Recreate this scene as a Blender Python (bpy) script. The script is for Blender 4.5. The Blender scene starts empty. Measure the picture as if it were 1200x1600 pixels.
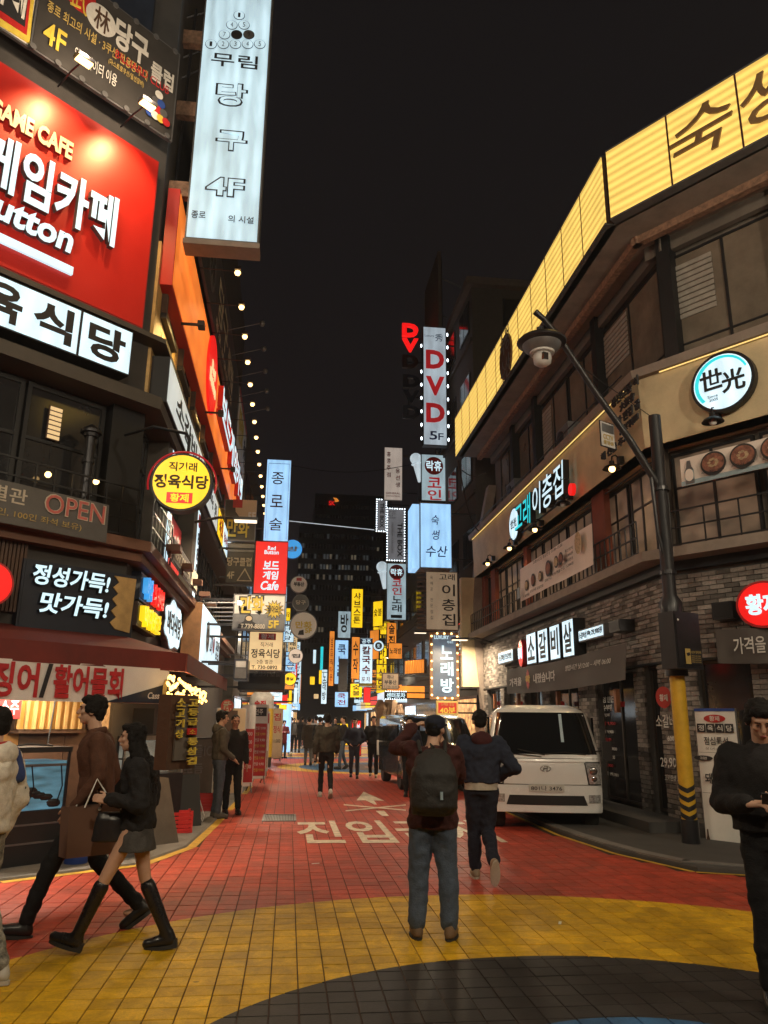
import bpy, bmesh, math, random
from mathutils import Vector, Matrix, Euler
random.seed(7)
S = bpy.context.scene
COL = S.collection
R = math.radians
V = Vector

# ---------------------------------------------------------------- camera
F = 1210.0          # focal length in pixels of a 1200 x 1600 frame
EYE = V((0, 0, 1.65))
yv = V((-150, -324, F)).normalized()
zv = V((45, (F * F - 6750) / 324, F)).normalized()
xv = yv.cross(zv)
if xv.x < 0: xv = -xv
cd = bpy.data.cameras.new('camera'); cam = bpy.data.objects.new('camera', cd); COL.objects.link(cam)
cd.sensor_fit = 'VERTICAL'; cd.sensor_height = 32; cd.lens = 32 * F / 1600
cd.clip_start = 0.05; cd.clip_end = 2000
# camera axes in the world (right, up, back)
cr = V((xv.x, yv.x, zv.x)); cu = V((xv.y, yv.y, zv.y)); cf = V((xv.z, yv.z, zv.z))
mw = Matrix(((cr.x, cu.x, -cf.x, EYE.x), (cr.y, cu.y, -cf.y, EYE.y), (cr.z, cu.z, -cf.z, EYE.z), (0, 0, 0, 1)))
cam.matrix_world = mw
S.camera = cam

# ---------------------------------------------------------------- night sky, exposure
W = bpy.data.worlds.new('World'); S.world = W; W.use_nodes = True
wn = W.node_tree.nodes; wl = W.node_tree.links
bg = wn['Background']
tc = wn.new('ShaderNodeTexCoord'); sp = wn.new('ShaderNodeSeparateXYZ'); rmp = wn.new('ShaderNodeValToRGB')
wl.new(tc.outputs['Generated'], sp.inputs[0]); wl.new(sp.outputs['Z'], rmp.inputs[0])
rmp.color_ramp.elements[0].position = 0.0; rmp.color_ramp.elements[0].color = (0.0095, 0.0075, 0.0078, 1)
rmp.color_ramp.elements[1].position = 0.75; rmp.color_ramp.elements[1].color = (0.0060, 0.0050, 0.0056, 1)
wl.new(rmp.outputs[0], bg.inputs[0]); bg.inputs[1].default_value = 1.0
S.view_settings.view_transform = 'Standard'; S.view_settings.look = 'None'
S.view_settings.exposure = 0.0; S.view_settings.gamma = 1.0; S.view_settings.use_curve_mapping = False
try:
    S.cycles.use_denoising = True; S.cycles.denoiser = 'OPENIMAGEDENOISE'
    S.cycles.max_bounces = 5; S.cycles.diffuse_bounces = 3; S.cycles.glossy_bounces = 3; S.cycles.transmission_bounces = 4
    S.cycles.transparent_max_bounces = 8
    S.cycles.sample_clamp_indirect = 4.0; S.cycles.use_light_tree = True; S.cycles.caustics_reflective = False
except Exception: pass

# ---------------------------------------------------------------- seeing where a thing of the photo stands: rays onto real planes
def ray(px, py):
    v = V((px - 600, 800 - py, F)); return V((v.dot(xv), v.dot(yv), v.dot(zv)))
def on_z(px, py, z=0.0):
    d = ray(px, py); return EYE + d * ((z - EYE.z) / d.z)
def on_plane(px, py, p, rz):
    """plane through p whose visible face looks along local -y after rotating rz about z"""
    n = V((math.sin(rz), -math.cos(rz), 0)); d = ray(px, py)
    return EYE + d * ((V(p) - EYE).dot(n) / d.dot(n))

# ---------------------------------------------------------------- materials
MATS = {}
def pm(name, col, rough=0.65, metal=0.0, var=0.18, scale=6.0, bump=0.0, bscale=60.0, spec=0.5, island=0.0, rnd=0.0, coat=0.0, alpha=1.0, trans=0.0):
    if name in MATS: return MATS[name]
    m = bpy.data.materials.new(name); m.use_nodes = True; nt = m.node_tree; N = nt.nodes; L = nt.links
    b = N['Principled BSDF']; b.inputs['Roughness'].default_value = rough; b.inputs['Metallic'].default_value = metal
    b.inputs['Specular IOR Level'].default_value = spec; b.inputs['Coat Weight'].default_value = coat
    b.inputs['Alpha'].default_value = alpha; b.inputs['Transmission Weight'].default_value = trans
    tcn = N.new('ShaderNodeTexCoord'); no = N.new('ShaderNodeTexNoise'); no.inputs['Scale'].default_value = scale
    no.inputs['Detail'].default_value = 6; no.inputs['Roughness'].default_value = 0.65
    L.new(tcn.outputs['Object'], no.inputs['Vector'])
    mr = N.new('ShaderNodeMapRange'); mr.inputs['From Min'].default_value = 0.3; mr.inputs['From Max'].default_value = 0.7
    mr.inputs['To Min'].default_value = 1 - var; mr.inputs['To Max'].default_value = 1 + var
    L.new(no.outputs['Fac'], mr.inputs['Value'])
    val = mr.outputs[0]
    if island or rnd:
        ge = N.new('ShaderNodeNewGeometry'); oi = N.new('ShaderNodeObjectInfo')
        ad = N.new('ShaderNodeMath'); ad.operation = 'ADD'; L.new(ge.outputs['Random Per Island'], ad.inputs[0]); L.new(oi.outputs['Random'], ad.inputs[1])
        fr = N.new('ShaderNodeMath'); fr.operation = 'FRACT'; L.new(ad.outputs[0], fr.inputs[0])
        m2 = N.new('ShaderNodeMapRange'); a = island or rnd
        m2.inputs['To Min'].default_value = 1 - a; m2.inputs['To Max'].default_value = 1 + a
        L.new(fr.outputs[0], m2.inputs['Value'])
        mu = N.new('ShaderNodeMath'); mu.operation = 'MULTIPLY'; L.new(val, mu.inputs[0]); L.new(m2.outputs[0], mu.inputs[1]); val = mu.outputs[0]
    vm = N.new('ShaderNodeVectorMath'); vm.operation = 'SCALE'; vm.inputs[0].default_value = col[:3]
    L.new(val, vm.inputs['Scale']); L.new(vm.outputs[0], b.inputs['Base Color'])
    mr2 = N.new('ShaderNodeMapRange'); mr2.inputs['To Min'].default_value = max(0.02, rough - 0.12); mr2.inputs['To Max'].default_value = min(1, rough + 0.12)
    L.new(no.outputs['Fac'], mr2.inputs['Value']); L.new(mr2.outputs[0], b.inputs['Roughness'])
    if bump:
        n2 = N.new('ShaderNodeTexNoise'); n2.inputs['Scale'].default_value = bscale; n2.inputs['Detail'].default_value = 4
        L.new(tcn.outputs['Object'], n2.inputs['Vector'])
        bp = N.new('ShaderNodeBump'); bp.inputs['Strength'].default_value = bump; bp.inputs['Distance'].default_value = 0.01
        L.new(n2.outputs['Fac'], bp.inputs['Height']); L.new(bp.outputs[0], b.inputs['Normal'])
    MATS[name] = m; return m

def em(name, col, s=1.0, var=0.12, scale=(2.2, 2.2, 0.6), tubes=None, sample=True, base=None):
    """backlit acrylic / lamp: the light inside gives faint uneven patches; tubes=(axis, per metre, depth)"""
    if name in MATS: return MATS[name]
    m = bpy.data.materials.new(name); m.use_nodes = True; nt = m.node_tree; N = nt.nodes; L = nt.links
    b = N['Principled BSDF']; b.inputs['Roughness'].default_value = 0.35
    b.inputs['Base Color'].default_value = (*(base or [c * 0.5 for c in col[:3]]), 1)
    b.inputs['Emission Color'].default_value = (*col[:3], 1)
    tcn = N.new('ShaderNodeTexCoord'); mp = N.new('ShaderNodeMapping'); mp.inputs['Scale'].default_value = scale
    L.new(tcn.outputs['Object'], mp.inputs[0]); no = N.new('ShaderNodeTexNoise'); no.inputs['Scale'].default_value = 1.6; no.inputs['Detail'].default_value = 3
    L.new(mp.outputs[0], no.inputs['Vector'])
    mr = N.new('ShaderNodeMapRange'); mr.inputs['From Min'].default_value = 0.3; mr.inputs['From Max'].default_value = 0.7
    mr.inputs['To Min'].default_value = s * (1 - var); mr.inputs['To Max'].default_value = s * (1 + var)
    L.new(no.outputs['Fac'], mr.inputs['Value']); out = mr.outputs[0]
    if tubes:
        ax, per, dep = tubes
        sx = N.new('ShaderNodeSeparateXYZ'); L.new(tcn.outputs['Object'], sx.inputs[0])
        mu = N.new('ShaderNodeMath'); mu.operation = 'MULTIPLY'; mu.inputs[1].default_value = per * 6.2832; L.new(sx.outputs['XYZ'.index(ax)], mu.inputs[0])
        dn = N.new('ShaderNodeMath'); dn.operation = 'MULTIPLY_ADD'; dn.inputs[1].default_value = 1.6; L.new(no.outputs['Fac'], dn.inputs[0]); L.new(mu.outputs[0], dn.inputs[2])
        si = N.new('ShaderNodeMath'); si.operation = 'SINE'; L.new(dn.outputs[0], si.inputs[0])
        m3 = N.new('ShaderNodeMapRange'); m3.inputs['From Min'].default_value = -1; m3.inputs['To Min'].default_value = 1 - dep; m3.inputs['To Max'].default_value = 1 + dep * 0.5
        L.new(si.outputs[0], m3.inputs['Value']); m4 = N.new('ShaderNodeMath'); m4.operation = 'MULTIPLY'
        L.new(out, m4.inputs[0]); L.new(m3.outputs[0], m4.inputs[1]); out = m4.outputs[0]
    L.new(out, b.inputs['Emission Strength'])
    if not sample: m.cycles.emission_sampling = 'NONE'
    MATS[name] = m; return m

def glass(name, col=(0.02, 0.022, 0.025), rough=0.06, alpha=0.75):
    if name in MATS: return MATS[name]
    m = pm(name, col, rough, 0, 0.25, 1.5, spec=0.8, alpha=alpha); return m

WH = (0.60, 0.82, 0.92)
def M_(n): return MATS[n] if isinstance(n, str) else n
pm('black_metal', (0.014, 0.014, 0.016), 0.45, 0.3); pm('dark_steel', (0.035, 0.035, 0.04), 0.4, 0.6); pm('grey_metal', (0.16, 0.16, 0.165), 0.45, 0.5)
pm('white_metal', (0.55, 0.55, 0.54), 0.45); pm('black_paint', (0.012, 0.012, 0.013), 0.5); pm('ink', (0.015, 0.015, 0.018), 0.6)
pm('red_paint', (0.42, 0.02, 0.02), 0.4); pm('red_ink', (0.45, 0.015, 0.02), 0.6); pm('blue_ink', (0.02, 0.06, 0.28), 0.6)
pm('white_ink', (0.62, 0.61, 0.58), 0.6); pm('yellow_ink', (0.6, 0.45, 0.06), 0.6); pm('gold_ink', (0.45, 0.33, 0.1), 0.6); pm('brown_ink', (0.07, 0.035, 0.02), 0.6)
pm('wood', (0.24, 0.12, 0.05), 0.6, 0, 0.35, 3, bump=0.2); pm('dark_wood', (0.07, 0.035, 0.02), 0.55, 0, 0.35, 4, bump=0.2)
pm('concrete', (0.17, 0.16, 0.15), 0.85, 0, 0.25, 3, bump=0.4, bscale=25); pm('dark_concrete', (0.06, 0.057, 0.055), 0.85, 0, 0.25, 3, bump=0.4)
pm('banner_white', (0.74, 0.72, 0.68), 0.7, 0, 0.08, 2); pm('vinyl_grey', (0.1, 0.095, 0.09), 0.6, 0, 0.2, 3)
em('lit_white', (0.66, 0.87, 0.97), 1.06, 0.14, (3, 3, 1.2), tubes=('X', 3.3, 0.10)); em('lit_letter', (0.62, 0.84, 0.93), 1.05, 0.05, sample=False)
em('lit_red', (0.85, 0.012, 0.01), 0.9, 0.1); em('lit_yellow', (1.0, 0.64, 0.01), 1.05, 0.14); em('lit_orange', (0.85, 0.26, 0.03), 0.95, 0.2)
em('lit_blue', (0.36, 0.66, 1.0), 1.0, 0.16, tubes=('X', 4, 0.08)); em('lit_cream', (0.9, 0.62, 0.3), 0.75, 0.12)
em('bulb', (1.0, 0.60, 0.22), 5, 0.05); em('bulb_white', (0.8, 0.92, 1.0), 5, 0.05)

# ---------------------------------------------------------------- mesh helpers
MW = {}           # world matrix of each root
class MB:
    def __init__(s): s.v = []; s.f = []
    def add(s, vs, fs):
        o = len(s.v); s.v += [V(v) for v in vs]; s.f += [tuple(i + o for i in f) for f in fs]; return s
    def box(s, x0, y0, z0, x1, y1, z1, m=None):
        vs = [V((x, y, z)) for z in (z0, z1) for x, y in ((x0, y0), (x1, y0), (x1, y1), (x0, y1))]
        if m is not None: vs = [m @ v for v in vs]
        return s.add(vs, [(3, 2, 1, 0), (4, 5, 6, 7), (0, 1, 5, 4), (1, 2, 6, 5), (2, 3, 7, 6), (3, 0, 4, 7)])
    def tube(s, pts, r, n=8, cap=True):
        pts = [V(p) for p in pts]; rs = r if isinstance(r, (list, tuple)) else [r] * len(pts)
        o = len(s.v); up = None
        for i, p in enumerate(pts):
            d = (pts[min(i + 1, len(pts) - 1)] - pts[max(i - 1, 0)]).normalized()
            if up is None: up = V((0, 0, 1)) if abs(d.z) < 0.9 else V((1, 0, 0))
            a = d.cross(up).normalized(); b = a.cross(d).normalized(); up = b
            for k in range(n):
                t = 2 * math.pi * k / n; s.v.append(p + (a * math.cos(t) + b * math.sin(t)) * rs[i])
        for i in range(len(pts) - 1):
            for k in range(n):
                q = o + i * n; s.f.append((q + k, q + (k + 1) % n, q + n + (k + 1) % n, q + n + k))
        if cap:
            s.f.append(tuple(o + k for k in reversed(range(n)))); q = o + (len(pts) - 1) * n; s.f.append(tuple(q + k for k in range(n)))
        return s
    def lathe(s, prof, n=16, m=None, c=(0, 0, 0)):
        """prof: (radius, z) pairs, turned about z"""
        o = len(s.v); c = V(c)
        for r, z in prof:
            for k in range(n):
                t = 2 * math.pi * k / n; p = V((r * math.cos(t), r * math.sin(t), z)) + c
                s.v.append(m @ p if m is not None else p)
        for i in range(len(prof) - 1):
            for k in range(n):
                q = o + i * n; s.f.append((q + k, q + (k + 1) % n, q + n + (k + 1) % n, q + n + k))
        s.f.append(tuple(o + k for k in reversed(range(n)))); q = o + (len(prof) - 1) * n; s.f.append(tuple(q + k for k in range(n)))
        return s
    def disc(s, x, z, rx, rz, y0, y1, n=32):
        """upright disc in the xz plane, from y0 (front) to y1 (back)"""
        o = len(s.v)
        for y in (y0, y1):
            for k in range(n):
                t = 2 * math.pi * k / n; s.v.append(V((x + rx * math.cos(t), y, z + rz * math.sin(t))))
        s.f.append(tuple(o + k for k in range(n))); s.f.append(tuple(o + n + k for k in reversed(range(n))))
        for k in range(n): s.f.append((o + (k + 1) % n, o + k, o + n + k, o + n + (k + 1) % n))
        return s
    def prism(s, pts, y0, y1):
        """polygon of (x, z) points given depth"""
        n = len(pts); o = len(s.v)
        for y in (y0, y1):
            for x, z in pts: s.v.append(V((x, y, z)))
        s.f.append(tuple(o + k for k in range(n))); s.f.append(tuple(o + n + k for k in reversed(range(n))))
        for k in range(n): s.f.append((o + (k + 1) % n, o + k, o + n + k, o + n + (k + 1) % n))
        return s
    def ball(s, c, r, n=10, sc=(1, 1, 1)):
        o = len(s.v); c = V(c); m = max(4, n // 2)
        for i in range(1, m):
            a = math.pi * i / m
            for k in range(n):
                t = 2 * math.pi * k / n
                s.v.append(c + V((r * sc[0] * math.sin(a) * math.cos(t), r * sc[1] * math.sin(a) * math.sin(t), r * sc[2] * math.cos(a))))
        s.v.append(c + V((0, 0, r * sc[2]))); s.v.append(c - V((0, 0, r * sc[2])))
        tp = len(s.v) - 2
        for i in range(m - 2):
            for k in range(n):
                q = o + i * n; s.f.append((q + n + k, q + n + (k + 1) % n, q + (k + 1) % n, q + k))
        for k in range(n):
            s.f.append((o + k, o + (k + 1) % n, tp)); q = o + (m - 2) * n; s.f.append((q + (k + 1) % n, q + k, tp + 1))
        return s
    def build(s, name, mat, parent=None, world=False, smooth=False, kind=None, fix=False):
        me = bpy.data.meshes.new(name)
        vs = s.v
        if world and parent is not None:
            inv = MW[parent.name].inverted(); vs = [inv @ v for v in vs]
        me.from_pydata([tuple(v) for v in vs], [], s.f); me.update()
        if fix:
            bm = bmesh.new(); bm.from_mesh(me); bmesh.ops.recalc_face_normals(bm, faces=bm.faces); bm.to_mesh(me); bm.free()
        if smooth:
            for p in me.polygons: p.use_smooth = True
            if smooth != 'all': me.set_sharp_from_angle(angle=R(40))
        me.materials.append(M_(mat) if isinstance(mat, str) else mat)
        return obj(name, me, parent, kind)

def obj(name, data, parent=None, kind=None):
    o = bpy.data.objects.new(name, data); COL.objects.link(o)
    if parent is not None: o.parent = parent
    if kind: o['kind'] = kind
    if parent is None: MW[o.name] = Matrix.Identity(4)
    return o
def root(name, label, cat, loc=(0, 0, 0), rz=0.0, group=None):
    o = bpy.data.objects.new(name, None); COL.objects.link(o); o.location = loc; o.rotation_euler = (0, 0, rz)
    o['label'] = label; o['category'] = cat
    if group: o['group'] = group
    o.empty_display_size = 0.2
    MW[o.name] = Matrix.Translation(V(loc)) @ Matrix.Rotation(rz, 4, 'Z'); return o
def tag(o, label, cat, group=None):
    o['label'] = label; o['category'] = cat
    if group: o['group'] = group
    return o
def clone(r, loc, rz=0.0, label=None):
    c = r.copy(); COL.objects.link(c); c.location = loc; c.rotation_euler = (0, 0, rz)
    MW[c.name] = Matrix.Translation(V(loc)) @ Matrix.Rotation(rz, 4, 'Z')
    if label: c['label'] = label
    for ch in list(r.children):
        k = ch.copy(); COL.objects.link(k); k.parent = c
        for g in ch.children:
            h = g.copy(); COL.objects.link(h); h.parent = k
    return c
def spot(name, parent, loc, target, power, col=(1, 0.8, 0.5), angle=100, size=0.08, blend=0.6):
    l = bpy.data.lights.new(name, 'SPOT'); l.energy = power; l.color = col; l.spot_size = R(angle); l.spot_blend = blend; l.shadow_soft_size = size
    o = bpy.data.objects.new(name, l); COL.objects.link(o); o.parent = parent
    o.location = loc; o.rotation_euler = (V(target) - V(loc)).to_track_quat('-Z', 'Y').to_euler(); return o
def area(name, parent, loc, target, power, sx, sy, col=(1, 0.85, 0.65)):
    l = bpy.data.lights.new(name, 'AREA'); l.energy = power; l.color = col; l.shape = 'RECTANGLE'; l.size = sx; l.size_y = sy
    o = bpy.data.objects.new(name, l); COL.objects.link(o); o.parent = parent
    o.location = loc; o.rotation_euler = (V(target) - V(loc)).to_track_quat('-Z', 'Y').to_euler(); return o

# scratch scene used to turn text and modelled volumes into plain meshes
TMP = bpy.data.scenes.new('workshop'); TVL = TMP.view_layers[0]
def realise(o):
    TMP.collection.objects.link(o); TVL.update(); dg = TVL.depsgraph
    me = bpy.data.meshes.new_from_object(o.evaluated_get(dg)); TMP.collection.objects.unlink(o)
    d = o.data; bpy.data.objects.remove(o)
    return me
TXT = {}
def text_mesh(s, bold=0.0, shear=0.0, space=1.0):
    bold *= 0.62 if any(ord(c) > 0x2000 for c in s) else 0.8
    k = (s, bold, shear, space)
    if k not in TXT:
        c = bpy.data.curves.new('text', 'FONT'); c.body = s; c.size = 1; c.offset = bold; c.shear = shear; c.resolution_u = 3; c.space_character = space; c.fill_mode = 'FRONT'
        o = bpy.data.objects.new('text', c); me = realise(o)
        vs = [v.co.copy() for v in me.vertices]; fs = [tuple(p.vertices) for p in me.polygons]
        bpy.data.meshes.remove(me); bpy.data.curves.remove(c)
        TXT[k] = (vs, fs)
    return TXT[k]

class Sign:
    """a signboard: local x to the viewer's right, z up, face at local y = 0 looking along -y"""
    def __init__(s, name, label, loc, rz, w, h, thick=0.15, frame='black_metal', face='lit_white', edge=0.03, cat='sign', group=None, body=True):
        s.w = w; s.h = h; s.r = root(name, label, cat, loc, rz, group); s.y = -0.012; s.n = 0
        if body:
            MB().box(0, 0.0, 0, w, thick, h).build('frame', frame, s.r)
            MB().box(edge, -0.008, edge, w - edge, -0.001, h - edge).build('face', face, s.r)
    def text(s, t, x0, y0, x1, y1, mat='ink', bold=0.02, depth=0.006, shear=0.0, vert=False, name='lettering', y=None, rise=0.0, cells=None, space=1.0, sidemat=None):
        """text stretched into the box given as fractions of the sign (y measured down from the top)"""
        b = MB(); y = s.y if y is None else y
        items = []
        if vert:
            n = len(t); ch = (y1 - y0) / n
            for i, c in enumerate(t):
                if c != ' ': items.append((c, x0, y0 + ch * (i + 0.06), x1, y0 + ch * (i + 0.94)))
        else: items = [(t, x0, y0, x1, y1)]
        for c, a0, b0, a1, b1 in items:
            vs, fs = text_mesh(c, bold, shear, space)
            if not vs: continue
            xs = [v.x for v in vs]; ys = [v.y for v in vs]; mx, Mx, my, My = min(xs), max(xs), min(ys), max(ys)
            X0, X1 = a0 * s.w, a1 * s.w; Z0, Z1 = (1 - b1) * s.h, (1 - b0) * s.h
            def put(v, yy):
                fx = (v.x - mx) / max(Mx - mx, 1e-6); fy = (v.y - my) / max(My - my, 1e-6)
                return V((X0 + (X1 - X0) * fx, yy, Z0 + (Z1 - Z0) * fy + rise * s.h * fx))
            o = len(b.v); b.v += [put(v, y - depth) for v in vs]; b.f += [tuple(i + o for i in f) for f in fs]
            if depth > 0.001:   # sides from the open edges
                cnt = {}
                for f in fs:
                    for i in range(len(f)):
                        e = (f[i], f[(i + 1) % len(f)]); k = (min(e), max(e)); cnt[k] = cnt.get(k, []) + [e]
                q = len(b.v); b.v += [put(v, y) for v in vs]
                side = MB() if sidemat else b
                if sidemat: side.v = list(b.v)
                for k, es in cnt.items():
                    if len(es) == 1:
                        i, j = es[0]; side.f.append((o + j, o + i, q + i, q + j))
                if sidemat: side.build(name + '_side', sidemat, s.r)
        s.n += 1; s.y -= 0.0004
        return b.build(name, mat, s.r)
    def disc(s, cx, cy, rx, rz=None, mat='lit_red', name='disc', th=0.006, n=32):
        """radii in metres"""
        rz = rz or rx; s.y -= 0.001
        o = MB().disc(cx * s.w, (1 - cy) * s.h, rx, rz, s.y - th, s.y, n).build(name, mat, s.r); s.y -= th; return o
    def rect(s, x0, y0, x1, y1, mat, name='panel', th=0.004):
        s.y -= 0.001; o = MB().box(x0 * s.w, s.y - th, (1 - y1) * s.h, x1 * s.w, s.y, (1 - y0) * s.h).build(name, mat, s.r); s.y -= th; return o
    def poly(s, pts, mat, name='emblem', th=0.004):
        s.y -= 0.001; o = MB().prism([(x * s.w, (1 - y) * s.h) for x, y in pts], s.y - th, s.y).build(name, mat, s.r, fix=True); s.y -= th; return o

def sign_at(name, label, plane, tl, br, **k):
    """rectangular sign lying in plane=(point, rz), between two corners seen in the photograph"""
    p, rz = plane; a = on_plane(tl[0], tl[1], p, rz); b = on_plane(br[0], br[1], p, rz)
    u = V((math.cos(rz), math.sin(rz), 0)); w = (b - a).dot(u); h = a.z - b.z
    return Sign(name, label, (a.x, a.y, b.z), rz, abs(w), abs(h), **k)
def blade(name, label, Y, x0, y0, x1, y1, wall_x=None, **k):
    """sign hung square to the street, facing the viewer, with brackets back to the wall"""
    tl = ((x0), y0); s = sign_at(name, label, ((0, Y, 0), 0.0), (x0, (y0 + y1) / 2), (x1, (y0 + y1) / 2), **dict(k, body=False)) if False else None
    m = ((x0 + x1) / 2, (y0 + y1) / 2)
    a = on_plane(x0, m[1], (0, Y, 0), 0); b = on_plane(x1, m[1], (0, Y, 0), 0); c = on_plane(m[0], y0, (0, Y, 0), 0); d = on_plane(m[0], y1, (0, Y, 0), 0)
    s = Sign(name, label, (a.x, Y, d.z), 0, b.x - a.x, c.z - d.z, **k)
    if wall_x is not None:
        lw = wall_x - a.x
        for f in (0.15, 0.85):
            z = s.h * f
            if lw < 0: MB().box(lw, 0.05, z - 0.025, 0, 0.10, z + 0.025).build('bracket', 'dark_steel', s.r)
            else: MB().box(s.w, 0.05, z - 0.025, lw, 0.10, z + 0.025).build('bracket', 'dark_steel', s.r)
    return s
def round_sign(name, label, Y, cx, cy, rpx, wall_x=None, frame='black_metal', face='lit_yellow', th=0.14, group=None):
    c = on_plane(cx, cy, (0, Y, 0), 0); e = on_plane(cx + rpx, cy, (0, Y, 0), 0); r = e.x - c.x
    s = Sign(name, label, (c.x - r, Y, c.z - r), 0, 2 * r, 2 * r, body=False, group=group)
    MB().disc(r, r, r, r, 0, th, 36).build('frame', frame, s.r)
    MB().disc(r, r, r * 0.93, r * 0.93, -0.008, -0.001, 36).build('face', face, s.r)
    if wall_x is not None:
        lw = wall_x - (c.x - r)
        a, b = (lw, 0.05) if lw < 0 else (2 * r - 0.05, lw)
        MB().box(a, 0.04, r - 0.02, b, 0.08, r + 0.02).build('bracket', 'dark_steel', s.r)
    return s
# ================================================================ SETTING
def kerb_l(y):
    P = [(-10, -9), (7.6, -9), (8.6, -4.4), (9.12, -2.89), (10.0, -1.66), (11.24, -1.26), (13.47, -1.15), (17.3, -1.01), (23.1, -0.88), (33, -0.8), (130, 3.0)]
    for (a, xa), (b, xb) in zip(P, P[1:]):
        if a <= y <= b: return xa + (xb - xa) * (y - a) / (b - a)
    return -9
def kerb_r(y):
    P = [(-10, 12), (7.4, 12), (7.9, 8), (8.5, 6.2), (9.16, 4.72), (10.42, 4.32), (12.16, 4.14), (16, 4.2), (30, 4.5), (60, 6.0), (130, 8.5)]
    for (a, xa), (b, xb) in zip(P, P[1:]):
        if a <= y <= b: return xa + (xb - xa) * (y - a) / (b - a)
    return 12
MB().add([(-300, -60, -0.16), (300, -60, -0.16), (300, 600, -0.16), (-300, 600, -0.16)], [(0, 1, 2, 3)]).build('ground', 'dark_concrete', kind='structure')

def paving_mat(name, joints):
    m = bpy.data.materials.new(name); m.use_nodes = True; nt = m.node_tree; N = nt.nodes; L = nt.links; b = N['Principled BSDF']
    ge = N.new('ShaderNodeNewGeometry')
    def ring(c, r, prev, col, wob=0.03):
        d = N.new('ShaderNodeVectorMath'); d.operation = 'DISTANCE'; d.inputs[1].default_value = (c[0], c[1], 0.0)
        fl = N.new('ShaderNodeVectorMath'); fl.operation = 'MULTIPLY'; fl.inputs[1].default_value = (1, 1, 0); L.new(ge.outputs['Position'], fl.inputs[0]); L.new(fl.outputs[0], d.inputs[0])
        lt = N.new('ShaderNodeMath'); lt.operation = 'LESS_THAN'; lt.inputs[1].default_value = r; L.new(d.outputs['Value'], lt.inputs[0])
        mx = N.new('ShaderNodeMix'); mx.data_type = 'RGBA'; L.new(lt.outputs[0], mx.inputs['Factor'])
        if isinstance(prev, tuple): mx.inputs['A'].default_value = prev
        else: L.new(prev, mx.inputs['A'])
        mx.inputs['B'].default_value = (*col, 1); return mx.outputs['Result']
    RED = (0.48, 0.064, 0.034); YEL = (0.68, 0.385, 0.010); DRK = (0.03, 0.026, 0.025); BLU = (0.04, 0.13, 0.28)
    c = (*RED, 1)
    c = ring((1.65, 3.9), 4.27, c, YEL); c = ring((1.75, 3.55), 2.565, c, DRK); c = ring((1.9, 3.75), 1.14, c, BLU)
    for r, q in ((4.0, YEL), (3.25, BLU), (2.0, (0.1, 0.075, 0.065)), (0.9, (0.3, 0.13, 0.09))): c = ring((3.7, 29.4), r, c, q)
    for r, q in ((9.0, BLU), (7.6, YEL), (6.2, RED), (4.6, YEL), (3.0, BLU)): c = ring((0.8, 44.5), r, c, q)
    for r, q in ((9.0, YEL), (7.6, RED)): c = ring((2.0, 66), r, c, q)
    # worn, dirty paint
    n1 = N.new('ShaderNodeTexNoise'); n1.inputs['Scale'].default_value = 0.7; n1.inputs['Detail'].default_value = 8; n1.inputs['Roughness'].default_value = 0.7; L.new(ge.outputs['Position'], n1.inputs['Vector'])
    n2 = N.new('ShaderNodeTexNoise'); n2.inputs['Scale'].default_value = 90; n2.inputs['Detail'].default_value = 3; L.new(ge.outputs['Position'], n2.inputs['Vector'])
    m1 = N.new('ShaderNodeMapRange'); m1.inputs['From Min'].default_value = 0.32; m1.inputs['From Max'].default_value = 0.72; m1.inputs['To Min'].default_value = 0.68; m1.inputs['To Max'].default_value = 1.15; L.new(n1.outputs['Fac'], m1.inputs['Value'])
    m2 = N.new('ShaderNodeMapRange'); m2.inputs['To Min'].default_value = 0.72; m2.inputs['To Max'].default_value = 1.28; L.new(n2.outputs['Fac'], m2.inputs['Value'])
    oi = N.new('ShaderNodeObjectInfo'); ad = N.new('ShaderNodeMath'); L.new(ge.outputs['Random Per Island'], ad.inputs[0]); L.new(oi.outputs['Random'], ad.inputs[1])
    fr = N.new('ShaderNodeMath'); fr.operation = 'FRACT'; L.new(ad.outputs[0], fr.inputs[0])
    m3 = N.new('ShaderNodeMapRange'); m3.inputs['To Min'].default_value = 0.8 if joints == 0 else 1; m3.inputs['To Max'].default_value = 1.14 if joints == 0 else 1; L.new(fr.outputs[0], m3.inputs['Value'])
    n3 = N.new('ShaderNodeTexNoise'); n3.inputs['Scale'].default_value = 5.5; n3.inputs['Detail'].default_value = 7; n3.inputs['Roughness'].default_value = 0.75; n3.inputs['Distortion'].default_value = 0.6; L.new(ge.outputs['Position'], n3.inputs['Vector'])
    m5 = N.new('ShaderNodeMapRange'); m5.inputs['From Min'].default_value = 0.25; m5.inputs['From Max'].default_value = 0.62; m5.inputs['To Min'].default_value = 0.55; m5.inputs['To Max'].default_value = 1.08; L.new(n3.outputs['Fac'], m5.inputs['Value'])
    vo = N.new('ShaderNodeTexVoronoi'); vo.inputs['Scale'].default_value = 2.6; L.new(ge.outputs['Position'], vo.inputs['Vector']); m6 = N.new('ShaderNodeMapRange'); m6.inputs['From Min'].default_value = 0.035; m6.inputs['From Max'].default_value = 0.06; m6.inputs['To Min'].default_value = 0.45; m6.inputs['To Max'].default_value = 1.0; L.new(vo.outputs['Distance'], m6.inputs['Value'])
    m7 = N.new('ShaderNodeMath'); m7.operation = 'MULTIPLY'; L.new(m5.outputs[0], m7.inputs[0]); L.new(m6.outputs[0], m7.inputs[1]); m8 = N.new('ShaderNodeMath'); m8.operation = 'MULTIPLY'; L.new(m7.outputs[0], m8.inputs[0]); L.new(m1.outputs[0], m8.inputs[1])
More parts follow.
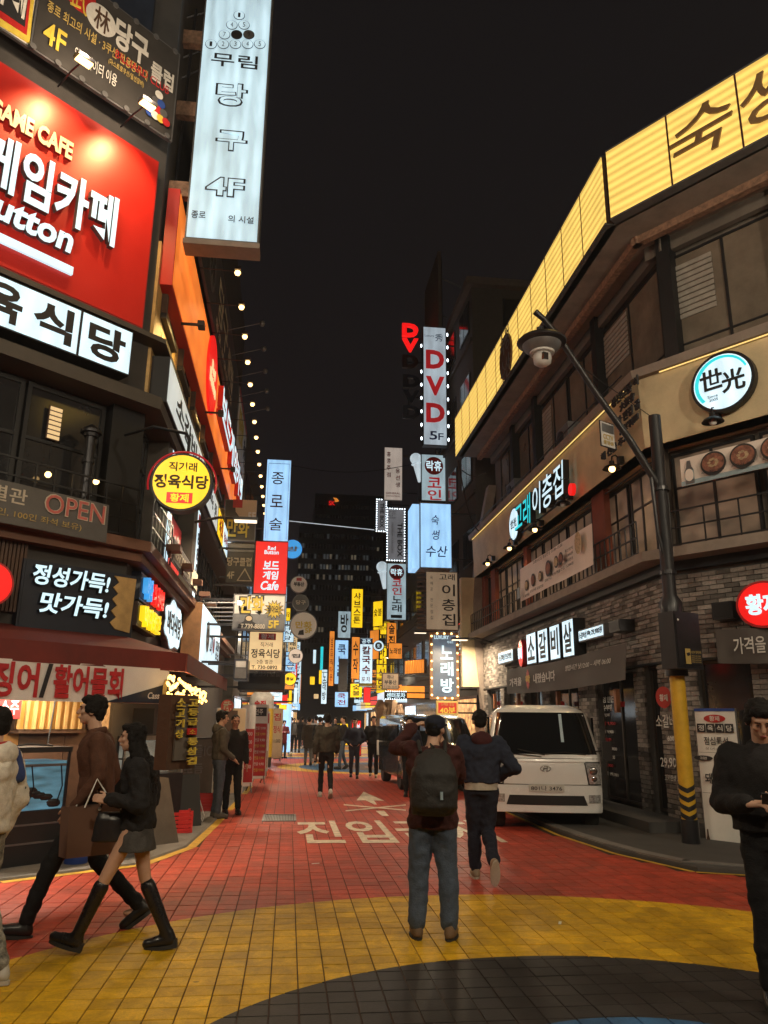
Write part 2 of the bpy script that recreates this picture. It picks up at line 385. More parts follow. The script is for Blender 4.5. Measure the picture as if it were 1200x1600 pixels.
    a = N.new('ShaderNodeMath'); a.operation = 'MULTIPLY'; L.new(m8.outputs[0], a.inputs[0]); L.new(m2.outputs[0], a.inputs[1])
    a2 = N.new('ShaderNodeMath'); a2.operation = 'MULTIPLY'; L.new(a.outputs[0], a2.inputs[0]); L.new(m3.outputs[0], a2.inputs[1]); fac = a2.outputs[0]
    if joints:
        br = N.new('ShaderNodeTexBrick'); br.offset = 0.0; br.inputs['Color1'].default_value = (1, 1, 1, 1); br.inputs['Color2'].default_value = (0.9, 0.9, 0.9, 1); br.inputs['Mortar'].default_value = (0.25, 0.2, 0.2, 1)
        br.inputs['Scale'].default_value = 1.0; br.inputs['Mortar Size'].default_value = 0.007 ; br.inputs['Brick Width'].default_value = 0.176; br.inputs['Row Height'].default_value = 0.188
        L.new(ge.outputs['Position'], br.inputs['Vector'])
        vb = N.new('ShaderNodeVectorMath'); vb.operation = 'SCALE'; L.new(br.outputs['Color'], vb.inputs[0]); L.new(fac, vb.inputs['Scale'])
        mul = N.new('ShaderNodeVectorMath'); mul.operation = 'MULTIPLY'; L.new(vb.outputs[0], mul.inputs[0]); L.new(c, mul.inputs[1]); L.new(mul.outputs[0], b.inputs['Base Color'])
        fac2 = br.outputs['Fac']
    else:
        sc = N.new('ShaderNodeVectorMath'); sc.operation = 'SCALE'; L.new(c, sc.inputs[0]); L.new(fac, sc.inputs['Scale']); L.new(sc.outputs[0], b.inputs['Base Color'])
    mr = N.new('ShaderNodeMapRange'); mr.inputs['To Min'].default_value = 0.34; mr.inputs['To Max'].default_value = 0.8; b.inputs['Specular IOR Level'].default_value = 0.26; L.new(n1.outputs['Fac'], mr.inputs['Value']); L.new(mr.outputs[0], b.inputs['Roughness'])
    bp = N.new('ShaderNodeBump'); bp.inputs['Strength'].default_value = 0.5; bp.inputs['Distance'].default_value = 0.003; L.new(n2.outputs['Fac'], bp.inputs['Height']); L.new(bp.outputs[0], b.inputs['Normal'])
    MATS[name] = m; return m
paving_mat('paint_on_tiles', 0); paving_mat('paint_on_paving', 1)
pm('grout', (0.085, 0.045, 0.03), 0.9)
# road bed: near part is the grout under real tiles, the far part paved and painted
ysr = [-9, -4, 0, 3, 5, 7.6, 7.9, 8.6, 9.12, 9.5, 10, 10.6, 11.24, 12.2, 13.6]
def strip(ys, z, inset=0.0):
    b = MB(); vs = []
    for y in ys: vs += [(kerb_l(y) + inset, y, z), (kerb_r(y) - inset, y, z)]
    return b.add(vs, [(2 * i, 2 * i + 1, 2 * i + 3, 2 * i + 2) for i in range(len(ys) - 1)])
road = strip(ysr, -0.006).build('road', 'grout', kind='structure')
strip([13.6, 16, 17.3, 20, 23.1, 27, 33, 40, 60, 130], 0.004).build('far_paving', 'paint_on_paving', road)
b = MB()
for y0, y1, x0, x1 in ((-9, 3.39, -9, 12),): b.add([(x0, y0, 0.003), (x1, y0, 0.003), (x1, y1, 0.003), (x0, y1, 0.003)], [(0, 1, 2, 3)])
b.build('near_paving', 'paint_on_paving', road)
TW, TD = 0.176, 0.188
tiles = []
y = 3.396; row = 0
while y < 13.59:
    x = -5.5
    while x < 7.2:
        yc = y + TD / 2
        if x + 0.02 > kerb_l(yc) and x + TW - 0.02 < kerb_r(yc):
            v = V((x + TW / 2, yc, 0)) - EYE; cx = v.x * xv.x + v.y * yv.x + v.z * zv.x; cyy = v.x * xv.y + v.y * yv.y + v.z * zv.y; cz = v.x * xv.z + v.y * yv.z + v.z * zv.z
            px, py = 600 + F * cx / cz, 800 - F * cyy / cz
            if -60 < px < 1260 and py < 1660: tiles.append((x, y, -60 < px < 1230 and py < 1605))
        x += TW
    y += TD; row += 1
def tile_mesh():
    g = 0.004; c = 0.003; x0, y0, x1, y1 = -TW / 2 + g, -TD / 2 + g, TW / 2 - g, TD / 2 - g
    vs = [(x0, y0, -0.006), (x1, y0, -0.006), (x1, y1, -0.006), (x0, y1, -0.006), (x0, y0, 0.002), (x1, y0, 0.002), (x1, y1, 0.002), (x0, y1, 0.002), (x0 + c, y0 + c, 0.004), (x1 - c, y0 + c, 0.004), (x1 - c, y1 - c, 0.004), (x0 + c, y1 - c, 0.004)]
    fs = [(8, 9, 10, 11)] + [(i, (i + 1) % 4, (i + 1) % 4 + 4, i + 4) for i in range(4)] + [(i + 4, (i + 1) % 4 + 4, (i + 1) % 4 + 8, i + 8) for i in range(4)]
    return vs, fs
tv, tf = tile_mesh()
tme = bpy.data.meshes.new('paving_tile'); tme.from_pydata(tv, [], tf); tme.materials.append(M_('paint_on_tiles'))
seen = [t for t in tiles if t[2]]; seen.sort(key=lambda t: t[1])
first = set((t[0], t[1]) for t in seen[:298])
b = MB()
for x, y, s_ in tiles:
    dz = random.uniform(-0.0012, 0.0012)
    if (x, y) in first:
        o = obj('paving_tile', tme, road); o.location = (x + TW / 2, y + TD / 2, dz); o.rotation_euler = (random.uniform(-.004, .004), random.uniform(-.004, .004), random.uniform(-.006, .006))
    else: b.add([V(v) + V((x + TW / 2, y + TD / 2, dz)) for v in tv], tf)
b.build('paving_tiles', 'paint_on_tiles', road, kind='stuff')
# yellow edge lines
pm('line_yellow', (0.55, 0.33, 0.03), 0.6, 0, 0.35, 5); pm('road_white', (0.62, 0.53, 0.42), 0.6, 0, 0.35, 8)
def edge_line(f, side, ys, w=0.14, gaps=()):
    b = MB()
    for a, c in zip(ys, ys[1:]):
        if any(g0 <= a < g1 for g0, g1 in gaps): continue
        xa, xc = f(a), f(c); d = V((xc - xa, c - a, 0)).normalized(); n = V((d.y, -d.x, 0)) * side * w
        b.add([(xa, a, 0.0085), (xa + n.x, a + n.y, 0.0085), (xc + n.x, c + n.y, 0.0085), (xc, c, 0.0085)], [(0, 1, 2, 3)])
    return b
edge_line(kerb_l, 1, [7.6, 8.1, 8.6, 9.12, 9.5, 10, 10.6, 11.24, 12.2, 13.47, 14.6, 15.6, 17.3, 18.8, 21, 23.1, 33], 0.12, ((14.0, 15.5), (17.2, 18.7), (20.9, 40))).build('kerb_line', 'line_yellow', kind='structure')
edge_line(kerb_r, -1, [7.4, 7.9, 8.5, 9.16, 9.8, 10.42, 11.3, 12.16, 16], 0.07).build('kerb_line', 'line_yellow', kind='structure')
# pavements with a kerb
def pavement(f, side, ys, far, h, name, mat='concrete', gap=0.0):
    b = MB(); vs = []
    for y in ys:
        x = f(y) + gap * side; vs += [(x, y, -0.15), (x, y, h - 0.02), (x + side * 0.02, y, h), (far, y, h)]
    n = len(ys); fs = []
    for i in range(n - 1):
        for k in range(3): fs.append((4 * i + k, 4 * i + k + 1, 4 * i + k + 5, 4 * i + k + 4))
    b.add(vs, fs).build(name, mat, kind='structure', fix=False)
pavement(kerb_l, -1, [7.6, 8.1, 8.6, 9.12, 9.5, 10, 10.6, 11.24, 12.2, 13.47, 15, 17.3, 20, 23.1, 33, 60, 130], -14, 0.03, 'pavement')
pavement(kerb_r, 1, [7.4, 7.9, 8.5, 9.16, 9.8, 10.42, 11.3, 12.16, 14, 16, 20, 30, 60, 130], 16, 0.07, 'pavement', 'dark_concrete', 0.02)
# kerb stones on the right
b = MB()
pts = [(kerb_r(y) + 0.03, y) for y in (8.2, 8.8, 9.4, 10.1, 10.9, 11.7, 12.5, 13.4, 14.3, 15.2)]
rk = root('kerb', 'grey kerb stones curving round the brick corner at right', 'kerb', (pts[0][0], pts[0][1], 0))
for (xa, ya), (xb, yb) in zip(pts, pts[1:]):
    d = V((xb - xa, yb - ya, 0)); L_ = d.length; m = Matrix.Translation((xa, ya, 0)) @ Matrix.Rotation(math.atan2(d.y, d.x), 4, 'Z')
    MB().box(0.005, -0.16, 0, L_ - 0.005, -0.0, 0.08, m).build('kerb_stone', 'concrete', rk, True)
# painted arrow and words
def flat(polys, z, mat='road_white'):
    b = MB()
    for P in polys: b.add([(*on_z(x, y, z)[:2], z) for x, y in P], [tuple(range(len(P)))])
    return b.build('road_marking', mat, road, fix=True)
flat([[(568, 1237), (557, 1250.5), (571, 1250.3), (585, 1257), (589, 1257), (584, 1250.6), (600, 1251)], [(587, 1267), (600, 1266.5), (608, 1275), (597, 1275)]], 0.009)
flat([[(537, 1256.5), (634, 1265), (634, 1266.6), (537, 1258.2)]], 0.0095); flat([[(540, 1266), (634, 1256.8), (634, 1258.6), (540, 1267.8)]], 0.010)
vs, fs = text_mesh('진입금지', 0.03)
xs = [v.x for v in vs]; ys = [v.y for v in vs]
MB().add([(0.2 + 2.95 * (v.x - min(xs)) / (max(xs) - min(xs)), 11.45 + 2.5 * (v.y - min(ys)) / (max(ys) - min(ys)), 0.0098) for v in vs], fs).build('road_marking', 'road_white', road)
# drain grating
g0 = on_z(409, 1284); g1 = on_z(463, 1283); dr = root('drain_grating', 'rectangular steel drain grating set in the red paving', 'drain cover', (g0.x, g0.y, 0))
w_ = g1.x - g0.x; d_ = 0.95
b = MB()
for a in ((0, 0, w_, 0.04), (0, d_ - 0.04, w_, d_), (0, 0.04, 0.04, d_ - 0.04), (w_ - 0.04, 0.04, w_, d_ - 0.04)): b.box(a[0], a[1], 0.004, a[2], a[3], 0.016)
b.build('frame', 'grey_metal', dr)
MB().box(0.04, 0.04, 0.004, w_ - 0.04, d_ - 0.04, 0.008).build('base', 'dark_concrete', dr)
for i in range(18): MB().box(0.05 + i * (w_ - 0.12) / 17, 0.05, 0.0085, 0.065 + i * (w_ - 0.12) / 17, d_ - 0.05, 0.014).build('bar', 'grey_metal', dr)
for nm, px, py, a in (('litter', 493, 1350, 0.4), ('litter', 875, 1443, 1.2)):
    g = on_z(px, py); tag(MB().box(-0.05, -0.012, 0.005, 0.05, 0.012, 0.007, Matrix.Translation(g) @ Matrix.Rotation(a, 4, 'Z')).build(nm, 'white_ink'), 'scrap of white paper on the red paving' if px < 500 else 'scrap of white paper on the yellow ring', 'litter')

# ================================================================ planes of the facades
CL = V((-2.45, 11.6, 0)); CR = V((6.15, 12.0, 0))
dl = ray(1640, 1137); RL = math.atan2(dl.y, dl.x)            # left corner's splayed front
drr = ray(-500, 1117); RR = math.atan2(-drr.y, -drr.x)       # right corner's splayed front
def off(p, rz, d): return V(p) + V((math.sin(rz), -math.cos(rz), 0)) * d
HP = math.pi / 2
class Wall:
    """local x to the viewer's right along the facade, z up, y negative outwards"""
    def __init__(s, p, rz): s.p = V(p); s.rz = rz; s.m = Matrix.Translation(s.p) @ Matrix.Rotation(rz, 4, 'Z'); s.i = s.m.inverted()
    def uv(s, px, py, o=0.0):
        q = s.i @ on_plane(px, py, off(s.p, s.rz, o), s.rz); return q.x, q.z
    def plane(s, o): return (off(s.p, s.rz, o), s.rz)
    def box(s, b, x0, z0, x1, z1, y0, y1): return b.box(min(x0, x1), y0, min(z0, z1), max(x0, x1), y1, max(z0, z1), s.m)
    def pt(s, x, y, z): return s.m @ V((x, y, z))
WLC = Wall(CL, RL); WLS = Wall(CL, HP); WRC = Wall(CR, RR); WRS = Wall(CR, -HP)

pm('brick_mix', (0.185, 0.165, 0.15), 0.85, 0, 0.3, 25, bump=0.5, bscale=40, rnd=0.62); pm('mortar', (0.10, 0.095, 0.09), 0.95, 0, 0.2, 20)
BR = []
def bricks(wall, rects, holes, bd, y0=-0.03):
    """collect bricks over rects of a wall, leaving the holes"""
    bl, bh = 0.235, 0.075
    for (x0, z0, x1, z1) in rects:
        r = 0; z = z0
        while z + bh < z1 + 0.01:
            x = x0 - (bl / 2 if r % 2 else 0)
            while x < x1:
                a, c = max(x, x0), min(x + bl - 0.011, x1)
                if c - a > 0.04 and not any(c > h[0] and a < h[2] and z + bh > h[1] and z < h[3] for h in holes):
                    BR.append((wall, a, z, c, z + bh - 0.011, y0 - random.uniform(0, 0.014)))
                x += bl
            z += bh; r += 1
def flush_bricks(parent, near):
    global BR
    BR.sort(key=lambda q: (q[0].pt(q[1], 0, q[2]) - near).length)
    full = {}
    b = MB(); n = 0
    for w, a, z, c, z1, y in BR:
        if n < 297 and c - a > 0.2 :
            if 'k' not in full:
                me = bpy.data.meshes.new('brick'); q = MB().box(0, 0, 0, 0.224, 0.04, 0.064); me.from_pydata([tuple(v) for v in q.v], [], q.f); me.materials.append(M_('brick_mix')); full['k'] = me
            o = obj('brick', full['k'], parent); o.matrix_local = MW[parent.name].inverted() @ w.m @ Matrix.Translation((a, y, z)); n += 1
        else: w.box(b, a, z, c, z1, y, y + 0.04)
    b.build('bricks', 'brick_mix', parent, True, kind='stuff'); BR = []

# ================================================================ RIGHT CORNER BUILDING
rb = root('corner_building', 'brick-fronted corner building at right with glowing yellow sign band above', 'building', (CR.x + 2, CR.y + 2, 0))
LEN = 12.6; RCL = 9.0
qa = WRC.pt(RCL, 0, 0)
def footprint(z0, z1, o=0.0, mat='dark_concrete', name='wall', ol=0.0):
    # polygon: far end of the street face, the corner, end of the splayed face, back
    co = (WRS.pt(0, -o, 0) ); nrm1 = V((-1, 0)); 
    # corner point of both offset planes
    p1 = WRS.pt(0, -o, 0); p2 = WRC.pt(0, -o, 0); d1 = V((0, 1)); d2 = V((math.cos(RR), math.sin(RR)))
    t = ((p1.x - p2.x) / d2.x); cz = (p1.x, p2.y + d2.y * t)
    P = [(p1.x, CR.y + LEN), cz, tuple(WRC.pt(RCL, -o, 0)[:2]), (qa.x + 6, qa.y + 4), (qa.x + 6, CR.y + LEN)]
    n = len(P); b = MB(); b.add([(x, y, z0) for x, y in P] + [(x, y, z1) for x, y in P], [tuple(range(n)), tuple(range(n, 2 * n))[::-1]] + [(i, i + n, (i + 1) % n + n, (i + 1) % n) for i in range(n)])
    return b.build(name, mat, rb, True, fix=True), cz
pm('fascia_cream', (0.56, 0.46, 0.29), 0.75, 0, 0.2, 1.2, bump=0.15); pm('slab', (0.24, 0.2, 0.17), 0.8, 0, 0.2, 3); pm('wall_dark', (0.12, 0.105, 0.09), 0.85, 0, 0.25, 2, bump=0.2)
pm('wall_rust', (0.20, 0.045, 0.022), 0.7, 0, 0.2, 2); glass('pane_dark', (0.02, 0.02, 0.022), 0.08, 1.0); glass('pane_brown', (0.17, 0.14, 0.11), 0.15, 1.0); em('pane_interior', (0.9, 0.5, 0.28), 0.06, 0.95, (1.3, 1.3, 2.2), base=(.13, .11, .09), sample=False)
pm('frame_brown', (0.06, 0.05, 0.042), 0.5)
footprint(0, 2.62, -0.35, 'wall_dark'); footprint(2.62, 4.05, -0.02, 'mortar'); _, cz = footprint(4.05, 4.2, 0.12, 'dark_steel', 'beam')
footprint(4.2, 6.2, -0.25, 'wall_dark'); footprint(7.62, 10.4, -0.55, 'wall_dark'); 
# brick storey: lintel band, piers between the openings
piersS = [(-0.6, 0.0), (-1.55, -1.15), (-4.3, -3.35), (-6.8, -6.2), (-8.6, -8.2), (-10.6, -10.2), (-12.6, -12.2)]
piersC = [(0.0, 0.35), (1.2, 3.05), (4.6, 5.2)]
for w_, a, c in [(WRS, *q) for q in piersS] + [(WRC, *q) for q in piersC]:
    b = MB(); w_.box(b, a, 0.1, c, 2.62, 0, 0.36); b.build('pier', 'mortar', rb, True)
bricks(WRS, [(-12.6, 2.64, -0.0, 4.03)] + [(a, 0.12, c, 2.62) for a, c in piersS], [], 0)
bricks(WRC, [(0.0, 2.64, 7.5, 4.03)] + [(a, 0.12, c, 2.62) for a, c in piersC], [(1.75, 3.1, 2.3, 3.4)], 0)
flush_bricks(rb, V((5.5, 10, 3)))
for w, x0, x1, z0, z1 in ((WRS, -12.6, 0, 2.6, 2.64), (WRC, 0, 7.5, 2.6, 2.64)):
    b = MB(); w.box(b, x0, z0, x1, z1, -0.06, 0.02); b.build('lintel', 'black_metal', rb, True)
# step in front of the shop
b = MB(); WRS.box(b, -12.6, 0, 0.2, 0.22, -0.75, -0.05); WRC.box(b, 0.15, 0, 7, 0.205, -0.55, -0.05); b.build('step', 'dark_concrete', rb, True)
# ground floor openings: framed glass leaves
pm('price_board', (0.035, 0.018, 0.014), 0.6)
def opening(w, x0, x1, z0, z1, n, parent, y=0.1, name='window', pane='pane_dark', frame='frame_brown', rows=1, t=0.05, mid=None):
    """one window or door: frame as its own mesh, each pane a sub-part"""
    b = MB()
    w.box(b, x0, z0, x0 + t, z1, y - 0.03, y + 0.05); w.box(b, x1 - t, z0, x1, z1, y - 0.03, y + 0.05)
    w.box(b, x0 + t, z0, x1 - t, z0 + t, y - 0.028, y + 0.05); w.box(b, x0 + t, z1 - t, x1 - t, z1, y - 0.028, y + 0.05)
    for i in range(1, n):
        x = x0 + (x1 - x0) * i / n; w.box(b, x - t / 2, z0 + t, x + t / 2, z1 - t, y - 0.026, y + 0.048)
    zs = [z0] + ([mid] if mid else [z0 + (z1 - z0) * j / rows for j in range(1, rows)]) + [z1]
    for zz in zs[1:-1]: w.box(b, x0 + t, zz - t * 0.4, x1 - t, zz + t * 0.4, y - 0.022, y + 0.044)
    f = b.build(name, frame, parent, True)
    for i in range(n):
        for j in range(len(zs) - 1):
            a = x0 + (x1 - x0) * i / n + t * 0.4; c = x0 + (x1 - x0) * (i + 1) / n - t * 0.4
            q = MB(); w.box(q, a, zs[j] + t * 0.3, c, zs[j + 1] - t * 0.3, y, y + 0.012)
            me = q.build('pane', pane, None); bpy_inv(me, f, parent)
    return f
def bpy_inv(o, f, rt):
    # re-express world-built mesh in the root's space and hang it under the part
    inv = MW[rt.name].inverted(); o.data.transform(inv); o.parent = f; 
opening(WRS, -3.35, -1.55, 0.24, 2.6, 2, rb, 0.12, 'door')
opening(WRS, -1.15, -0.6, 0.24, 2.6, 1, rb, 0.12, 'window')
for a, c in ((-6.2, -4.3), (-8.2, -6.8), (-10.2, -8.6), (-12.2, -10.6)): opening(WRS, a, c, 0.6, 2.6, 2, rb, 0.12)
opening(WRC, 0.35, 1.2, 0.22, 2.6, 1, rb, 0.12, 'door'); opening(WRC, 3.05, 4.6, 0.6, 2.6, 2, rb, 0.12)
# second storey: slab, railing, windows, rust pillars
footprint(4.2, 4.36, 0.5, 'slab', 'balcony_slab')
def win_row(w, xs, z0, z1, n=3, rows=2, y=0.27, pane='pane_interior', mid=None, skip=()):
    for i, (a, c) in enumerate(zip(xs, xs[1:])):
        if i in skip: continue
        opening(w, a + 0.05, c - 0.05, z0, z1, n, rb, y - 0.08, 'window', pane, 'black_metal', rows, 0.045, mid)
win_row(WRS, [-12.2, -10.3, -8.6, -6.8, -5.0, -3.4, -1.6, -0.1], 4.4, 6.1, 3, 2, mid=5.5)
win_row(WRC, [0.1, 1.6, 3.2, 4.8, 6.4], 4.4, 6.1, 2, 2, mid=5.5)
for a, c in ((-12.6, -12.2), (-11.4, -10.9), (-7.9, -7.6), (-3.0, -2.35)):
    b = MB(); WRS.box(b, a, 4.36, c, 6.2, -0.02, 0.1); b.build('pillar', 'wall_rust', rb, True)
b = MB(); WRS.box(b, -0.12, 4.36, 0.0, 6.2, -0.02, 0.1); WRC.box(b, 0.02, 4.36, 0.14, 6.2, -0.02, 0.1); b.build('pillar', 'frame_brown', rb, True)
def railing(w, x0, x1, z0, z1, y, parent, n, label=None, mat='black_metal', name='railing', rails=3):
    b = MB()
    for k in range(rails):
        z = z0 + 0.04 + (z1 - z0 - 0.04) * k / (rails - 1) if rails > 1 else z1
        w.box(b, x0, z - 0.012, x1, z + 0.012, y - 0.012, y + 0.012)
    f = b.build(name, mat, parent, True)
    for i in range(n + 1):
        x = x0 + (x1 - x0) * i / n; q = MB(); w.box(q, x - 0.01, z0, x + 0.01, z1 - 0.012, y - 0.01, y + 0.01)
        o = q.build('baluster', mat, None); bpy_inv(o, f, parent)
    return f
for a, c in ((-12.5, -9.0), (-8.9, -5.0), (-4.7, -0.15)): railing(WRS, a, c, 4.36, 4.95, -0.42, rb, int((c - a) / 0.22))
railing(WRC, 0.35, 7.0, 4.36, 4.95, -0.42, rb, 12)
# cream fascia, sloping outwards, with lip
b = MB()
def fascia(o0, z0, o1, z1, mat, name, x0=None):
    P = []
    for o, z in ((o0, z0), (o1, z1)):
        p1 = WRS.pt(0, -o, 0); p2 = WRC.pt(0, -o, 0); t = (p1.x - p2.x) / math.cos(RR); cc = V((p1.x, p2.y + math.sin(RR) * t, z))
        P.append([V((p1.x, CR.y + LEN, z)), cc, WRC.pt(RCL, -o, z)])
    b = MB(); vs = P[0] + P[1] + [v + V((0.3, 0.2, 0)) for v in P[0] + P[1]]
    fs = [(0, 3, 4, 1), (1, 4, 5, 2), (6, 7, 10, 9), (7, 8, 11, 10), (0, 1, 7, 6), (1, 2, 8, 7), (3, 9, 10, 4), (4, 10, 11, 5), (0, 6, 9, 3), (2, 5, 11, 8)]
    return b.add(vs, fs).build(name, mat, rb, True, fix=True)
fascia(0.26, 6.2, 0.30, 7.45, 'fascia_cream', 'fascia'); fascia(0.42, 7.45, 0.44, 7.6, 'slab', 'cornice')
footprint(6.2, 6.22, 0.24, 'fascia_cream', 'soffit')
em('led_strip', (1.0, .68, .22), 1.1, 0.1)
for w_, x0_, x1_ in ((WRS, -12.4, -0.35), (WRC, 0.35, 8.0)):
    b = MB(); w_.box(b, x0_, 7.43, x1_, 7.445, -0.362, -0.345); b.build('light_strip', 'led_strip', rb, True)
# third storey windows, columns, sloping eave and yellow band
win_row(WRS, [-11.6, -9.6, -7.4, -5.2, -3.0, -0.2], 7.75, 10.0, 2, 1, 0.55, 'pane_brown', mid=8.2); win_row(WRC, [0.2, 2.4, 4.8, 7.2], 7.75, 10.0, 2, 1, 0.55, 'pane_brown', mid=8.2)
for x in (-9.6, -7.4, -3.0):
    b = MB(); WRS.box(b, x - 0.13, 7.6, x + 0.13, 10.38, 0.25, 0.5); b.build('column', 'black_metal', rb, True)
for x in (0.3, 2.4):
    b = MB(); WRC.box(b, x - 0.13, 7.6, x + 0.13, 10.38, 0.25, 0.5); b.build('column', 'black_metal', rb, True)
ZY0, ZY1 = 10.4, 11.85
yc = on_z(950, 346, ZY0)
OY = CR.x - yc.x                                              # overhang of the yellow band
pm('eave', (0.22, 0.19, 0.16), 0.8, 0, 0.25, 2); pm('rusty_steel', (0.25, 0.15, 0.1), 0.7, 0.2, 0.5, 12)
footprint(10.38, 10.5, OY - 0.06, 'eave', 'eave')
for w, x0, x1 in ((WRS, -12.4, 0.1), (WRC, -0.1, 8)):
    b = MB(); w.box(b, x0, 10.22, x1, 10.37, -0.12, 0.02); b.build('eave_beam', 'rusty_steel', rb, True)
    b = MB(); w.box(b, x0, 10.1, x1, 10.37, 0.34, 0.46); b.build('eave_trim', 'wall_dark', rb, True)
em('yellow_band', (1.0, 0.66, 0.15), 1.0, 0.09, (0.8, 0.8, 2.0), tubes=('Z', 6.2, 0.34))
pm('dark_red_trim', (.07, .02, .015), .5)
ysn = root('light_band_sign', 'long glowing yellow corrugated sign band with brown brush lettering', 'sign', (yc.x, yc.y, ZY0))
wy1 = Wall((yc.x, yc.y, 0), -HP); wy2 = Wall((yc.x, yc.y, 0), RR)
def band(w, x0, x1, n, sg):
    for i in range(n):
        a = x0 + (x1 - x0) * i / n; c = x0 + (x1 - x0) * (i + 1) / n; a, c = min(a, c) + 0.012, max(a, c) - 0.012
        q = MB(); w.box(q, a, ZY0 + 0.02, c, ZY1 - 0.03, -0.02, 0.0); q.build('panel', 'yellow_band', ysn, True)
    for i in range(1, n):
        a = x0 + (x1 - x0) * i / n; q = MB(); w.box(q, a - .016, ZY0 + .02, a + .016, ZY1 - .03, -.026, -.003); q.build('divider', 'dark_red_trim', ysn, True)
    q = MB(); w.box(q, x0, ZY0, x1, ZY1 - 0.012, 0.002, 0.25); q.build('box', 'brown_ink', ysn, True)
    q = MB(); w.box(q, x0, ZY1 - 0.03, x1, ZY1, -0.03, 0.26); q.build('trim', 'grey_metal', ysn, True); q = MB(); w.box(q, x0, ZY0 - 0.02, x1, ZY0 + 0.018, -0.03, 0.2); q.build('trim', 'grey_metal', ysn, True)
band(wy1, -13.2, -0.06, 12, -1); band(wy2, 0.06, 7.3, 6, 1)
pm('letter_brown', (0.22, 0.13, 0.055), 0.5)
s = Sign('x', 'x', (0, 0, 0), 0, 1, 1, body=False); bpy.data.objects.remove(s.r)
class Sub(Sign):
    """lettering on an existing root: a rectangle lying in a plane"""
    def __init__(s, r, plane, tl, br):
        p, rz = plane; a = on_plane(*tl, p, rz); b_ = on_plane(*br, p, rz); u = V((math.cos(rz), math.sin(rz), 0)); s.w = abs((b_ - a).dot(u)); s.h = abs(a.z - b_.z); s.y = -0.003; s.n = 0
        s.holder = MW[r.name].inverted() @ Matrix.Translation((a.x, a.y, b_.z)) @ Matrix.Rotation(rz, 4, 'Z'); s.r = r
    def text(s, *a, **k):
        o = Sign.text(s, *a, **k); o.matrix_local = s.holder; return o
    def disc(s, *a, **k): o = Sign.disc(s, *a, **k); o.matrix_local = s.holder; return o
    def rect(s, *a, **k): o = Sign.rect(s, *a, **k); o.matrix_local = s.holder; return o
    def poly(s, *a, **k): o = Sign.poly(s, *a, **k); o.matrix_local = s.holder; return o
q = Sub(ysn, wy2.plane(0.03), (1045, 185), (1440, 95)); q.h = 1.15; 
a = wy2.uv(1045, 220, 0.03); q.holder = MW[ysn.name].inverted() @ wy2.m @ Matrix.Translation((a[0], -0.03, ZY0 + 0.2)); q.w = 3.3
q.text('숙썽', 0.0, 0.12, 0.72, 0.95, 'letter_brown', 0.0, 0.035, shear=0.25)
# oval shop plaque fixed to the band
e = Sub(ysn, wy1.plane(0.06), (782, 520), (803, 598))
o = e.disc(0.5, 0.5, 0.55, 0.62, 'dark_wood', 'plaque', 0.05); 
for k, t in enumerate(('숙썽', '수산')): e.text(t, 0.1 , 0.12 + 0.4 * k, 0.9, 0.45 + 0.4 * k, 'grey_metal', 0.01, 0.01)
# curved white fin at the far end
b = MB(); P = []
for k in range(15):
    t = k / 14; z = 0.2 + 9.2 * t; xx = -0.45 + 0.62 * math.sin(t * math.pi); P.append((CR.x - 1.35 + xx * 0.0 - 0.0, z, xx))
vs = []
for (x_, z, d) in P:
    x0 = CR.x - 0.15 - d; vs += [(x0, CR.y + LEN - 0.05, z), (x0 + 0.28, CR.y + LEN - 0.05, z), (x0 + 0.28, CR.y + LEN + 0.35, z), (x0, CR.y + LEN + 0.35, z)]
fs = []
for k in range(14):
    for j in range(4): q_ = 4 * k; fs.append((q_ + j, q_ + (j + 1) % 4, q_ + 4 + (j + 1) % 4, q_ + 4 + j))
b.add(vs, fs + [(0, 1, 2, 3), tuple(56 + i for i in range(4))]).build('fin', 'slab', rb, True, fix=True)
b = MB().box(CR.x - 0.7, CR.y + LEN + 0.02, 2.7, CR.x + 0.05, CR.y + LEN + 0.3, 6.2); b.build('end_wall', 'fascia_cream', rb, True)

# air conditioners, blinds and cables of the upper floors
def ac(w, x, z, o, label):
    r = root('air_conditioner', label, 'air conditioner', w.pt(x, -o, z), w.rz, 'air conditioners on the third-floor ledge'); MB().box(-.4, -.02, 0.04, .4, .28, .6).build('case', 'grey_metal', r); MB().disc(-.12, .32, .21, .21, -.04, -.022, 20).build('fan_grille', 'dark_steel', r)
    for x_ in (-.3, .3): MB().box(x_ - .03, 0, 0, x_ + .03, .26, .038).build('foot', 'dark_steel', r)
ac(WRS, -8.4, 7.6, .15, 'air conditioner unit on the third-floor ledge above the turquoise letters'); ac(WRS, -4.1, 7.6, .15, 'air conditioner unit on the third-floor ledge near the corner'); ac(WRC, 4.0, 7.6, .15, 'air conditioner unit on the third-floor ledge right of the round sign')
pm('blind', (0.3, 0.28, 0.25), 0.8)
for w, x0, x1, z0 in ((WRS, -2.9, -1.7, 8.9), (WRS, -7.2, -6.5, 8.5), (WRC, .3, 1.1, 8.7), (WRC, 2.6, 3.4, 8.4), (WRC, 5.0, 5.9, 9.0)):
    for k in range(int((9.9 - z0) / .11)):
        b = MB(); w.box(b, x0, z0 + k * .11, x1, z0 + k * .11 + .085, .44, .455); b.build('blind_slat', 'blind', rb, True)
for pts in (((-12.0, 7.66), (-9.0, 7.7), (-6.0, 7.64), (-3.0, 7.7), (-.2, 7.66)), ((-12.3, 6.12), (-8.0, 6.08), (-4.0, 6.12), (-.3, 6.08))):
    MB().tube([WRS.pt(x, -.46 if pts[0][1] > 7 else .02, z) for x, z in pts], .014, 5).build('conduit', 'black_metal', rb, True)
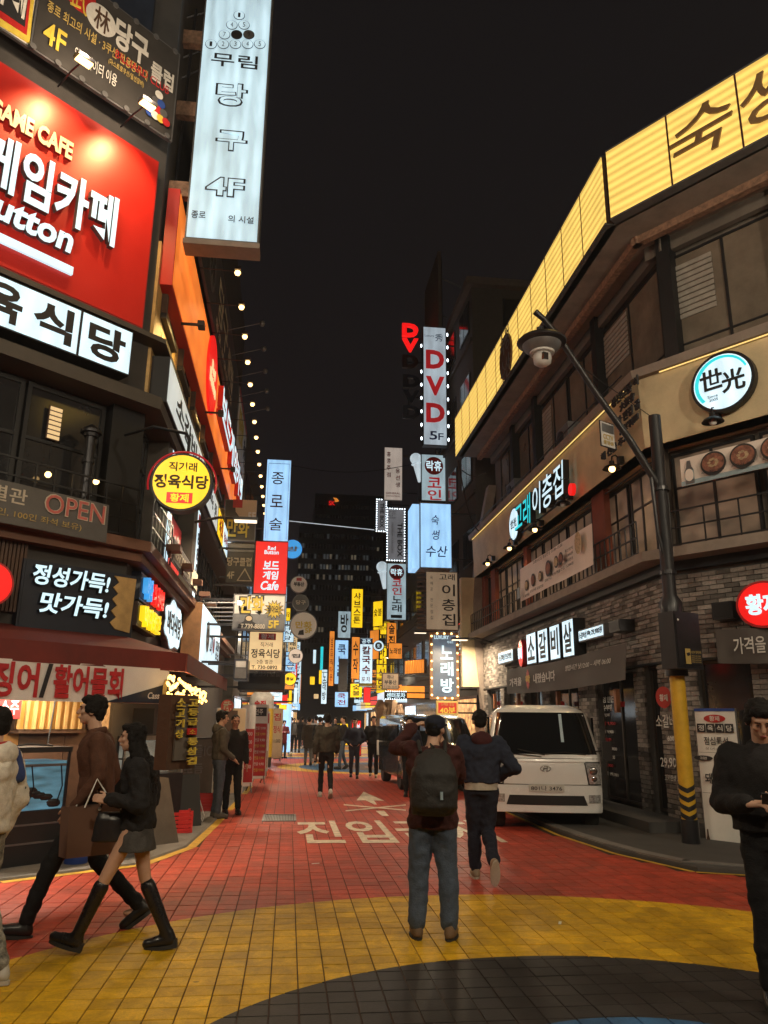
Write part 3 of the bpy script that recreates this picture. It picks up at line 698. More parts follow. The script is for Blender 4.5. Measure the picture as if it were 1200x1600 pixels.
# ================================================================ RIGHT SIDE: signs and lamps on the corner building
# brush lettering of the fascia
em('lit_cyan', (0.02, 0.66, 0.72), 0.95, 0.1, sample=False)
def letters(name, label, plane, tl, br, items, cat='sign', **k):
    s = sign_at(name, label, plane, tl, br, body=False, cat=cat, **k)
    for it in items: s.text(*it[0], **it[1])
    return s
s = sign_at('channel_letter_sign', 'raised lit brush letters in turquoise and white on the cream fascia', WRS.plane(0.42), (812, 790), (896, 771), body=False)
s.text('고래', 0.0, 0.05, 0.36, 1.0, 'lit_cyan', 0.015, 0.14, sidemat='black_metal', shear=0.1); s.text('이층집', 0.40, 0.0, 0.97, 0.95, 'lit_letter', 0.015, 0.14, sidemat='black_metal', shear=0.1)
s.disc(1.02, 0.92, 0.13, 0.13, 'lit_red', 'seal', 0.08); MB().box(0.1, -0.0, 0.02, s.w - 0.05, 0.02, 0.06).build('rail', 'black_metal', s.r)
def ellipse_sign(name, label, plane, cx, cy, ry_px, face, frame='black_metal', th=0.12, asp=1.0):
    p, rz = plane; c = on_plane(cx, cy, p, rz); t = on_plane(cx, cy - ry_px, p, rz); r = t.z - c.z; u = V((math.cos(rz), math.sin(rz), 0)); o = c - u * r * asp
    s = Sign(name, label, (o.x, o.y, c.z - r), rz, 2 * r * asp, 2 * r, body=False)
    MB().disc(r * asp, r, r * asp, r, 0, th, 40).build('frame', frame, s.r); MB().disc(r * asp, r, r * asp * 0.9, r * 0.9, -0.008, -0.001, 40).build('face', face, s.r); s.R = r
    return s
s = ellipse_sign('round_sign', 'small round white sign left of the turquoise fascia letters', WRS.plane(0.42), 803, 819, 27, 'lit_white')
s.text('世光', 0.2, 0.35, 0.8, 0.62, 'ink', 0.02)
s = ellipse_sign('round_sign', 'large round white sign with two black brush characters and turquoise rim', WRC.plane(0.44), 1128, 596, 47, 'lit_white', asp=1.02)
# turquoise crescent, brush characters, year
cres = [(0.5 + 0.43 * math.cos(a), 0.5 - 0.43 * math.sin(a)) for a in [R(20 + 10 * k) for k in range(21)]] + [(0.515 + 0.385 * math.cos(a), 0.505 - 0.39 * math.sin(a)) for a in [R(220 - 10 * k) for k in range(21)]]
s.poly(cres, 'lit_cyan', 'rim')
s.text('世', 0.17, 0.26, 0.52, 0.60, 'ink', 0.03, 0.02); s.text('光', 0.50, 0.36, 0.86, 0.72, 'ink', 0.03, 0.02); s.text('Since', 0.26, 0.68, 0.42, 0.73, 'ink', 0.0); s.text('2005', 0.28, 0.745, 0.42, 0.79, 'ink', 0.0)
# small black notice letters near the corner
s = sign_at('menu_letter_sign', 'small black cut-out letters in five lines near the fascia corner', WRS.plane(0.41), (938, 660), (1003, 640), body=False)
s.h = 1.0; s.r.location.z = 6.42
for t, a in (('생선모둠 식', (0.35, 0.0, 1.0, 0.18)), ('大宴會', (0.55, 0.22, 0.9, 0.38)), ('간 판집 골', (0.45, 0.43, 1.0, 0.6)), ('海鮮料理', (0.5, 0.66, 0.95, 0.8)), ('해 산물 추가', (0.0, 0.84, 0.7, 1.0))): s.text(t, *a, mat='ink', bold=0.03, depth=0.03)
# gooseneck lamps under the fascia
pm('lamp_black', (0.02, 0.018, 0.017), 0.35, 0.6)
def gooseneck(w, x, z, o, label, lit, small=1.0):
    p = w.pt(x, -o, z); r = root('wall_lamp', label, 'lamp', p, w.rz, 'gooseneck lamps under the cream fascia')
    MB().box(-0.05, 0.02, 0.10, 0.05, 0.12, 0.24).build('mount', 'lamp_black', r)
    MB().tube([(0, 0.06, 0.2), (0, -0.02, 0.27), (0, -0.09, 0.24), (0, -0.1, 0.14)], 0.014, 8).build('arm', 'lamp_black', r)
    MB().lathe([(0.02, 0.16), (0.045, 0.15), (0.05, 0.09), (0.14, 0.045), (0.17, 0.0), (0.165, 0.0), (0.13, 0.035), (0.03, 0.07)], 20, Matrix.Translation((0, -0.1, 0))).build('shade', 'lamp_black', r, smooth=True)
    MB().ball((0, -0.1, 0.0), 0.06, 12).build('bulb', 'bulb' if lit else 'white_metal', r, smooth='all')
    if lit: spot('lamp_light', r, (0, -0.1, -0.07), (0, -0.05, -2), 48, (1, 0.66, 0.3), 150, 0.05)
    return r
for px, py, lit, w, lb in ((1115, 660, False, WRC, 'unlit black gooseneck lamp hanging below the round turquoise-rimmed sign'), (958, 733, True, WRS, 'lit gooseneck lamp nearest the corner of the cream fascia'), (881, 788, False, WRS, 'unlit gooseneck lamp right of the white fascia letters'), (837, 828, True, WRS, 'lit gooseneck lamp beneath the turquoise fascia letters'), (797, 857, True, WRS, 'lit gooseneck lamp under the small round white sign'), (763, 881, True, WRS, 'farthest lit gooseneck lamp at the far end of the fascia')):
    x, z = w.uv(px, py, 0.5); gooseneck(w, x, z, 0.42, lb, lit)
# banners on the balcony
pm('banner_pink', (0.78, 0.68, 0.62), 0.7, 0, 0.06, 2); pm('food_red', (0.22, 0.09, 0.06), 0.7, 0, 0.7, 14); pm('food_cream', (0.45, 0.33, 0.2), 0.7, 0, 0.5, 20); pm('dish_black', (0.03, 0.028, 0.027), 0.5); pm('pale_blue', (0.28, 0.37, 0.42), 0.6)
s = sign_at('menu_banner', 'pale menu banner with a row of food dishes tied to the balcony railing', WRS.plane(0.58), (812, 890), (928, 882), body=False, cat='banner')
def cloth(s, mat, sag=0.03, nx=14, nz=4, wave=0.02, bow=None):
    b = MB(); 
    for j in range(nz + 1):
        for i in range(nx + 1):
            fx, fz = i / nx, j / nz; yy = wave * math.sin(fx * 11 + fz * 2) + wave * 0.6 * math.sin(fx * 23 - fz * 3)
            b.v.append(V((s.w * fx, yy + 0.0, s.h * fz - sag * math.sin(math.pi * fx) * (1 if bow is None else bow))))
    for j in range(nz):
        for i in range(nx): q = j * (nx + 1) + i; b.f.append((q, q + 1, q + nx + 2, q + nx + 1))
    n = len(b.v); b.v += [v + V((0, 0.004, 0)) for v in b.v]; b.f += [tuple(i + n for i in reversed(f)) for f in b.f[:]]
    s.y = -wave * 1.6 - 0.004
    return b.build('cloth', mat, s.r, smooth='all')
cloth(s, 'banner_pink', 0.0, wave=0.008)
for i, (cx, cy, r) in enumerate(((0.12, 0.62, 0.13), (0.24, 0.58, 0.15), (0.36, 0.6, 0.12), (0.49, 0.52, 0.18), (0.61, 0.48, 0.13), (0.68, 0.47, 0.13))):
    s.disc(cx, cy, r, r * 1.0, 'dish_black', 'dish'); s.disc(cx, cy, r * 0.85, r * 0.7, 'food_red' if i % 2 else 'food_cream', 'food')
    s.text('모둠전골', cx - 0.05, cy + 0.26, cx + 0.05, cy + 0.34, 'ink', 0.0, 0.002)
s.disc(0.9, 0.35, 0.17, 0.22, 'food_cream', 'food'); s.text('고래이층집 점심한상 11:00~15:00', 0.3, 0.1, 0.72, 0.2, 'ink', 0.0, 0.002)
for k, t in enumerate(('특선정식', '11,000원', '바다한상', '15,000원')): s.text(t, 0.75, 0.34 + k * 0.13, 0.84, 0.42 + k * 0.13, 'ink', 0.0, 0.002)
s.rect(0.02, 0.62, 0.06, 0.95, 'pale_blue', 'bottle')
s = sign_at('menu_banner', 'grey-white menu banner with a soju bottle and food bowls above right balcony', WRC.plane(0.55), (1062, 718), (1290, 710), body=False, cat='banner')
cloth(s, 'banner_pink', 0.0, wave=0.006); s.rect(0, 0.84, 1, 1.0, 'pale_blue', 'stripe', 0.002)
s.poly([(0.035, 0.97), (0.035, 0.5), (0.05, 0.36), (0.058, 0.14), (0.082, 0.14), (0.09, 0.36), (0.105, 0.5), (0.105, 0.97)], 'grey_metal', 'bottle'); s.rect(0.035, 0.5, 0.105, 0.82, 'pale_blue', 'bottle_label'); s.disc(0.07, 0.66, 0.07, 0.1, 'banner_pink', 'badge')
for cx in (0.26, 0.48, 0.7, 0.9):
    s.disc(cx, 0.45, 0.2, 0.19, 'dish_black', 'dish'); s.disc(cx, 0.43, 0.175, 0.15, 'food_red', 'food'); 
    for k in range(9): a = k * 2.4; s.disc(cx + 0.03 * math.cos(a), 0.43 + 0.12 * math.sin(a), 0.03, 0.02, 'food_cream', 'topping', 0.002, 8); s.y += 0.003
for cx, t in ((0.26, '시골 된장찌개'), (0.48, '소고기 국밥'), (0.7, '김치전골'), (0.9, '해물탕')): s.text(t, cx - 0.085, 0.7, cx + 0.085, 0.79, 'ink', 0.005, 0.002)
# signs on the brick band
P = WRS.plane(0.22)
s = sign_at('lightbox_sign', 'small white lit box sign farthest left on the brick wall', P, (778.5, 1020), (802, 1033), frame='grey_metal'); s.text('소갈비살 프로의맛', 0.08, 0.25, 0.92, 0.75)
s = ellipse_sign('oval_sign', 'small red oval sign on the brick wall left of the white letter boxes', P, 813.5, 1021, 22, 'lit_red', frame='red_paint', asp=0.62); s.text('황제', 0.15, 0.3, 0.85, 0.7, 'lit_letter', 0.04, 0.02)
xs_ = [(822.5, 838.5), (840, 857), (858.5, 876), (878, 898)]
for (x0, x1), (t0, b1), ch, lb in zip(xs_, ((991.5, 1036), (985.5, 1033), (979, 1029), (971, 1024.5)), '소갈비살', ('first white lit letter box on brick, next to the red oval', 'second white lit letter box on brick from the red oval', 'third white lit letter box on brick from the red oval', 'largest-looking white lit letter box nearest the small price sign')):
    s = sign_at('letter_box_sign', lb, WRS.plane(0.3), (x0, t0), (x1, b1), thick=0.26, edge=0.02, group='white letter boxes on the brick wall'); s.text(ch, 0.14, 0.1, 0.88, 0.88, 'ink', 0.035)
s = sign_at('lightbox_sign', 'white lit price sign right of the letter boxes on brick', P, (903.5, 985), (944, 994), frame='grey_metal', thick=0.2); s.text('소갈비살', 0.05, 0.25, 0.36, 0.75); s.text('600g', 0.39, 0.25, 0.52, 0.7, 'ink', 0.01); s.text('29,900원', 0.55, 0.2, 0.96, 0.72, 'ink', 0.03)
x, z = WRS.uv(952, 967, 0.25); 
for w, (px0, py0), (px1, py1), lb in ((WRS, (951, 972), (969, 985), 'unlit dark box sign on brick right of the price sign'), (WRC, (1111, 942), (1146, 966), 'unlit dark box on brick beside the red round sign')):
    s = sign_at('dark_box_sign', lb, w.plane(0.32), (px0, py0), (px1, py1), frame='dark_steel', face='black_metal', thick=0.3)
# sagging grey banners
pm('banner_grey', (0.085, 0.075, 0.07), 0.75, 0, 0.12, 2)
s = sign_at('cloth_banner', 'sagging dark grey banner with white and yellow lettering above the truck', WRS.plane(0.42), (791, 1052), (980, 1057), body=False, cat='banner'); s.h = 0.62; s.r.location.z = 2.36
cloth(s, 'banner_grey', 0.05, 20, 4, 0.025); s.text('가격을', 0.06, 0.42, 0.20, 0.75, 'white_ink', 0.03, 0.002)
st = []
for k in range(24): a = k * math.pi / 12; r = 0.25 if k % 2 else 0.17; st.append((0.27 + r * math.cos(a) * 0.62 / s.w, 0.55 + r * math.sin(a) / 0.62 * 1.0))
s.poly(st, 'red_paint', 'burst', 0.003); s.text('왁', 0.245, 0.4, 0.295, 0.7, 'yellow_ink', 0.04, 0.002); s.text('내렸습니다', 0.33, 0.4, 0.53, 0.76, 'white_ink', 0.03, 0.002); s.text('영업시간 낮12:00 ~ 새벽 06:00', 0.62, 0.32, 0.93, 0.5, 'white_ink', 0.0, 0.002, shear=0.3)
s = sign_at('cloth_banner', 'dark grey banner slung across the right brick wall under round sign', WRC.plane(0.4), (1118, 1000), (1330, 1050), body=False, cat='banner'); s.h = 0.5; s.r.location.z = 2.52
cloth(s, 'banner_grey', 0.04, 20, 4, 0.03); s.text('가격을', 0.16, 0.3, 0.42, 0.78, 'white_ink', 0.02, 0.002); s.text('내렸습니다', 0.55, 0.3, 0.9, 0.78, 'white_ink', 0.02, 0.002)
s = ellipse_sign('oval_sign', 'large red oval lit sign at right edge above the grey banner', WRC.plane(0.45), 1192, 944, 37, 'lit_red', frame='red_paint', asp=1.15); s.text('황제', 0.2, 0.28, 0.82, 0.72, 'lit_letter', 0.05, 0.03)
# lettering stuck on the shop glass (part of the building's doors)
q = Sub(rb, WRS.plane(-0.10), (925, 1090), (970, 1222))
for k, (t, m) in enumerate((('프리미엄 한돈', 'white_ink'), ('돼지 특수부위', 'white_ink'), ('목 살 150g 9,900', 'white_ink'), ('가브리살 9,900', 'red_ink'), ('갈 매 기 살 9,900', 'white_ink'), ('육 즙 가득한', 'red_ink'), ('항 정 살 9,900', 'white_ink'), ('토 시 살 9,900', 'white_ink'), ('껍데기 5,900', 'red_ink'), ('한우육회 19,000', 'white_ink'))): q.text(t, 0.05, k * 0.1, 0.95 - 0.1 * (k % 3), k * 0.1 + (0.075 if k < 2 else 0.05), m, 0.02, 0.003)
q = Sub(rb, WRC.plane(-0.10), (1020, 1085), (1080, 1250)); 
b = q.disc(0.38, 0.03, 0.14, 0.17, 'red_paint', 'badge'); q.text('황제', 0.24, 0.0, 0.52, 0.07, 'white_ink', 0.03, 0.003)
for t, a in (('소갈비살', (0.05, 0.2, 0.95, 0.33)), ('600g', (0.4, 0.41, 0.7, 0.47)), ('29,900원', (0.1, 0.6, 0.95, 0.72)), ('고기한상 20,000', (0.2, 0.78, 0.9, 0.84))): q.text(t, *a, mat='white_ink', bold=0.02, depth=0.003)
# sconces
pm('lamp_wood', (0.3, 0.11, 0.045), 0.5)
for px, lb in ((965, 'wooden wall light on brick beside the lettered glass door'), (873, 'wooden wall light on brick above the truck cab'), (811, 'wooden wall light on brick above the dark van'), (774, 'farthest small wooden wall light on the brick piers')):
    x, z = WRS.uv(px, 1096, 0.12); p = WRS.pt(x, -0.12, z - 0.2); r = root('wall_light', lb, 'lamp', p, -HP, 'wooden wall lights on the brick piers')
    MB().box(-0.05, -0.05, 0, 0.05, 0.03, 0.42).build('housing', 'lamp_wood', r); MB().box(-0.035, 0.03, 0.1, 0.035, 0.12, 0.2).build('bracket', 'red_paint', r)
# poster board
s = sign_at('poster_board', 'tall white lunch menu poster board standing against the brick corner', WRC.plane(0.62), (1084, 1107), (1174, 1350), thick=0.03, frame='grey_metal', face='banner_white', edge=0.012); s.y = -0.012
s.rect(0.01, 0.0, 0.99, 0.02, 'blue_ink', 'strip', 0.003); s.disc(0.5, 0.07, 0.16, 0.055, 'red_paint', 'badge'); s.text('황제', 0.38, 0.052, 0.62, 0.088, 'white_ink', 0.02, 0.002)
for k, ch in enumerate('정육식당'): s.rect(0.06 + 0.225 * k, 0.105, 0.26 + 0.225 * k, 0.165, 'ink', 'tile'); s.y += 0.005; s.text(ch, 0.09 + 0.225 * k, 0.115, 0.23 + 0.225 * k, 0.155, 'white_ink', 0.03, 0.006)
s.text('점심특선', 0.2, 0.195, 0.78, 0.25, 'ink', 0.01, 0.002); s.text('(낮 12시 ~ 오후 4시)', 0.23, 0.265, 0.78, 0.285, 'brown_ink', 0.0, 0.002); s.disc(0.15, 0.34, 0.14, 0.035, 'ink', 'badge'); s.text('국내산', 0.07, 0.33, 0.24, 0.35, 'white_ink', 0.01, 0.002)
s.text('숯불', 0.4, 0.345, 0.85, 0.42, 'red_ink', 0.03, 0.002); s.text('돼지갈비', 0.15, 0.44, 0.9, 0.51, 'ink', 0.03, 0.002); s.text('12,000원', 0.2, 0.6, 0.8, 0.66, 'red_ink', 0.03, 0.002)
for z0 in (0.3, 0.57): s.rect(0.06, z0, 0.94, z0 + 0.002, 'ink', 'rule', 0.001)
s.rect(0.01, 0.93, 0.99, 0.99, 'grey_metal', 'picture', 0.002); s.poly([(0.06, 0.97), (0.06, 0.88), (0.085, 0.85), (0.09, 0.81), (0.12, 0.81), (0.125, 0.85), (0.15, 0.88), (0.15, 0.97)], 'brown_ink', 'bottle_picture'); s.poly([(0.2, 0.97), (0.19, 0.9), (0.3, 0.9), (0.29, 0.97)], 'gold_ink', 'glass_picture')
# ---------------------------------------------------------------- street lamp with camera
pb = on_z(1081, 1326); pm('pole_paint', (0.028, 0.028, 0.032), 0.38, 0.4); pm('pole_yellow', (0.6, 0.36, 0.02), 0.5, 0, 0.2, 4)
sl = root('street_lamp', 'dark street pole with curved arm, dome lamp, control box and striped yellow base', 'street lamp', (pb.x, pb.y, 0.0), 0.35)
h = on_plane(1020, 650, (0, pb.y, 0), 0).z
def zz(y): return on_plane(1060, y, (0, pb.y, 0), 0).z
zy = [zz(1280), zz(1222), zz(1050), zz(962)]
MB().tube([(0, 0, 0), (0, 0, zy[0])], 0.12, 20).build('base', 'pole_paint', sl, smooth=True)
MB().tube([(0, 0, zy[0]), (0, 0, zy[2])], 0.105, 20).build('yellow_sleeve', 'pole_yellow', sl, smooth=True)
for k in range(4):    # black diagonal stripes wrapped round the sleeve
    b = MB(); z0 = zy[0] - 0.02 + k * (zy[1] - zy[0]) / 4; vs = []
    for j in range(25):
        a = j * 2 * math.pi / 24; zc = z0 + 0.14 * abs(((a / math.pi) % 2) - 1) + 0.0
        for dz in (0, 0.065): vs.append((0.108 * math.cos(a + 0.8), 0.108 * math.sin(a + 0.8), min(zc + dz, zy[1])))
    b.add(vs, [(2 * j, 2 * j + 2, 2 * j + 3, 2 * j + 1) for j in range(24)]).build('stripe', 'black_paint', sl)
MB().tube([(0, 0, zy[2] - 0.06), (0, 0, zy[2] + 0.15), (0, 0, zy[3]), (0, 0, zy[3] + 0.18), (0, 0, zy[3] + 0.3), (0, 0, h)], [0.16, 0.15, 0.15, 0.17, 0.1, 0.092], 20).build('pole', 'pole_paint', sl, smooth=True)
bx = MB().box(-0.36, -0.36, zy[2] + 0.02, 0.14, -0.08, zy[3]).build('control_box', 'pole_paint', sl)
q = MB().box(-0.33, -0.372, zy[2] + 0.06, 0.11, -0.361, zy[3] - 0.04).build('box_door', 'dark_steel', None); q.parent = bx
q = MB().ball((-0.29, -0.375, zy[3] - 0.12), 0.018, 10).build('lock', 'white_metal', None, smooth='all'); q.parent = bx
t = Sign('x', 'x', (0, 0, 0), 0, 0.5, zy[3] - zy[2], body=False); t.r.name = 'tmp'; 
def under(t, par, M):
    for ch in list(t.r.children): ch.parent = par; ch.matrix_local = M
    MW.pop(t.r.name, None); bpy.data.objects.remove(t.r)
t.rect(0.28, 0.66, 0.48, 0.92, 'gold_ink', 'sticker', 0.002); t.rect(0.48, 0.66, 0.9, 0.92, 'ink', 'sticker', 0.002); t.text('CCTV 설치안내', 0.5, 0.69, 0.88, 0.74, 'gold_ink', 0.0, 0.002)
for k in range(4): t.text('촬영시간 24시간 연속촬영', 0.5, 0.77 + 0.035 * k, 0.86, 0.79 + 0.035 * k, 'gold_ink', 0.0, 0.002)
t.poly([(0.31, 0.74), (0.42, 0.72), (0.45, 0.77), (0.34, 0.79)], 'ink', 'camera_icon'); under(t, sl, Matrix.Translation((-0.36, -0.378 + 0.0, zy[2] + 0.02)))
Mi = MW[sl.name].inverted()
def spt(px, py, Y): return Mi @ on_plane(px, py, (0, Y, 0), 0)
YA = pb.y
a0 = spt(1040, 765, YA); a1 = spt(930, 612, YA - 0.15); a2 = spt(872, 525, YA - 0.35); a3 = spt(836, 487, YA - 0.45)
MB().tube([V((0.0, 0, a0.z)), a0.lerp(a1, 0.5), a1, a2, a3.lerp(a2, 0.35) + V((0, 0, 0.03)), a3], [0.06, 0.055, 0.05, 0.045, 0.045, 0.05], 12).build('arm', 'pole_paint', sl, smooth=True)
MB().tube([(0, 0, a0.z - 1.3), (-0.16, -0.02, a0.z - 0.7), (-0.2, -0.02, a0.z + 0.15)], 0.028, 8).build('brace', 'pole_paint', sl, smooth=True)
MB().tube([V((0, 0, h - 0.05)), a1.lerp(a2, 0.5)], 0.006, 5).build('stay_wire', 'black_metal', sl)
MB().tube([(0, 0, a0.z), (0.12, -0.02, a0.z + 0.02), (0.13, -0.02, a0.z - 0.2), (0.1, 0, a0.z - 2.4), (0.06, 0, a0.z - 2.6)], 0.01, 6).build('cable', 'black_metal', sl)
for z in (a0.z, a0.z - 1.3): MB().tube([(0, 0, z - 0.03), (0, 0, z + 0.03)], 0.125, 20).build('clamp', 'pole_paint', sl)
hd = spt(846, 530, YA - 0.38)
T = Matrix.Translation(hd)
MB().lathe([(0.05, 0.12), (0.12, 0.105), (0.2, 0.07), (0.33, 0.0), (0.38, -0.05), (0.37, -0.07), (0.30, -0.10), (0.1, -0.10)], 32, T).build('lamp_head', 'pole_paint', sl, smooth=True)
MB().lathe([(0.30, -0.09), (0.27, -0.16), (0.2, -0.22), (0.19, -0.22)], 28, T).build('lens_ring', 'grey_metal', sl, smooth=True)
MB().lathe([(0.19, -0.215), (0.185, -0.25), (0.13, -0.26)], 24, T).build('collar', 'white_metal', sl, smooth=True)
cm = MB().lathe([(0.13, -0.255), (0.14, -0.32), (0.13, -0.4), (0.08, -0.44), (0.02, -0.455)], 24, T).build('camera_dome', 'white_metal', sl, smooth='all')
q = MB().box(-0.09, -0.145, -0.40, 0.0, -0.1, -0.29, T).build('camera_window', 'pane_dark', None); q.parent = cm
q = MB().tube([hd + V((0, 0, 0.11)), hd + V((-0.02, 0, 0.2))], [0.06, 0.055], 10).build('neck', 'pole_paint', sl)
pl = spt(951, 672, YA - 0.12); s = Sign('camera_notice', 'small white notice plate hung from the street lamp arm', MW[sl.name] @ pl + V((-0.16, -0.05, -0.28)), 0.5, 0.34, 0.42, thick=0.012, frame='dark_steel', face='white_metal', edge=0.015)
s.text('CCTV', 0.15, 0.5, 0.85, 0.7, 'gold_ink', 0.03, 0.003); s.text('촬영중', 0.15, 0.74, 0.85, 0.9, 'gold_ink', 0.02, 0.003); s.rect(0.1, 0.1, 0.9, 0.42, 'grey_metal', 'picture')

# ================================================================ FAR BLOCKS ON BOTH SIDES
em('shop_white', (0.75, 0.9, 1.0), 0.9, 0.95, (2.6, 2.6, 3.4)); em('shop_warm', (1.0, 0.55, 0.2), 0.75, 0.95, (2.6, 2.6, 3.4)); em('window_lit', (0.95, 0.8, 0.55), 0.09, 0.6, (0.8, 0.8, 0.8), sample=False); em('window_cool', (0.6, 0.7, 0.75), 0.05, 0.6, (0.8, 0.8, 0.8), sample=False)
pm('far_wall_a', (0.06, 0.055, 0.05), 0.85); pm('far_wall_b', (0.10, 0.085, 0.07), 0.8); pm('far_wall_c', (0.045, 0.05, 0.055), 0.7)
def block(side, y0, y1, x0, x1, h, mat, label, lit=0.06, front=True, z0=3.2, shop=None):
    """building along the street; x0, x1 = facade at its near and far end"""
    r = root('shop_building', label, 'building', (x0, y0, 0)); dx = -7 * side
    far = 9 if side > 0 else -9
    b = MB(); P = [(x0, y0), (x1, y1), (x1 + far, y1), (x0 + far, y0)]
    b.add([(x, y, 0) for x, y in P] + [(x, y, h) for x, y in P], [(0, 1, 2, 3), (4, 7, 6, 5)] + [(i, i + 4, (i + 1) % 4 + 4, (i + 1) % 4) for i in range(4)]).build('wall', mat, r, True, fix=True)
    L_ = math.hypot(x1 - x0, y1 - y0)
    w = Wall((x0, y0, 0), -HP - math.atan2(x1 - x0, y1 - y0) * 1) if side > 0 else Wall((x0, y0, 0), HP - math.atan2(x1 - x0, y1 - y0))
    sg = -1 if side > 0 else 1
    z = z0 + 0.9; n = max(2, int(L_ / 2.2))
    while z + 1.4 < h:
        for i in range(n):
            a = (i + 0.18) * L_ / n * sg; c = (i + 0.82) * L_ / n * sg
            q = MB(); w.box(q, a, z, c, z + 1.35, -0.04, 0.0); fr = q.build('window', 'black_metal', r, True)
            q = MB(); w.box(q, a + 0.06 * sg, z + 0.06, (a + c) / 2 - 0.03 * sg, z + 1.29, -0.05, -0.041); w.box(q, (a + c) / 2 + 0.03 * sg, z + 0.06, c - 0.06 * sg, z + 1.29, -0.05, -0.041)
            t = random.random(); o = q.build('pane', 'window_lit' if t < lit else ('window_cool' if t < lit * 1.6 else 'pane_dark'), None); bpy_inv(o, fr, r)
        q = MB(); w.box(q, 0, z - 0.55, L_ * sg, z - 0.42, -0.09, 0.0); q.build('ledge', mat, r, True)
        z += 3.0
    if front:
        m = max(1, int(L_ / 3.5))
        for i in range(m):
            a = (i + 0.08) * L_ / m * sg; c = (i + 0.92) * L_ / m * sg
            q = MB(); w.box(q, a, 0.1, c, 2.5, -0.05, 0.0); fr = q.build('shopfront', 'dark_steel', r, True)
            q = MB(); w.box(q, a + 0.08 * sg, 0.35, c - 0.08 * sg, 2.4, -0.06, -0.051); o = q.build('pane', (shop or random.choice(['shop_warm', 'shop_white', 'shop_warm', 'pane_dark'])), None); bpy_inv(o, fr, r)
    # a facade end wall towards the viewer gets a few windows as well
    z = z0 + 1.0
    while z + 1.2 < h:
        for i in range(2):
            a = 1.2 + i * 3.2; xx = x0 + (a if side > 0 else -a - 1.6)
            q = MB().box(xx, y0 - 0.04, z, xx + 1.6, y0, z + 1.2).build('window', 'black_metal', r, True)
            o = MB().box(xx + 0.06, y0 - 0.05, z + 0.06, xx + 1.54, y0 - 0.041, z + 1.14).build('pane', 'pane_dark', None); bpy_inv(o, q, r)
        z += 3.0
    return r, w, L_, sg
R2 = block(1, 26.0, 33.0, 6.35, 6.2, 17.8, 'far_wall_a', 'tall dark building with a flat roof edge beyond the yellow sign band', 0.03)
b = MB().box(6.1, 25.7, 17.8, 16, 33.2, 18.1); b.build('cornice', 'far_wall_b', R2[0], True)
bi = root('rooftop_billboard', 'unlit rooftop billboard seen edge-on atop the tall dark building', 'billboard', (6.5, 31, 17.4))
MB().box(-0.5, -0.1, 0.2, -0.35, 3.5, 5.2).build('panel', 'far_wall_b', bi); 
for y in (0.2, 3.1): MB().tube([(-0.3, y, 0.0), (-0.3, y, 5.0)], 0.05, 6).build('post', 'dark_steel', bi); MB().tube([(-0.3, y, 4.0), (0.6, y, 3.6)], 0.04, 6).build('strut', 'dark_steel', bi)
R3 = block(1, 33.2, 40.0, 6.6, 6.4, 12.0, 'far_wall_b', 'mid-height brown building beyond the tall dark one on the right', 0.05)
R4 = block(1, 40.2, 50.0, 6.6, 6.6, 13.5, 'far_wall_c', 'grey building on the right behind the white vertical signs', 0.08)
R5 = block(1, 50.2, 66.0, 6.8, 7.4, 11.0, 'far_wall_a', 'low dark building on the right near the street end', 0.1); R6 = block(1, 66.2, 90.0, 7.6, 8.6, 13.0, 'far_wall_b', 'farthest brown building on the right of the street', 0.1)
L2 = block(-1, 30.2, 42.0, -2.1, -1.9, 13.0, 'far_wall_a', 'dark building on the left beyond the orange sign', 0.05)
L3 = block(-1, 42.2, 56.0, -1.9, -1.2, 10.0, 'far_wall_b', 'brown building far down the left side', 0.08); L4 = block(-1, 56.2, 90.0, -1.1, 0.9, 11.0, 'far_wall_c', 'farthest grey building on the left of the street', 0.1)
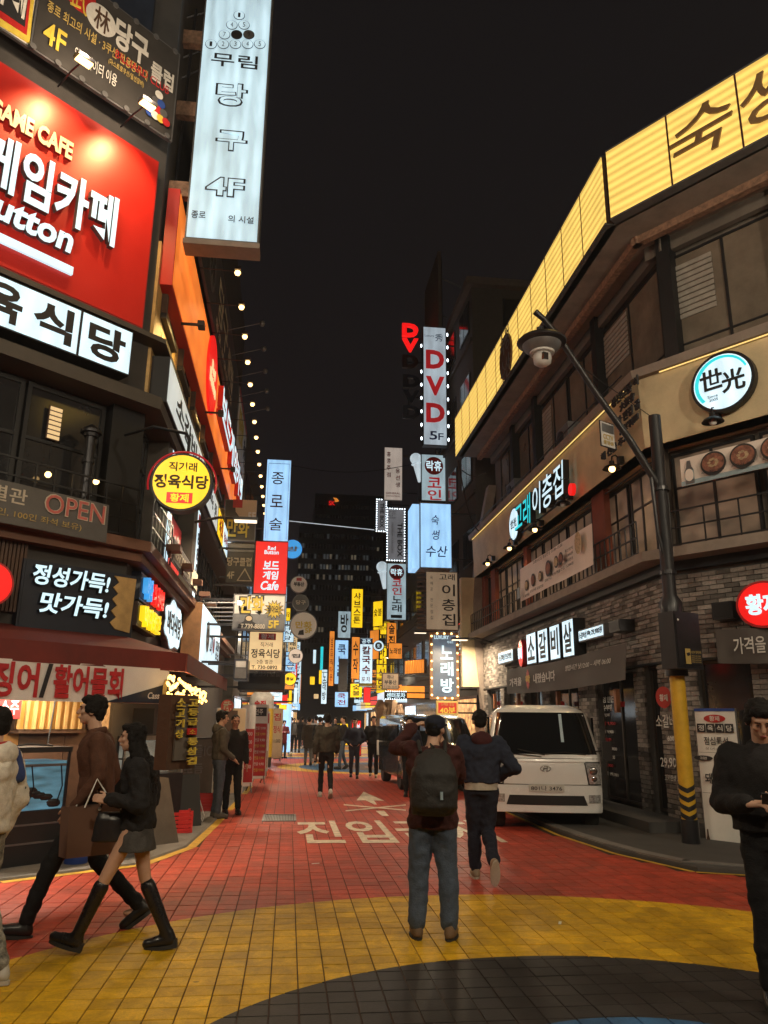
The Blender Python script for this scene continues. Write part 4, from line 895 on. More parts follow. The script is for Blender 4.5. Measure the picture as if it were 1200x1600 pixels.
# distant towers closing the view
def tower(name, label, x0, x1, y, h, rows, cols, lit, mat='far_wall_c', z0=12):
    r = root(name, label, 'building', ((x0 + x1) / 2, y, 0)); MB().box(x0, y, 0, x1, y + 20, h).build('wall', mat, r, True)
    for j in range(rows):
        for i in range(cols):
            a = x0 + (i + 0.2) * (x1 - x0) / cols; c = x0 + (i + 0.8) * (x1 - x0) / cols; z = z0 + j * (h - z0 - 1) / rows
            on = random.random() < lit(j)
            MB().box(a, y - 0.1, z, c, y - 0.01, z + 0.8).build('window', ('window_lit' if random.random() < 0.35 else 'window_cool') if on else 'pane_dark', r, True)
    return r
SGN = random.Random(9)
for k in range(26):
    side = 1 if k % 2 else -1; Y = 44 + (k // 2) * 4.2 + SGN.uniform(-1, 1); wx = (kerb_r(Y) + 1.2) if side > 0 else (kerb_l(Y) - 1.0); w_ = SGN.uniform(.6, 1.0); h_ = SGN.choice([.9, 1.6, 2.6, 3.4]); z = SGN.uniform(3.2, 8.5) if h_ < 2 else SGN.uniform(3.0, 6.5)
    f = SGN.choice(['lit_white', 'lit_yellow', 'lit_red', 'lit_blue', 'lit_orange', 'lit_cream', 'lit_white']); x = wx - w_ - .15 if side > 0 else wx + .15
    ad = {.9: 'square', 1.6: 'short upright', 2.6: 'tall upright', 3.4: 'very tall upright'}[h_]; cn = f.split('_')[1]
    s = Sign('hanging_sign', '%s %s lit sign in the far %s row, %s along it' % (ad, cn, 'right' if side > 0 else 'left', ['nearest', 'second', 'third', 'fourth', 'fifth', 'sixth', 'seventh', 'eighth', 'ninth', 'tenth', 'eleventh', 'twelfth', 'farthest'][k // 2]), (x, Y, z), 0, w_, h_, thick=.2, face=f, edge=.03)
    t = SGN.choice(['노래방', '술집', '고기', '정육식당', '만화', '포차', '바다식당', '통닭']); n = len(t)
    if h_ > 1: 
        for j, ch in enumerate(t): s.text(ch, .2, .06 + .88 * j / n, .8, .06 + .88 * (j + .85) / n, 'ink' if f not in ('lit_red',) else 'lit_letter', .04, .002)
    else: s.text(t, .08, .3, .92, .7, 'ink' if f not in ('lit_red',) else 'lit_letter', .04, .002)
# shop canopies; strip lights under them are added to brighten the far street
for k in range(14):
    side = 1 if k % 2 else -1; Y = 33 + (k // 2) * 7.5; wx = (kerb_r(Y) + 1.0) if side > 0 else (kerb_l(Y) - .9); f = ['lit_orange', 'lit_white', 'lit_red', 'lit_yellow', 'lit_cream', 'lit_white', 'lit_blue'][k // 2]
    r = root('shop_canopy', '%s-edged shop canopy on the far %s side, %s along the row' % (f.split('_')[1], 'right' if side > 0 else 'left', ['nearest', 'second', 'third', 'fourth', 'fifth', 'sixth', 'farthest'][k // 2]), 'canopy', (wx, Y, 2.6)); d = -1.0 * side
    MB().box(min(0, d), 0, .1, max(0, d), 4.5, .2).build('roof', 'dark_steel', r); MB().box(min(0, d), -.06, -.05, max(0, d), -.002, .45).build('fascia', f, r); MB().box(d - .03, 0, -.05, d + .03, 4.5, .5).build('side_fascia', f, r)
    l = bpy.data.lights.new('added_tube_light', 'AREA'); l.shape = 'RECTANGLE'; l.size = .3; l.size_y = 3.5; l.energy = 110; l.color = (1, .75, .5) if k % 3 else (.8, .9, 1); o = bpy.data.objects.new('added_tube_light', l); COL.objects.link(o); o.parent = r; o.location = (d * .7, 2.2, .05); MB().box(d * .7 - .05, .5, .06, d * .7 + .05, 4.0, .098).build('tube', 'shop_white', r)
tw = tower('office_tower', 'distant dark office tower with a few lit windows and a red logo', 4, 21, 165, 50, 16, 26, lambda j: 0.25 if j in (13, 11, 12) else 0.03)
tower('office_block', 'distant dark office block with rows of lit windows below tower', 0.6, 13, 128, 34, 12, 24, lambda j: 0.55 if j in (8, 9, 7) else (0.25 if j in (4, 2) else 0.05))
s = Sub(tw, ((0, 164.8, 0), 0), (514, 776), (530, 790)); s.text('SK', 0.0, 0.5, 0.6, 1.0, 'lit_red', 0.02, 0.1); s.poly([(0.4, 0.1), (0.75, 0.15), (0.98, 0.5), (0.6, 0.62), (0.55, 0.3)], 'lit_orange', 'emblem', 0.1)
# ================================================================ BLADE SIGNS, RIGHT SIDE
em('steel_blue', (0.45, 0.6, 0.66), 0.62, 0.25); em('dvd_face', (0.42, 0.5, 0.56), 0.75, 0.3, (1.5, 1.5, 0.5)); em('lit_tan', (0.42, 0.30, 0.19), 0.45, 0.15); em('box_grey', (0.16, 0.16, 0.17), 0.7, 0.2)
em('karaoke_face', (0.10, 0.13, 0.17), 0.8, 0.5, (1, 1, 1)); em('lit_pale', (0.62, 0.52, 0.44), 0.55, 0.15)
pm('dark_red_ink', (0.33, 0.02, 0.02), 0.5)
s = blade('vertical_sign', 'tall silver-blue vertical sign reading DVD 5F edged with white bulbs', 29, 661, 511, 698, 696, 6.4, thick=0.3, face='dvd_face')
s.text('秀', 0.52, 0.06, 0.86, 0.125, 'blue_ink', 0.0); s.text('Luxury', 0.08, 0.07, 0.48, 0.095, 'blue_ink', 0.0, 0.002)
em('red_glow', (0.45, 0.015, 0.02), 0.6, 0.2, sample=False)
for k, ch in enumerate('DVD'): s.text(ch, 0.12, 0.205 + 0.225 * k, 0.9, 0.365 + 0.225 * k, 'red_glow', 0.05, 0.03)
s.text('5', 0.26, 0.885, 0.58, 0.955, 'blue_ink', 0.02); s.text('F', 0.62, 0.90, 0.84, 0.955, 'blue_ink', 0.01)
for k in range(9):
    for x in (-0.06, s.w + 0.06):
        if random.random() < 0.8: MB().ball((x, 0.05, s.h * (k + 0.5) / 9), 0.045, 8, (0.8, 0.8, 1.8)).build('bulb', 'bulb_white', s.r, smooth='all')
def big_letters(name, label, Y, x, ys, chars, mat, wpx, hpx):
    c = on_plane(x, ys[0], (0, Y, 0), 0); e = on_plane(x + wpx, ys[0] + hpx, (0, Y, 0), 0); w = e.x - c.x; h = c.z - e.z
    bt = on_plane(x, ys[-1] + hpx, (0, Y, 0), 0).z; s = Sign(name, label, (c.x, Y, bt), 0, w, c.z - bt, body=False); n = len(chars)
    for ch, y in zip(chars, ys): f = (y - ys[0]) / (ys[-1] + hpx - ys[0]); s.text(ch, 0, f, 1, f + hpx / (ys[-1] + hpx - ys[0]), mat, 0.06, 0.16)
    MB().box(w * 0.3, 0.0, 0.1, w * 0.36, 0.06, s.h - 0.1).build('rail', 'dark_steel', s.r); MB().box(w * 0.36, 0.01, s.h * 0.5, 6.4 - c.x, 0.05, s.h * 0.5 + 0.05).build('bracket', 'dark_steel', s.r)
    return s
em('neon_red', (0.95, 0.01, 0.01), 1.0, 0.05); pm('dead_neon', (0.05, 0.008, 0.008), 0.4); pm('dead_blue', (0.02, 0.028, 0.05), 0.35)
big_letters('neon_letters', 'glowing red neon letters D and V above the unlit ones', 33, 628, (507, 530), 'DV', 'neon_red', 25, 20)
big_letters('neon_letters', 'dark unlit red D hanging under the glowing red V', 33, 628, (556,), 'D', 'dead_neon', 25, 20)
big_letters('neon_letters', 'three dark unlit blue letters DVD left of the tall sign', 32.4, 629, (587, 611, 635), 'DVD', 'dead_blue', 26, 20)
s = blade('vertical_sign', 'upper coin karaoke sign with round red crest beside the microphone', 31, 658, 710, 698, 783, 6.4, face='steel_blue', thick=0.35)
s.disc(0.5, 0.25, 0.4, mat='red_paint', name='crest'); s.text('락휴', 0.2, 0.14, 0.8, 0.36, 'lit_letter', 0.03, 0.004); s.text('코', 0.25, 0.50, 0.78, 0.72, 'red_glow', 0.03); s.text('인', 0.25, 0.76, 0.78, 0.98, 'red_glow', 0.03)
s = blade('vertical_sign', 'lower coin karaoke sign with red crest and black lettering', 38, 604, 880, 635, 969, 6.5, face='steel_blue', thick=0.35)
s.disc(0.5, 0.16, 0.38, mat='red_paint', name='crest'); s.text('락휴', 0.2, 0.10, 0.8, 0.22, 'lit_letter', 0.03, 0.004)
for k, ch in enumerate('코인노래'): s.text(ch, 0.28, 0.28 + 0.15 * k, 0.76, 0.41 + 0.15 * k, 'red_glow' if k < 2 else 'ink', 0.03)
s.rect(0.22, 0.91, 0.78, 0.965, 'dead_blue', 'plate')
em('mic_white', (0.6, 0.72, 0.78), 0.75, 0.25)
def mic(label, Y, hx, hy, rpx, tx, ty):
    h = on_plane(hx, hy, (0, Y, 0), 0); e = on_plane(hx + rpx, hy, (0, Y, 0), 0); t = on_plane(tx, ty, (0, Y, 0), 0); r = e.x - h.x
    q = root('microphone_sign', label, 'sign', (h.x, Y, t.z)); L0 = h - V((h.x, Y, t.z)); T0 = t - V((h.x, Y, t.z))
    MB().ball(L0, r, 16, (1, 0.6, 1)).build('head', 'mic_white', q, smooth='all')
    d = (T0 - L0).normalized(); MB().tube([L0 + d * r * 0.8, L0 + d * r * 0.95, L0 + d * r * 1.0, T0], [r * 0.9, r * 0.9, r * 0.62, r * 0.3], 14).build('handle', 'mic_white', q, smooth=True)
    MB().tube([L0 + V((0, 0.1, 0)), V((6.5 - h.x, 0.1, L0.z))], 0.03, 6).build('bracket', 'dark_steel', q)
mic('large glowing white microphone beside the upper coin karaoke sign', 31.2, 650, 717, 9.5, 656, 753); mic('small glowing white microphone beside the lower coin karaoke sign', 38.2, 597, 886, 9, 601, 920)
s = blade('vertical_sign', 'unlit cream vertical sign with two columns of small red characters', 40, 600, 699, 629, 782, 6.5, face='lit_pale', thick=0.12, frame='grey_metal')  # unlit sign; its face glows in place of light falling on it
for k, ch in enumerate('홍콩주점'): s.text(ch, 0.14, 0.09 + 0.13 * k, 0.36, 0.18 + 0.13 * k, 'dark_red_ink', 0.03)
for k, ch in enumerate('용선생'): s.text(ch, 0.62, 0.40 + 0.13 * k, 0.86, 0.49 + 0.13 * k, 'dark_red_ink', 0.03)
s.text('GENERAL', 0.12, 0.85, 0.88, 0.885, 'dark_red_ink', 0.02); s.text('DONGTENG', 0.14, 0.905, 0.86, 0.935, 'dark_red_ink', 0.01)
def bulb_box(label, Y, x0, y0, x1, y1, cols=7, rows=20, txt=True):
    s = blade('vertical_sign', label, Y, x0, y0, x1, y1, 6.5, face='box_grey', thick=0.25)
    m = MB(); 
    pts = [(i / cols, 0.0) for i in range(cols + 1)] + [(i / cols, 1.0) for i in range(cols + 1)] + [(0.0, j / rows) for j in range(1, rows)] + [(1.0, j / rows) for j in range(1, rows)]
    for fx, fz in pts: MB().ball((s.w * (0.03 + 0.94 * fx), -0.03, s.h * (0.012 + 0.976 * fz)), 0.033, 6).build('bulb', 'bulb_white', s.r, smooth='all')
    return s
s = bulb_box('grey sign reading THE BOX sideways framed by white bulbs', 42, 604, 794, 633, 877, 7, 19)
def side_text(s, t, x0, y0, x1, y1, mat, bold):
    """lettering turned a quarter, reading downwards"""
    vs, fs = text_mesh(t, bold); xs = [v.x for v in vs]; ys = [v.y for v in vs]; b = MB()
    b.add([V((s.w * (x0 + (x1 - x0) * (v.y - min(ys)) / (max(ys) - min(ys))), s.y - 0.01, s.h * (1 - (y0 + (y1 - y0) * (v.x - min(xs)) / (max(xs) - min(xs)))))) for v in vs], fs).build('lettering', mat, s.r)
side_text(s, 'THE BOX', 0.58, 0.28, 0.86, 0.92, 'ink', 0.04); side_text(s, 'PREMIUM KARAOKE', 0.25, 0.28, 0.36, 0.85, 'grey_metal', 0.0); side_text(s, '코인노래', 0.1, 0.05, 0.5, 0.2, 'ink', 0.0)
s = bulb_box('smaller grey sign reading THE BOX with bulbs, partly behind its twin', 43, 588, 780, 604, 831, 4, 14); side_text(s, 'THE BOX', 0.35, 0.12, 0.75, 0.88, 'ink', 0.04)
s = blade('lightbox_sign', 'pale blue lightbox with blue brush lettering hanging over the street', 26, 656, 786, 706, 888, 6.4, thick=1.15, face='lit_blue', frame='grey_metal')
MB().box(-0.25, 0.1, 0.02, -0.005, 1.1, s.h - 0.04).build('side_face', 'lit_blue', s.r)
for t, a in (('숙', (0.36, 0.19, 0.6, 0.34)), ('썽', (0.38, 0.42, 0.62, 0.57)), ('수산', (0.18, 0.66, 0.86, 0.83))): s.text(t, *a, mat='blue_ink', bold=0.015, shear=0.15)
s = blade('vertical_sign', 'tan vertical sign with black brush lettering below the blue lightbox', 25.8, 665, 893, 716, 985, 6.4, face='lit_tan', frame='dark_wood', thick=0.3)
s.text('고래', 0.42, 0.04, 0.9, 0.15, 'ink', 0.02)
for k, ch in enumerate('이층집'): s.text(ch, 0.5, 0.22 + 0.25 * k, 0.9, 0.42 + 0.25 * k, 'ink', 0.02)
for k, ch in enumerate('육해공'): s.text(ch, 0.14, 0.08 + 0.1 * k, 0.22, 0.14 + 0.1 * k, 'ink', 0.0, 0.002)
for k, ch in enumerate('전문점집'): s.text(ch, 0.14, 0.46 + 0.1 * k, 0.22, 0.52 + 0.1 * k, 'ink', 0.0, 0.002)
for k in range(13): MB().box(-0.28, 0.0, s.h * (k + 0.5) / 13, -0.0, 0.2, s.h * (k + 0.5) / 13 + 0.04).build('slat', 'dark_wood', s.r)
s = blade('vertical_sign', 'luxury karaoke vertical sign framed by warm bulbs above the van', 25.4, 672, 988, 717, 1093, 6.4, face='karaoke_face', frame='wood', edge=0.09, thick=0.2)
s.text('LUXURY', 0.15, 0.05, 0.66, 0.105, 'lit_letter', 0.02); s.text('럭셔리', 0.6, 0.13, 0.8, 0.17, 'lit_letter', 0.0)
for k, ch in enumerate('노래방'): s.text(ch, 0.36, 0.20 + 0.245 * k, 0.80, 0.41 + 0.245 * k, 'lit_letter', 0.045, 0.02)
for k in range(8):
    for x in (0.05, 0.95): MB().ball((s.w * x, -0.03, s.h * (k + 0.5) / 8), 0.035, 8).build('bulb', 'bulb', s.r, smooth='all')
for k in range(3):
    for z in (0.02, 0.98): MB().ball((s.w * (0.25 + 0.25 * k), -0.03, s.h * z), 0.035, 8).build('bulb', 'bulb', s.r, smooth='all')
s = blade('price_sign', 'dark red price sign with gold numerals below the karaoke sign', 25.4, 682, 1095, 716, 1117, 6.4, face='red_paint', frame='gold_ink', edge=0.06); s.text('노래방 영실', 0.2, 0.12, 0.8, 0.36, 'gold_ink', 0.0); s.text('40분', 0.14, 0.45, 0.86, 0.92, 'yellow_ink', 0.03)
# second karaoke board, seen edge-on, red lit door beyond the brick building
s = sign_at('vertical_sign', 'small black sign edged in red light squeezed beside the curved fin', WRS.plane(0.3), (716, 975), (733, 1018), face='ink', frame='neon_red', thick=0.06, edge=0.04, body=True); s.text('노래', 0.1, 0.4, 0.9, 0.9, 'lit_letter', 0.02); 
tags = [
 (50, 549, 920, 567, 981, 'lit_yellow', 'yellow vertical sign with black lettering high above the crowd', '샤브스톤', 'ink'),
 (46, 549, 995, 562, 1061, 'lit_orange', 'orange vertical sign directly left of the noodle bar sign', '수작', 'ink'),
 (52, 523, 1000, 544, 1069, 'lit_blue', 'pale blue vertical sign partly hidden by a grey panel', '쿡노래', 'blue_ink'),
 (58, 514, 986, 522, 1072, 'lit_orange', 'narrow golden vertical sign with red letters, tallest in the far cluster', '남코뮤직타운', 'red_ink'),
 (62, 502, 1046, 511, 1100, 'lit_white', 'narrow white vertical sign left of the golden one far away', '노래방', 'ink'),
 (66, 500, 1010, 505, 1060, 'lit_cyan', 'thin turquoise vertical sign deep in the street', '', 'ink'),
 (70, 489, 1015, 494, 1037, 'lit_white', 'tiny white vertical sign standing alone against the dark tower', '', 'ink'),
 (64, 484, 1057, 492, 1070, 'lit_yellow', 'tiny yellow box sign hanging in the middle distance', '', 'ink'),
 (60, 498, 1047, 503, 1069, 'lit_yellow', 'small yellow vertical sign tucked behind the narrow white one', '', 'ink'),
 (68, 490, 1084, 498, 1092, 'lit_cream', 'tiny warm sign far down on the right pavement', '', 'ink'),
 (48, 523, 1081, 544, 1105, 'lit_blue', 'pale blue square sign low over the right crowd', '쿡전', 'red_ink'),
 (46, 547, 1068, 566, 1090, 'lit_yellow', 'small square pale yellow sign under the orange one', '숯불', 'ink'),
 (45, 568, 1074, 579, 1098, 'lit_red', 'small red sign hanging below the noodle bar sign', '', 'ink'),
 (56, 528, 955, 548, 997, 'steel_blue', 'dim blue-white sign stacked behind the yellow vertical one', '방', 'ink'),
]
for Y, x0, y0, x1, y1, f, lb, t, ink in tags:
    s = blade('hanging_sign', lb, Y, x0, y0, x1, y1, 6.7 + max(0, (Y - 50)) * 0.05, face=f, thick=0.2, edge=0.02)
    n = len(t)
    for k, ch in enumerate(t): s.text(ch, 0.2, 0.1 + 0.82 * k / n, 0.8, 0.1 + 0.82 * (k + 0.85) / n, ink, 0.03, 0.002)
s = blade('vertical_sign', 'white noodle bar vertical sign with red lettering and blue header', 44, 562, 997, 582, 1073, 6.6, face='lit_white', thick=0.25, edge=0.015)
s.rect(0.02, 0.01, 0.98, 0.13, 'blue_ink', 'header'); s.text('공주', 0.14, 0.03, 0.86, 0.115, 'lit_letter', 0.02)
for k, ch in enumerate('칼국수'): s.text(ch, 0.18, 0.17 + 0.2 * k, 0.84, 0.34 + 0.2 * k, 'red_ink', 0.05)
s.text('포차', 0.14, 0.80, 0.86, 0.90, 'red_ink', 0.01); s.rect(0.02, 0.93, 0.98, 0.99, 'yellow_ink', 'footer')
s = round_sign('round_sign', 'small round white and brown sign right of the noodle bar sign', 43.8, 591.5, 1009, 8.5, 6.6, face='lit_white'); s.disc(0.5, 0.5, s.w * 0.32, mat='brown_ink', name='centre'); s.text('또', 0.36, 0.36, 0.64, 0.64, 'lit_letter', 0.02, 0.002)
s = sign_at('panel_sign', 'angled yellow panel sign on the right wall near the street end', ((5.2, 47, 0), R(-52)), (583, 940), (598, 978), face='lit_yellow', thick=0.1); s.text('숯불', 0.1, 0.3, 0.9, 0.6, 'ink', 0.02)
s = sign_at('panel_sign', 'lower angled amber panel sign beneath the yellow one', ((5.2, 47, 0), R(-52)), (578, 985), (592, 1030), face='lit_orange', thick=0.1)
s = blade('grey_panel', 'plain grey steel signboard seen from behind above the crowd', 50, 529, 1029, 543, 1082, 6.6, face='grey_metal', frame='grey_metal')
s = blade('agency_sign', 'dim gold square sign of an estate agent above the LED board', 33, 597, 1052, 623, 1077, 6.5, face='lit_tan', frame='dark_wood'); s.text('하나', 0.3, 0.1, 0.7, 0.38, 'ink', 0.04); s.text('부동산', 0.14, 0.42, 0.86, 0.7, 'ink', 0.04); s.text('T.720-3535', 0.1, 0.78, 0.9, 0.92, 'ink', 0.0)
s = blade('led_board', 'black LED board with white pixel lettering over the pavement', 31, 601, 1080, 636, 1093, 6.5, face='ink'); s.text('센터포차', 0.08, 0.18, 0.92, 0.82, 'lit_letter', 0.05)
for k in range(10):
    for z in (0.03, 0.97): MB().ball((s.w * (k + 0.5) / 10, -0.03, s.h * z), 0.02, 6).build('bulb', 'bulb_white', s.r, smooth='all')
s = blade('standing_sign', 'white standing sign reading DVD in red on the right pavement', 26.0, 608, 1114, 629, 1166, None, face='banner_white', frame='grey_metal', thick=0.25)
for k, ch in enumerate('DVD'): s.text(ch, 0.24, 0.14 + 0.21 * k, 0.76, 0.32 + 0.21 * k, 'red_ink', 0.05)
s.text('대-7,000원', 0.1, 0.80, 0.9, 0.86, 'red_ink', 0.01); s.text('소-6,000원', 0.1, 0.89, 0.9, 0.95, 'red_ink', 0.01); MB().box(-0.05, -0.1, -0.3, s.w + 0.05, 0.4, -0.003).build('base', 'grey_metal', s.r)
s.r.location.z = 0.45
# light rods, vertical lamp and slatted lit sign on the right block
s = sign_at('slat_sign', 'row of glowing amber slats on the right wall above the pavement', ((5.6, 30, 0), R(-60)), (634, 1032), (664, 1052), face='dark_wood', frame='dark_wood', thick=0.1)
for k in range(8): MB().box(s.w * (k + 0.15) / 8, -0.06, 0.03, s.w * (k + 0.7) / 8, -0.01, s.h - 0.03).build('slat', 'lit_orange', s.r)
r = root('stone_sculpture', 'rough brown rock sculpture standing outside the right-hand bars', 'sculpture', (*on_z(612, 1190)[:2], 0.1)); random.seed(3)
pm('rock', (0.2, 0.14, 0.09), 0.9, 0, 0.4, 5, bump=0.8, bscale=12)
for x, h, w in ((-0.35, 2.4, 0.35), (0.1, 2.7, 0.3), (0.5, 2.2, 0.28)):
    m = MB().lathe([(w, 0), (w * 0.8, h * 0.2), (w * 0.95, h * 0.45), (w * 0.6, h * 0.65), (w * 0.85, h * 0.85), (w * 0.3, h)], 9, Matrix.Translation((x, 1.2, 0))); m.v = [v + V((random.uniform(-.07, .07), random.uniform(-.07, .07), random.uniform(-.05, .05))) for v in m.v]; m.build('rock', 'rock', r)
# street stalls' signs on the right pavement, far
for k, (px, py, f, t, lb, w, h) in enumerate(((566, 1193, 'lit_red', '숯불', 'red and white standing sign among the far crowd', 0.45, 1.5), (540, 1172, 'lit_yellow', '방', 'yellow standing sign beside the woman in black', 0.7, 1.3), (504, 1160, 'lit_white', '수산', 'white standing sign far down the street centre', 0.8, 1.9), (628, 1184, 'lit_cream', '노래', 'cream standing sign near the dark van', 0.5, 1.2))):
    g = on_z(px, py); s = Sign('standing_sign', lb, (g.x - w / 2, g.y + 3, 0.15), 0, w, h, thick=0.3, face=f); s.text(t, 0.15, 0.1, 0.85, 0.55, 'ink' if f != 'lit_red' else 'lit_letter', 0.04)

# ================================================================ LEFT CORNER BUILDING
pm('wall_left', (0.05, 0.045, 0.042), 0.8, 0, 0.25, 2, bump=0.2); pm('ledge_brown', (0.16, 0.075, 0.045), 0.65, 0, 0.25, 2); pm('ledge_dark', (0.06, 0.052, 0.045), 0.6, 0, 0.2, 3)
pm('wood_panel', (0.5, 0.32, 0.12), 0.55, 0, 0.35, 2.5, bump=0.2); pm('board_red', (0.55, 0.018, 0.012), 0.42, 0, 0.06, 1.5, spec=0.4); pm('awning_red', (0.14, 0.02, 0.015), 0.7, 0, 0.25, 2)
lb_ = root('corner_building', 'dark corner building on the left covered with signs, ledges and awning', 'building', (-8, 16, 0))
LLEN = 18.4; LCL = 12.0
def lfoot(z0, z1, o, mat, name, zflat=None):
    p1 = WLS.pt(0, -o, 0); p2 = WLC.pt(0, -o, 0); t = (p1.x - p2.x) / math.cos(RL); cz = (p1.x, p2.y + math.sin(RL) * t)
    P = [tuple(WLC.pt(-LCL, -o, 0)[:2]), cz, (p1.x, CL.y + LLEN), (-16, CL.y + LLEN), (-16, 3.0)]
    n = len(P); b = MB(); b.add([(x, y, z0) for x, y in P] + [(x, y, z1) for x, y in P], [tuple(range(n))[::-1], tuple(range(n, 2 * n))] + [(i, (i + 1) % n, (i + 1) % n + n, i + n) for i in range(n)])
    return b.build(name, mat, lb_, True, fix=True)
lfoot(0, 4.0, 0, 'wall_left', 'wall'); lfoot(4.15, 6.25, -0.25, 'wall_left', 'wall'); lfoot(6.5, 17.5, 0, 'wall_left', 'wall')
lfoot(4.0, 4.15, 0.35, 'ledge_brown', 'ledge'); lfoot(3.86, 3.995, 0.22, 'ledge_brown', 'soffit'); lfoot(6.25, 6.45, 0.3, 'ledge_dark', 'ledge')
# cladding boards lit on the street side, second and third floors
for k in range(26):
    b = MB(); WLS.box(b, 0.02 + k * 0.7, 6.52, 0.68 + k * 0.7, 9.3, -0.05, 0.0); 
    if k % 3 != 2: b.build('cladding_board', 'wood_panel', lb_, True)
for k in range(8):
    opening(WLS, 1.5 + k * 2.1 - 0.0, 1.5 + k * 2.1 + 0.66, 6.7, 9.1, 1, lb_, -0.02, 'window', 'pane_dark', 'black_metal', 2) if k else None
# 2F windows: splayed front and street side
for a, c in ((-3.0, -1.75), (-1.7, -0.5), (-4.8, -3.2), (-6.4, -4.9)): opening(WLC, a, c, 4.3, 6.2, 1 if a == -1.7 else 2, lb_, 0.2, 'window', 'pane_dark', 'black_metal', 1, 0.06, mid=5.4)
b = MB(); WLC.box(b, -0.45, 4.15, 0.1, 6.25, 0.05, 0.25); b.build('pillar', 'black_metal', lb_, True)
for a, c in ((0.2, 1.2), (2.0, 5.0), (6.0, 9.0), (9.6, 12.5), (13.0, 17.0)): opening(WLS, a, c, 4.3, 6.2, 4, lb_, 0.12, 'window', 'pane_dark', 'black_metal', 3, 0.045)
for x in (1.35, 5.3):
    b = MB(); WLS.box(b, x, 4.15, x + 0.5, 6.25, -0.22, 0.2); b.build('pillar', 'ledge_dark', lb_, True)
for k in range(5):   # stub lamps along the ledge
    x = 1.0 + 1.6 * k; p = WLS.pt(x, -0.42, 4.15); r = root('ledge_lamp', 'small brown floodlight on the ledge, number %s from the corner' % ['one', 'two', 'three', 'four', 'five'][k], 'lamp', p, HP, 'brown floodlights along the ledge'); 
    r['label'] = 'small brown floodlight on the left ledge, %s from the corner' % ['nearest', 'second', 'third', 'fourth', 'fifth'][k]
    MB().box(-0.02, -0.04, 0, 0.02, 0.0, 0.12).build('arm', 'ledge_brown', r); MB().box(-0.14, -0.2, 0.1, 0.14, 0.02, 0.2).build('head', 'ledge_brown', r)
railing(WLC, -3.2, -0.1, 4.15, 4.9, -0.3, lb_, 12, rails=4); railing(WLS, 0.05, 2.0, 4.15, 4.9, -0.3, lb_, 7, rails=4)
# inside the 2F window: a striped lit blind strip and pendant lamps
s = sign_at('lit_blind', 'narrow lit slatted blind behind the left second-floor window', WLC.plane(-0.12), (78, 633), (92, 690), face='dark_wood', frame='dark_wood', thick=0.02, cat='blind')
for k in range(7): MB().box(0.01, -0.02, s.h * (k + 0.1) / 7, s.w - 0.01, -0.009, s.h * (k + 0.8) / 7).build('slat', 'lit_cream', s.r)
for px, py, lbl in ((74, 742, 'small warm pendant lamp glowing behind the left window pane'), (149, 753, 'warm lamp glowing at the foot of the black flue pipe')):
    p = on_plane(px, py, *WLC.plane(-0.05)); r = root('pendant_lamp', lbl, 'lamp', p, RL); MB().ball((0, -0.02, 0), 0.045, 10).build('bulb', 'bulb', r, smooth='all'); MB().tube([(0, 0, 0.03), (0, 0, 0.5)], 0.008, 5).build('cord', 'black_metal', r)
a = WLC.uv(140, 690, 0.1); p = WLC.pt(a[0], -0.12, 4.4); r = root('flue_pipe', 'black flue pipe with a conical cap outside the left window', 'pipe', p)
MB().tube([(0, 0, 0), (0, 0, 1.15)], 0.07, 12).build('pipe', 'dark_steel', r, smooth=True); MB().lathe([(0.1, 1.15), (0.11, 1.2), (0.15, 1.2), (0.15, 1.24), (0.02, 1.34)], 14).build('cap', 'dark_steel', r, smooth=True); MB().lathe([(0.09, 0.75), (0.09, 0.8)], 12).build('collar', 'dark_steel', r)
# open banner
s = sign_at('open_banner', 'grey banner with pink OPEN lettering on the left balcony railing', WLC.plane(0.42), (-30, 742), (165, 848), body=False, cat='banner'); cloth(s, 'vinyl_grey', 0.0, wave=0.008)
pm('pink_ink', (0.5, 0.12, 0.1), 0.6); pm('ink_cream', (0.5, 0.45, 0.36), 0.6)
s.text('별관', 0.08, 0.12, 0.34, 0.5, 'ink_cream', 0.02, 0.002); s.text('OPEN', 0.47, 0.05, 0.97, 0.56, 'ink_cream', 0.03, 0.002); s.y -= 0.002; s.text('OPEN', 0.48, 0.07, 0.96, 0.54, 'pink_ink', 0.005, 0.002); s.text('(200인, 100인 좌석 보유)', 0.0, 0.66, 0.78, 0.86, 'gold_ink', 0.0, 0.002)
# letter boxes over the second floor
s0 = WLC.uv(203, 575, 0.32)
for (x0, x1, y0, y1, ch, lb) in ((-98, -45, 420, 510, '정', 'first white lit letter box at the picture edge over left windows'), (-40, 38, 445, 545, '육', 'white lit letter box cut by the left picture edge'), (40, 120, 474, 556, '식', 'middle white lit letter box left of the corner'), (126, 200, 510, 604, '당', 'white lit letter box nearest the left building corner')):
    s = sign_at('letter_box_sign', lb, WLC.plane(0.3), (x0, y0), (x1, y1), thick=0.28, group='white letter boxes over the left corner')
    s.h = 0.72; s.r.location.z = 6.6
    for c in list(s.r.children): bpy.data.objects.remove(c)
    MB().box(0, 0.0, 0, s.w, 0.28, s.h).build('frame', 'ink', s.r); MB().box(0.02, -0.008, 0.02, s.w - 0.02, -0.001, s.h - 0.02).build('face', 'lit_white', s.r); s.text(ch, 0.15, 0.13, 0.86, 0.88, 'ink', 0.06)
lfoot(7.36, 7.44, 0.3, 'ledge_dark', 'ledge')
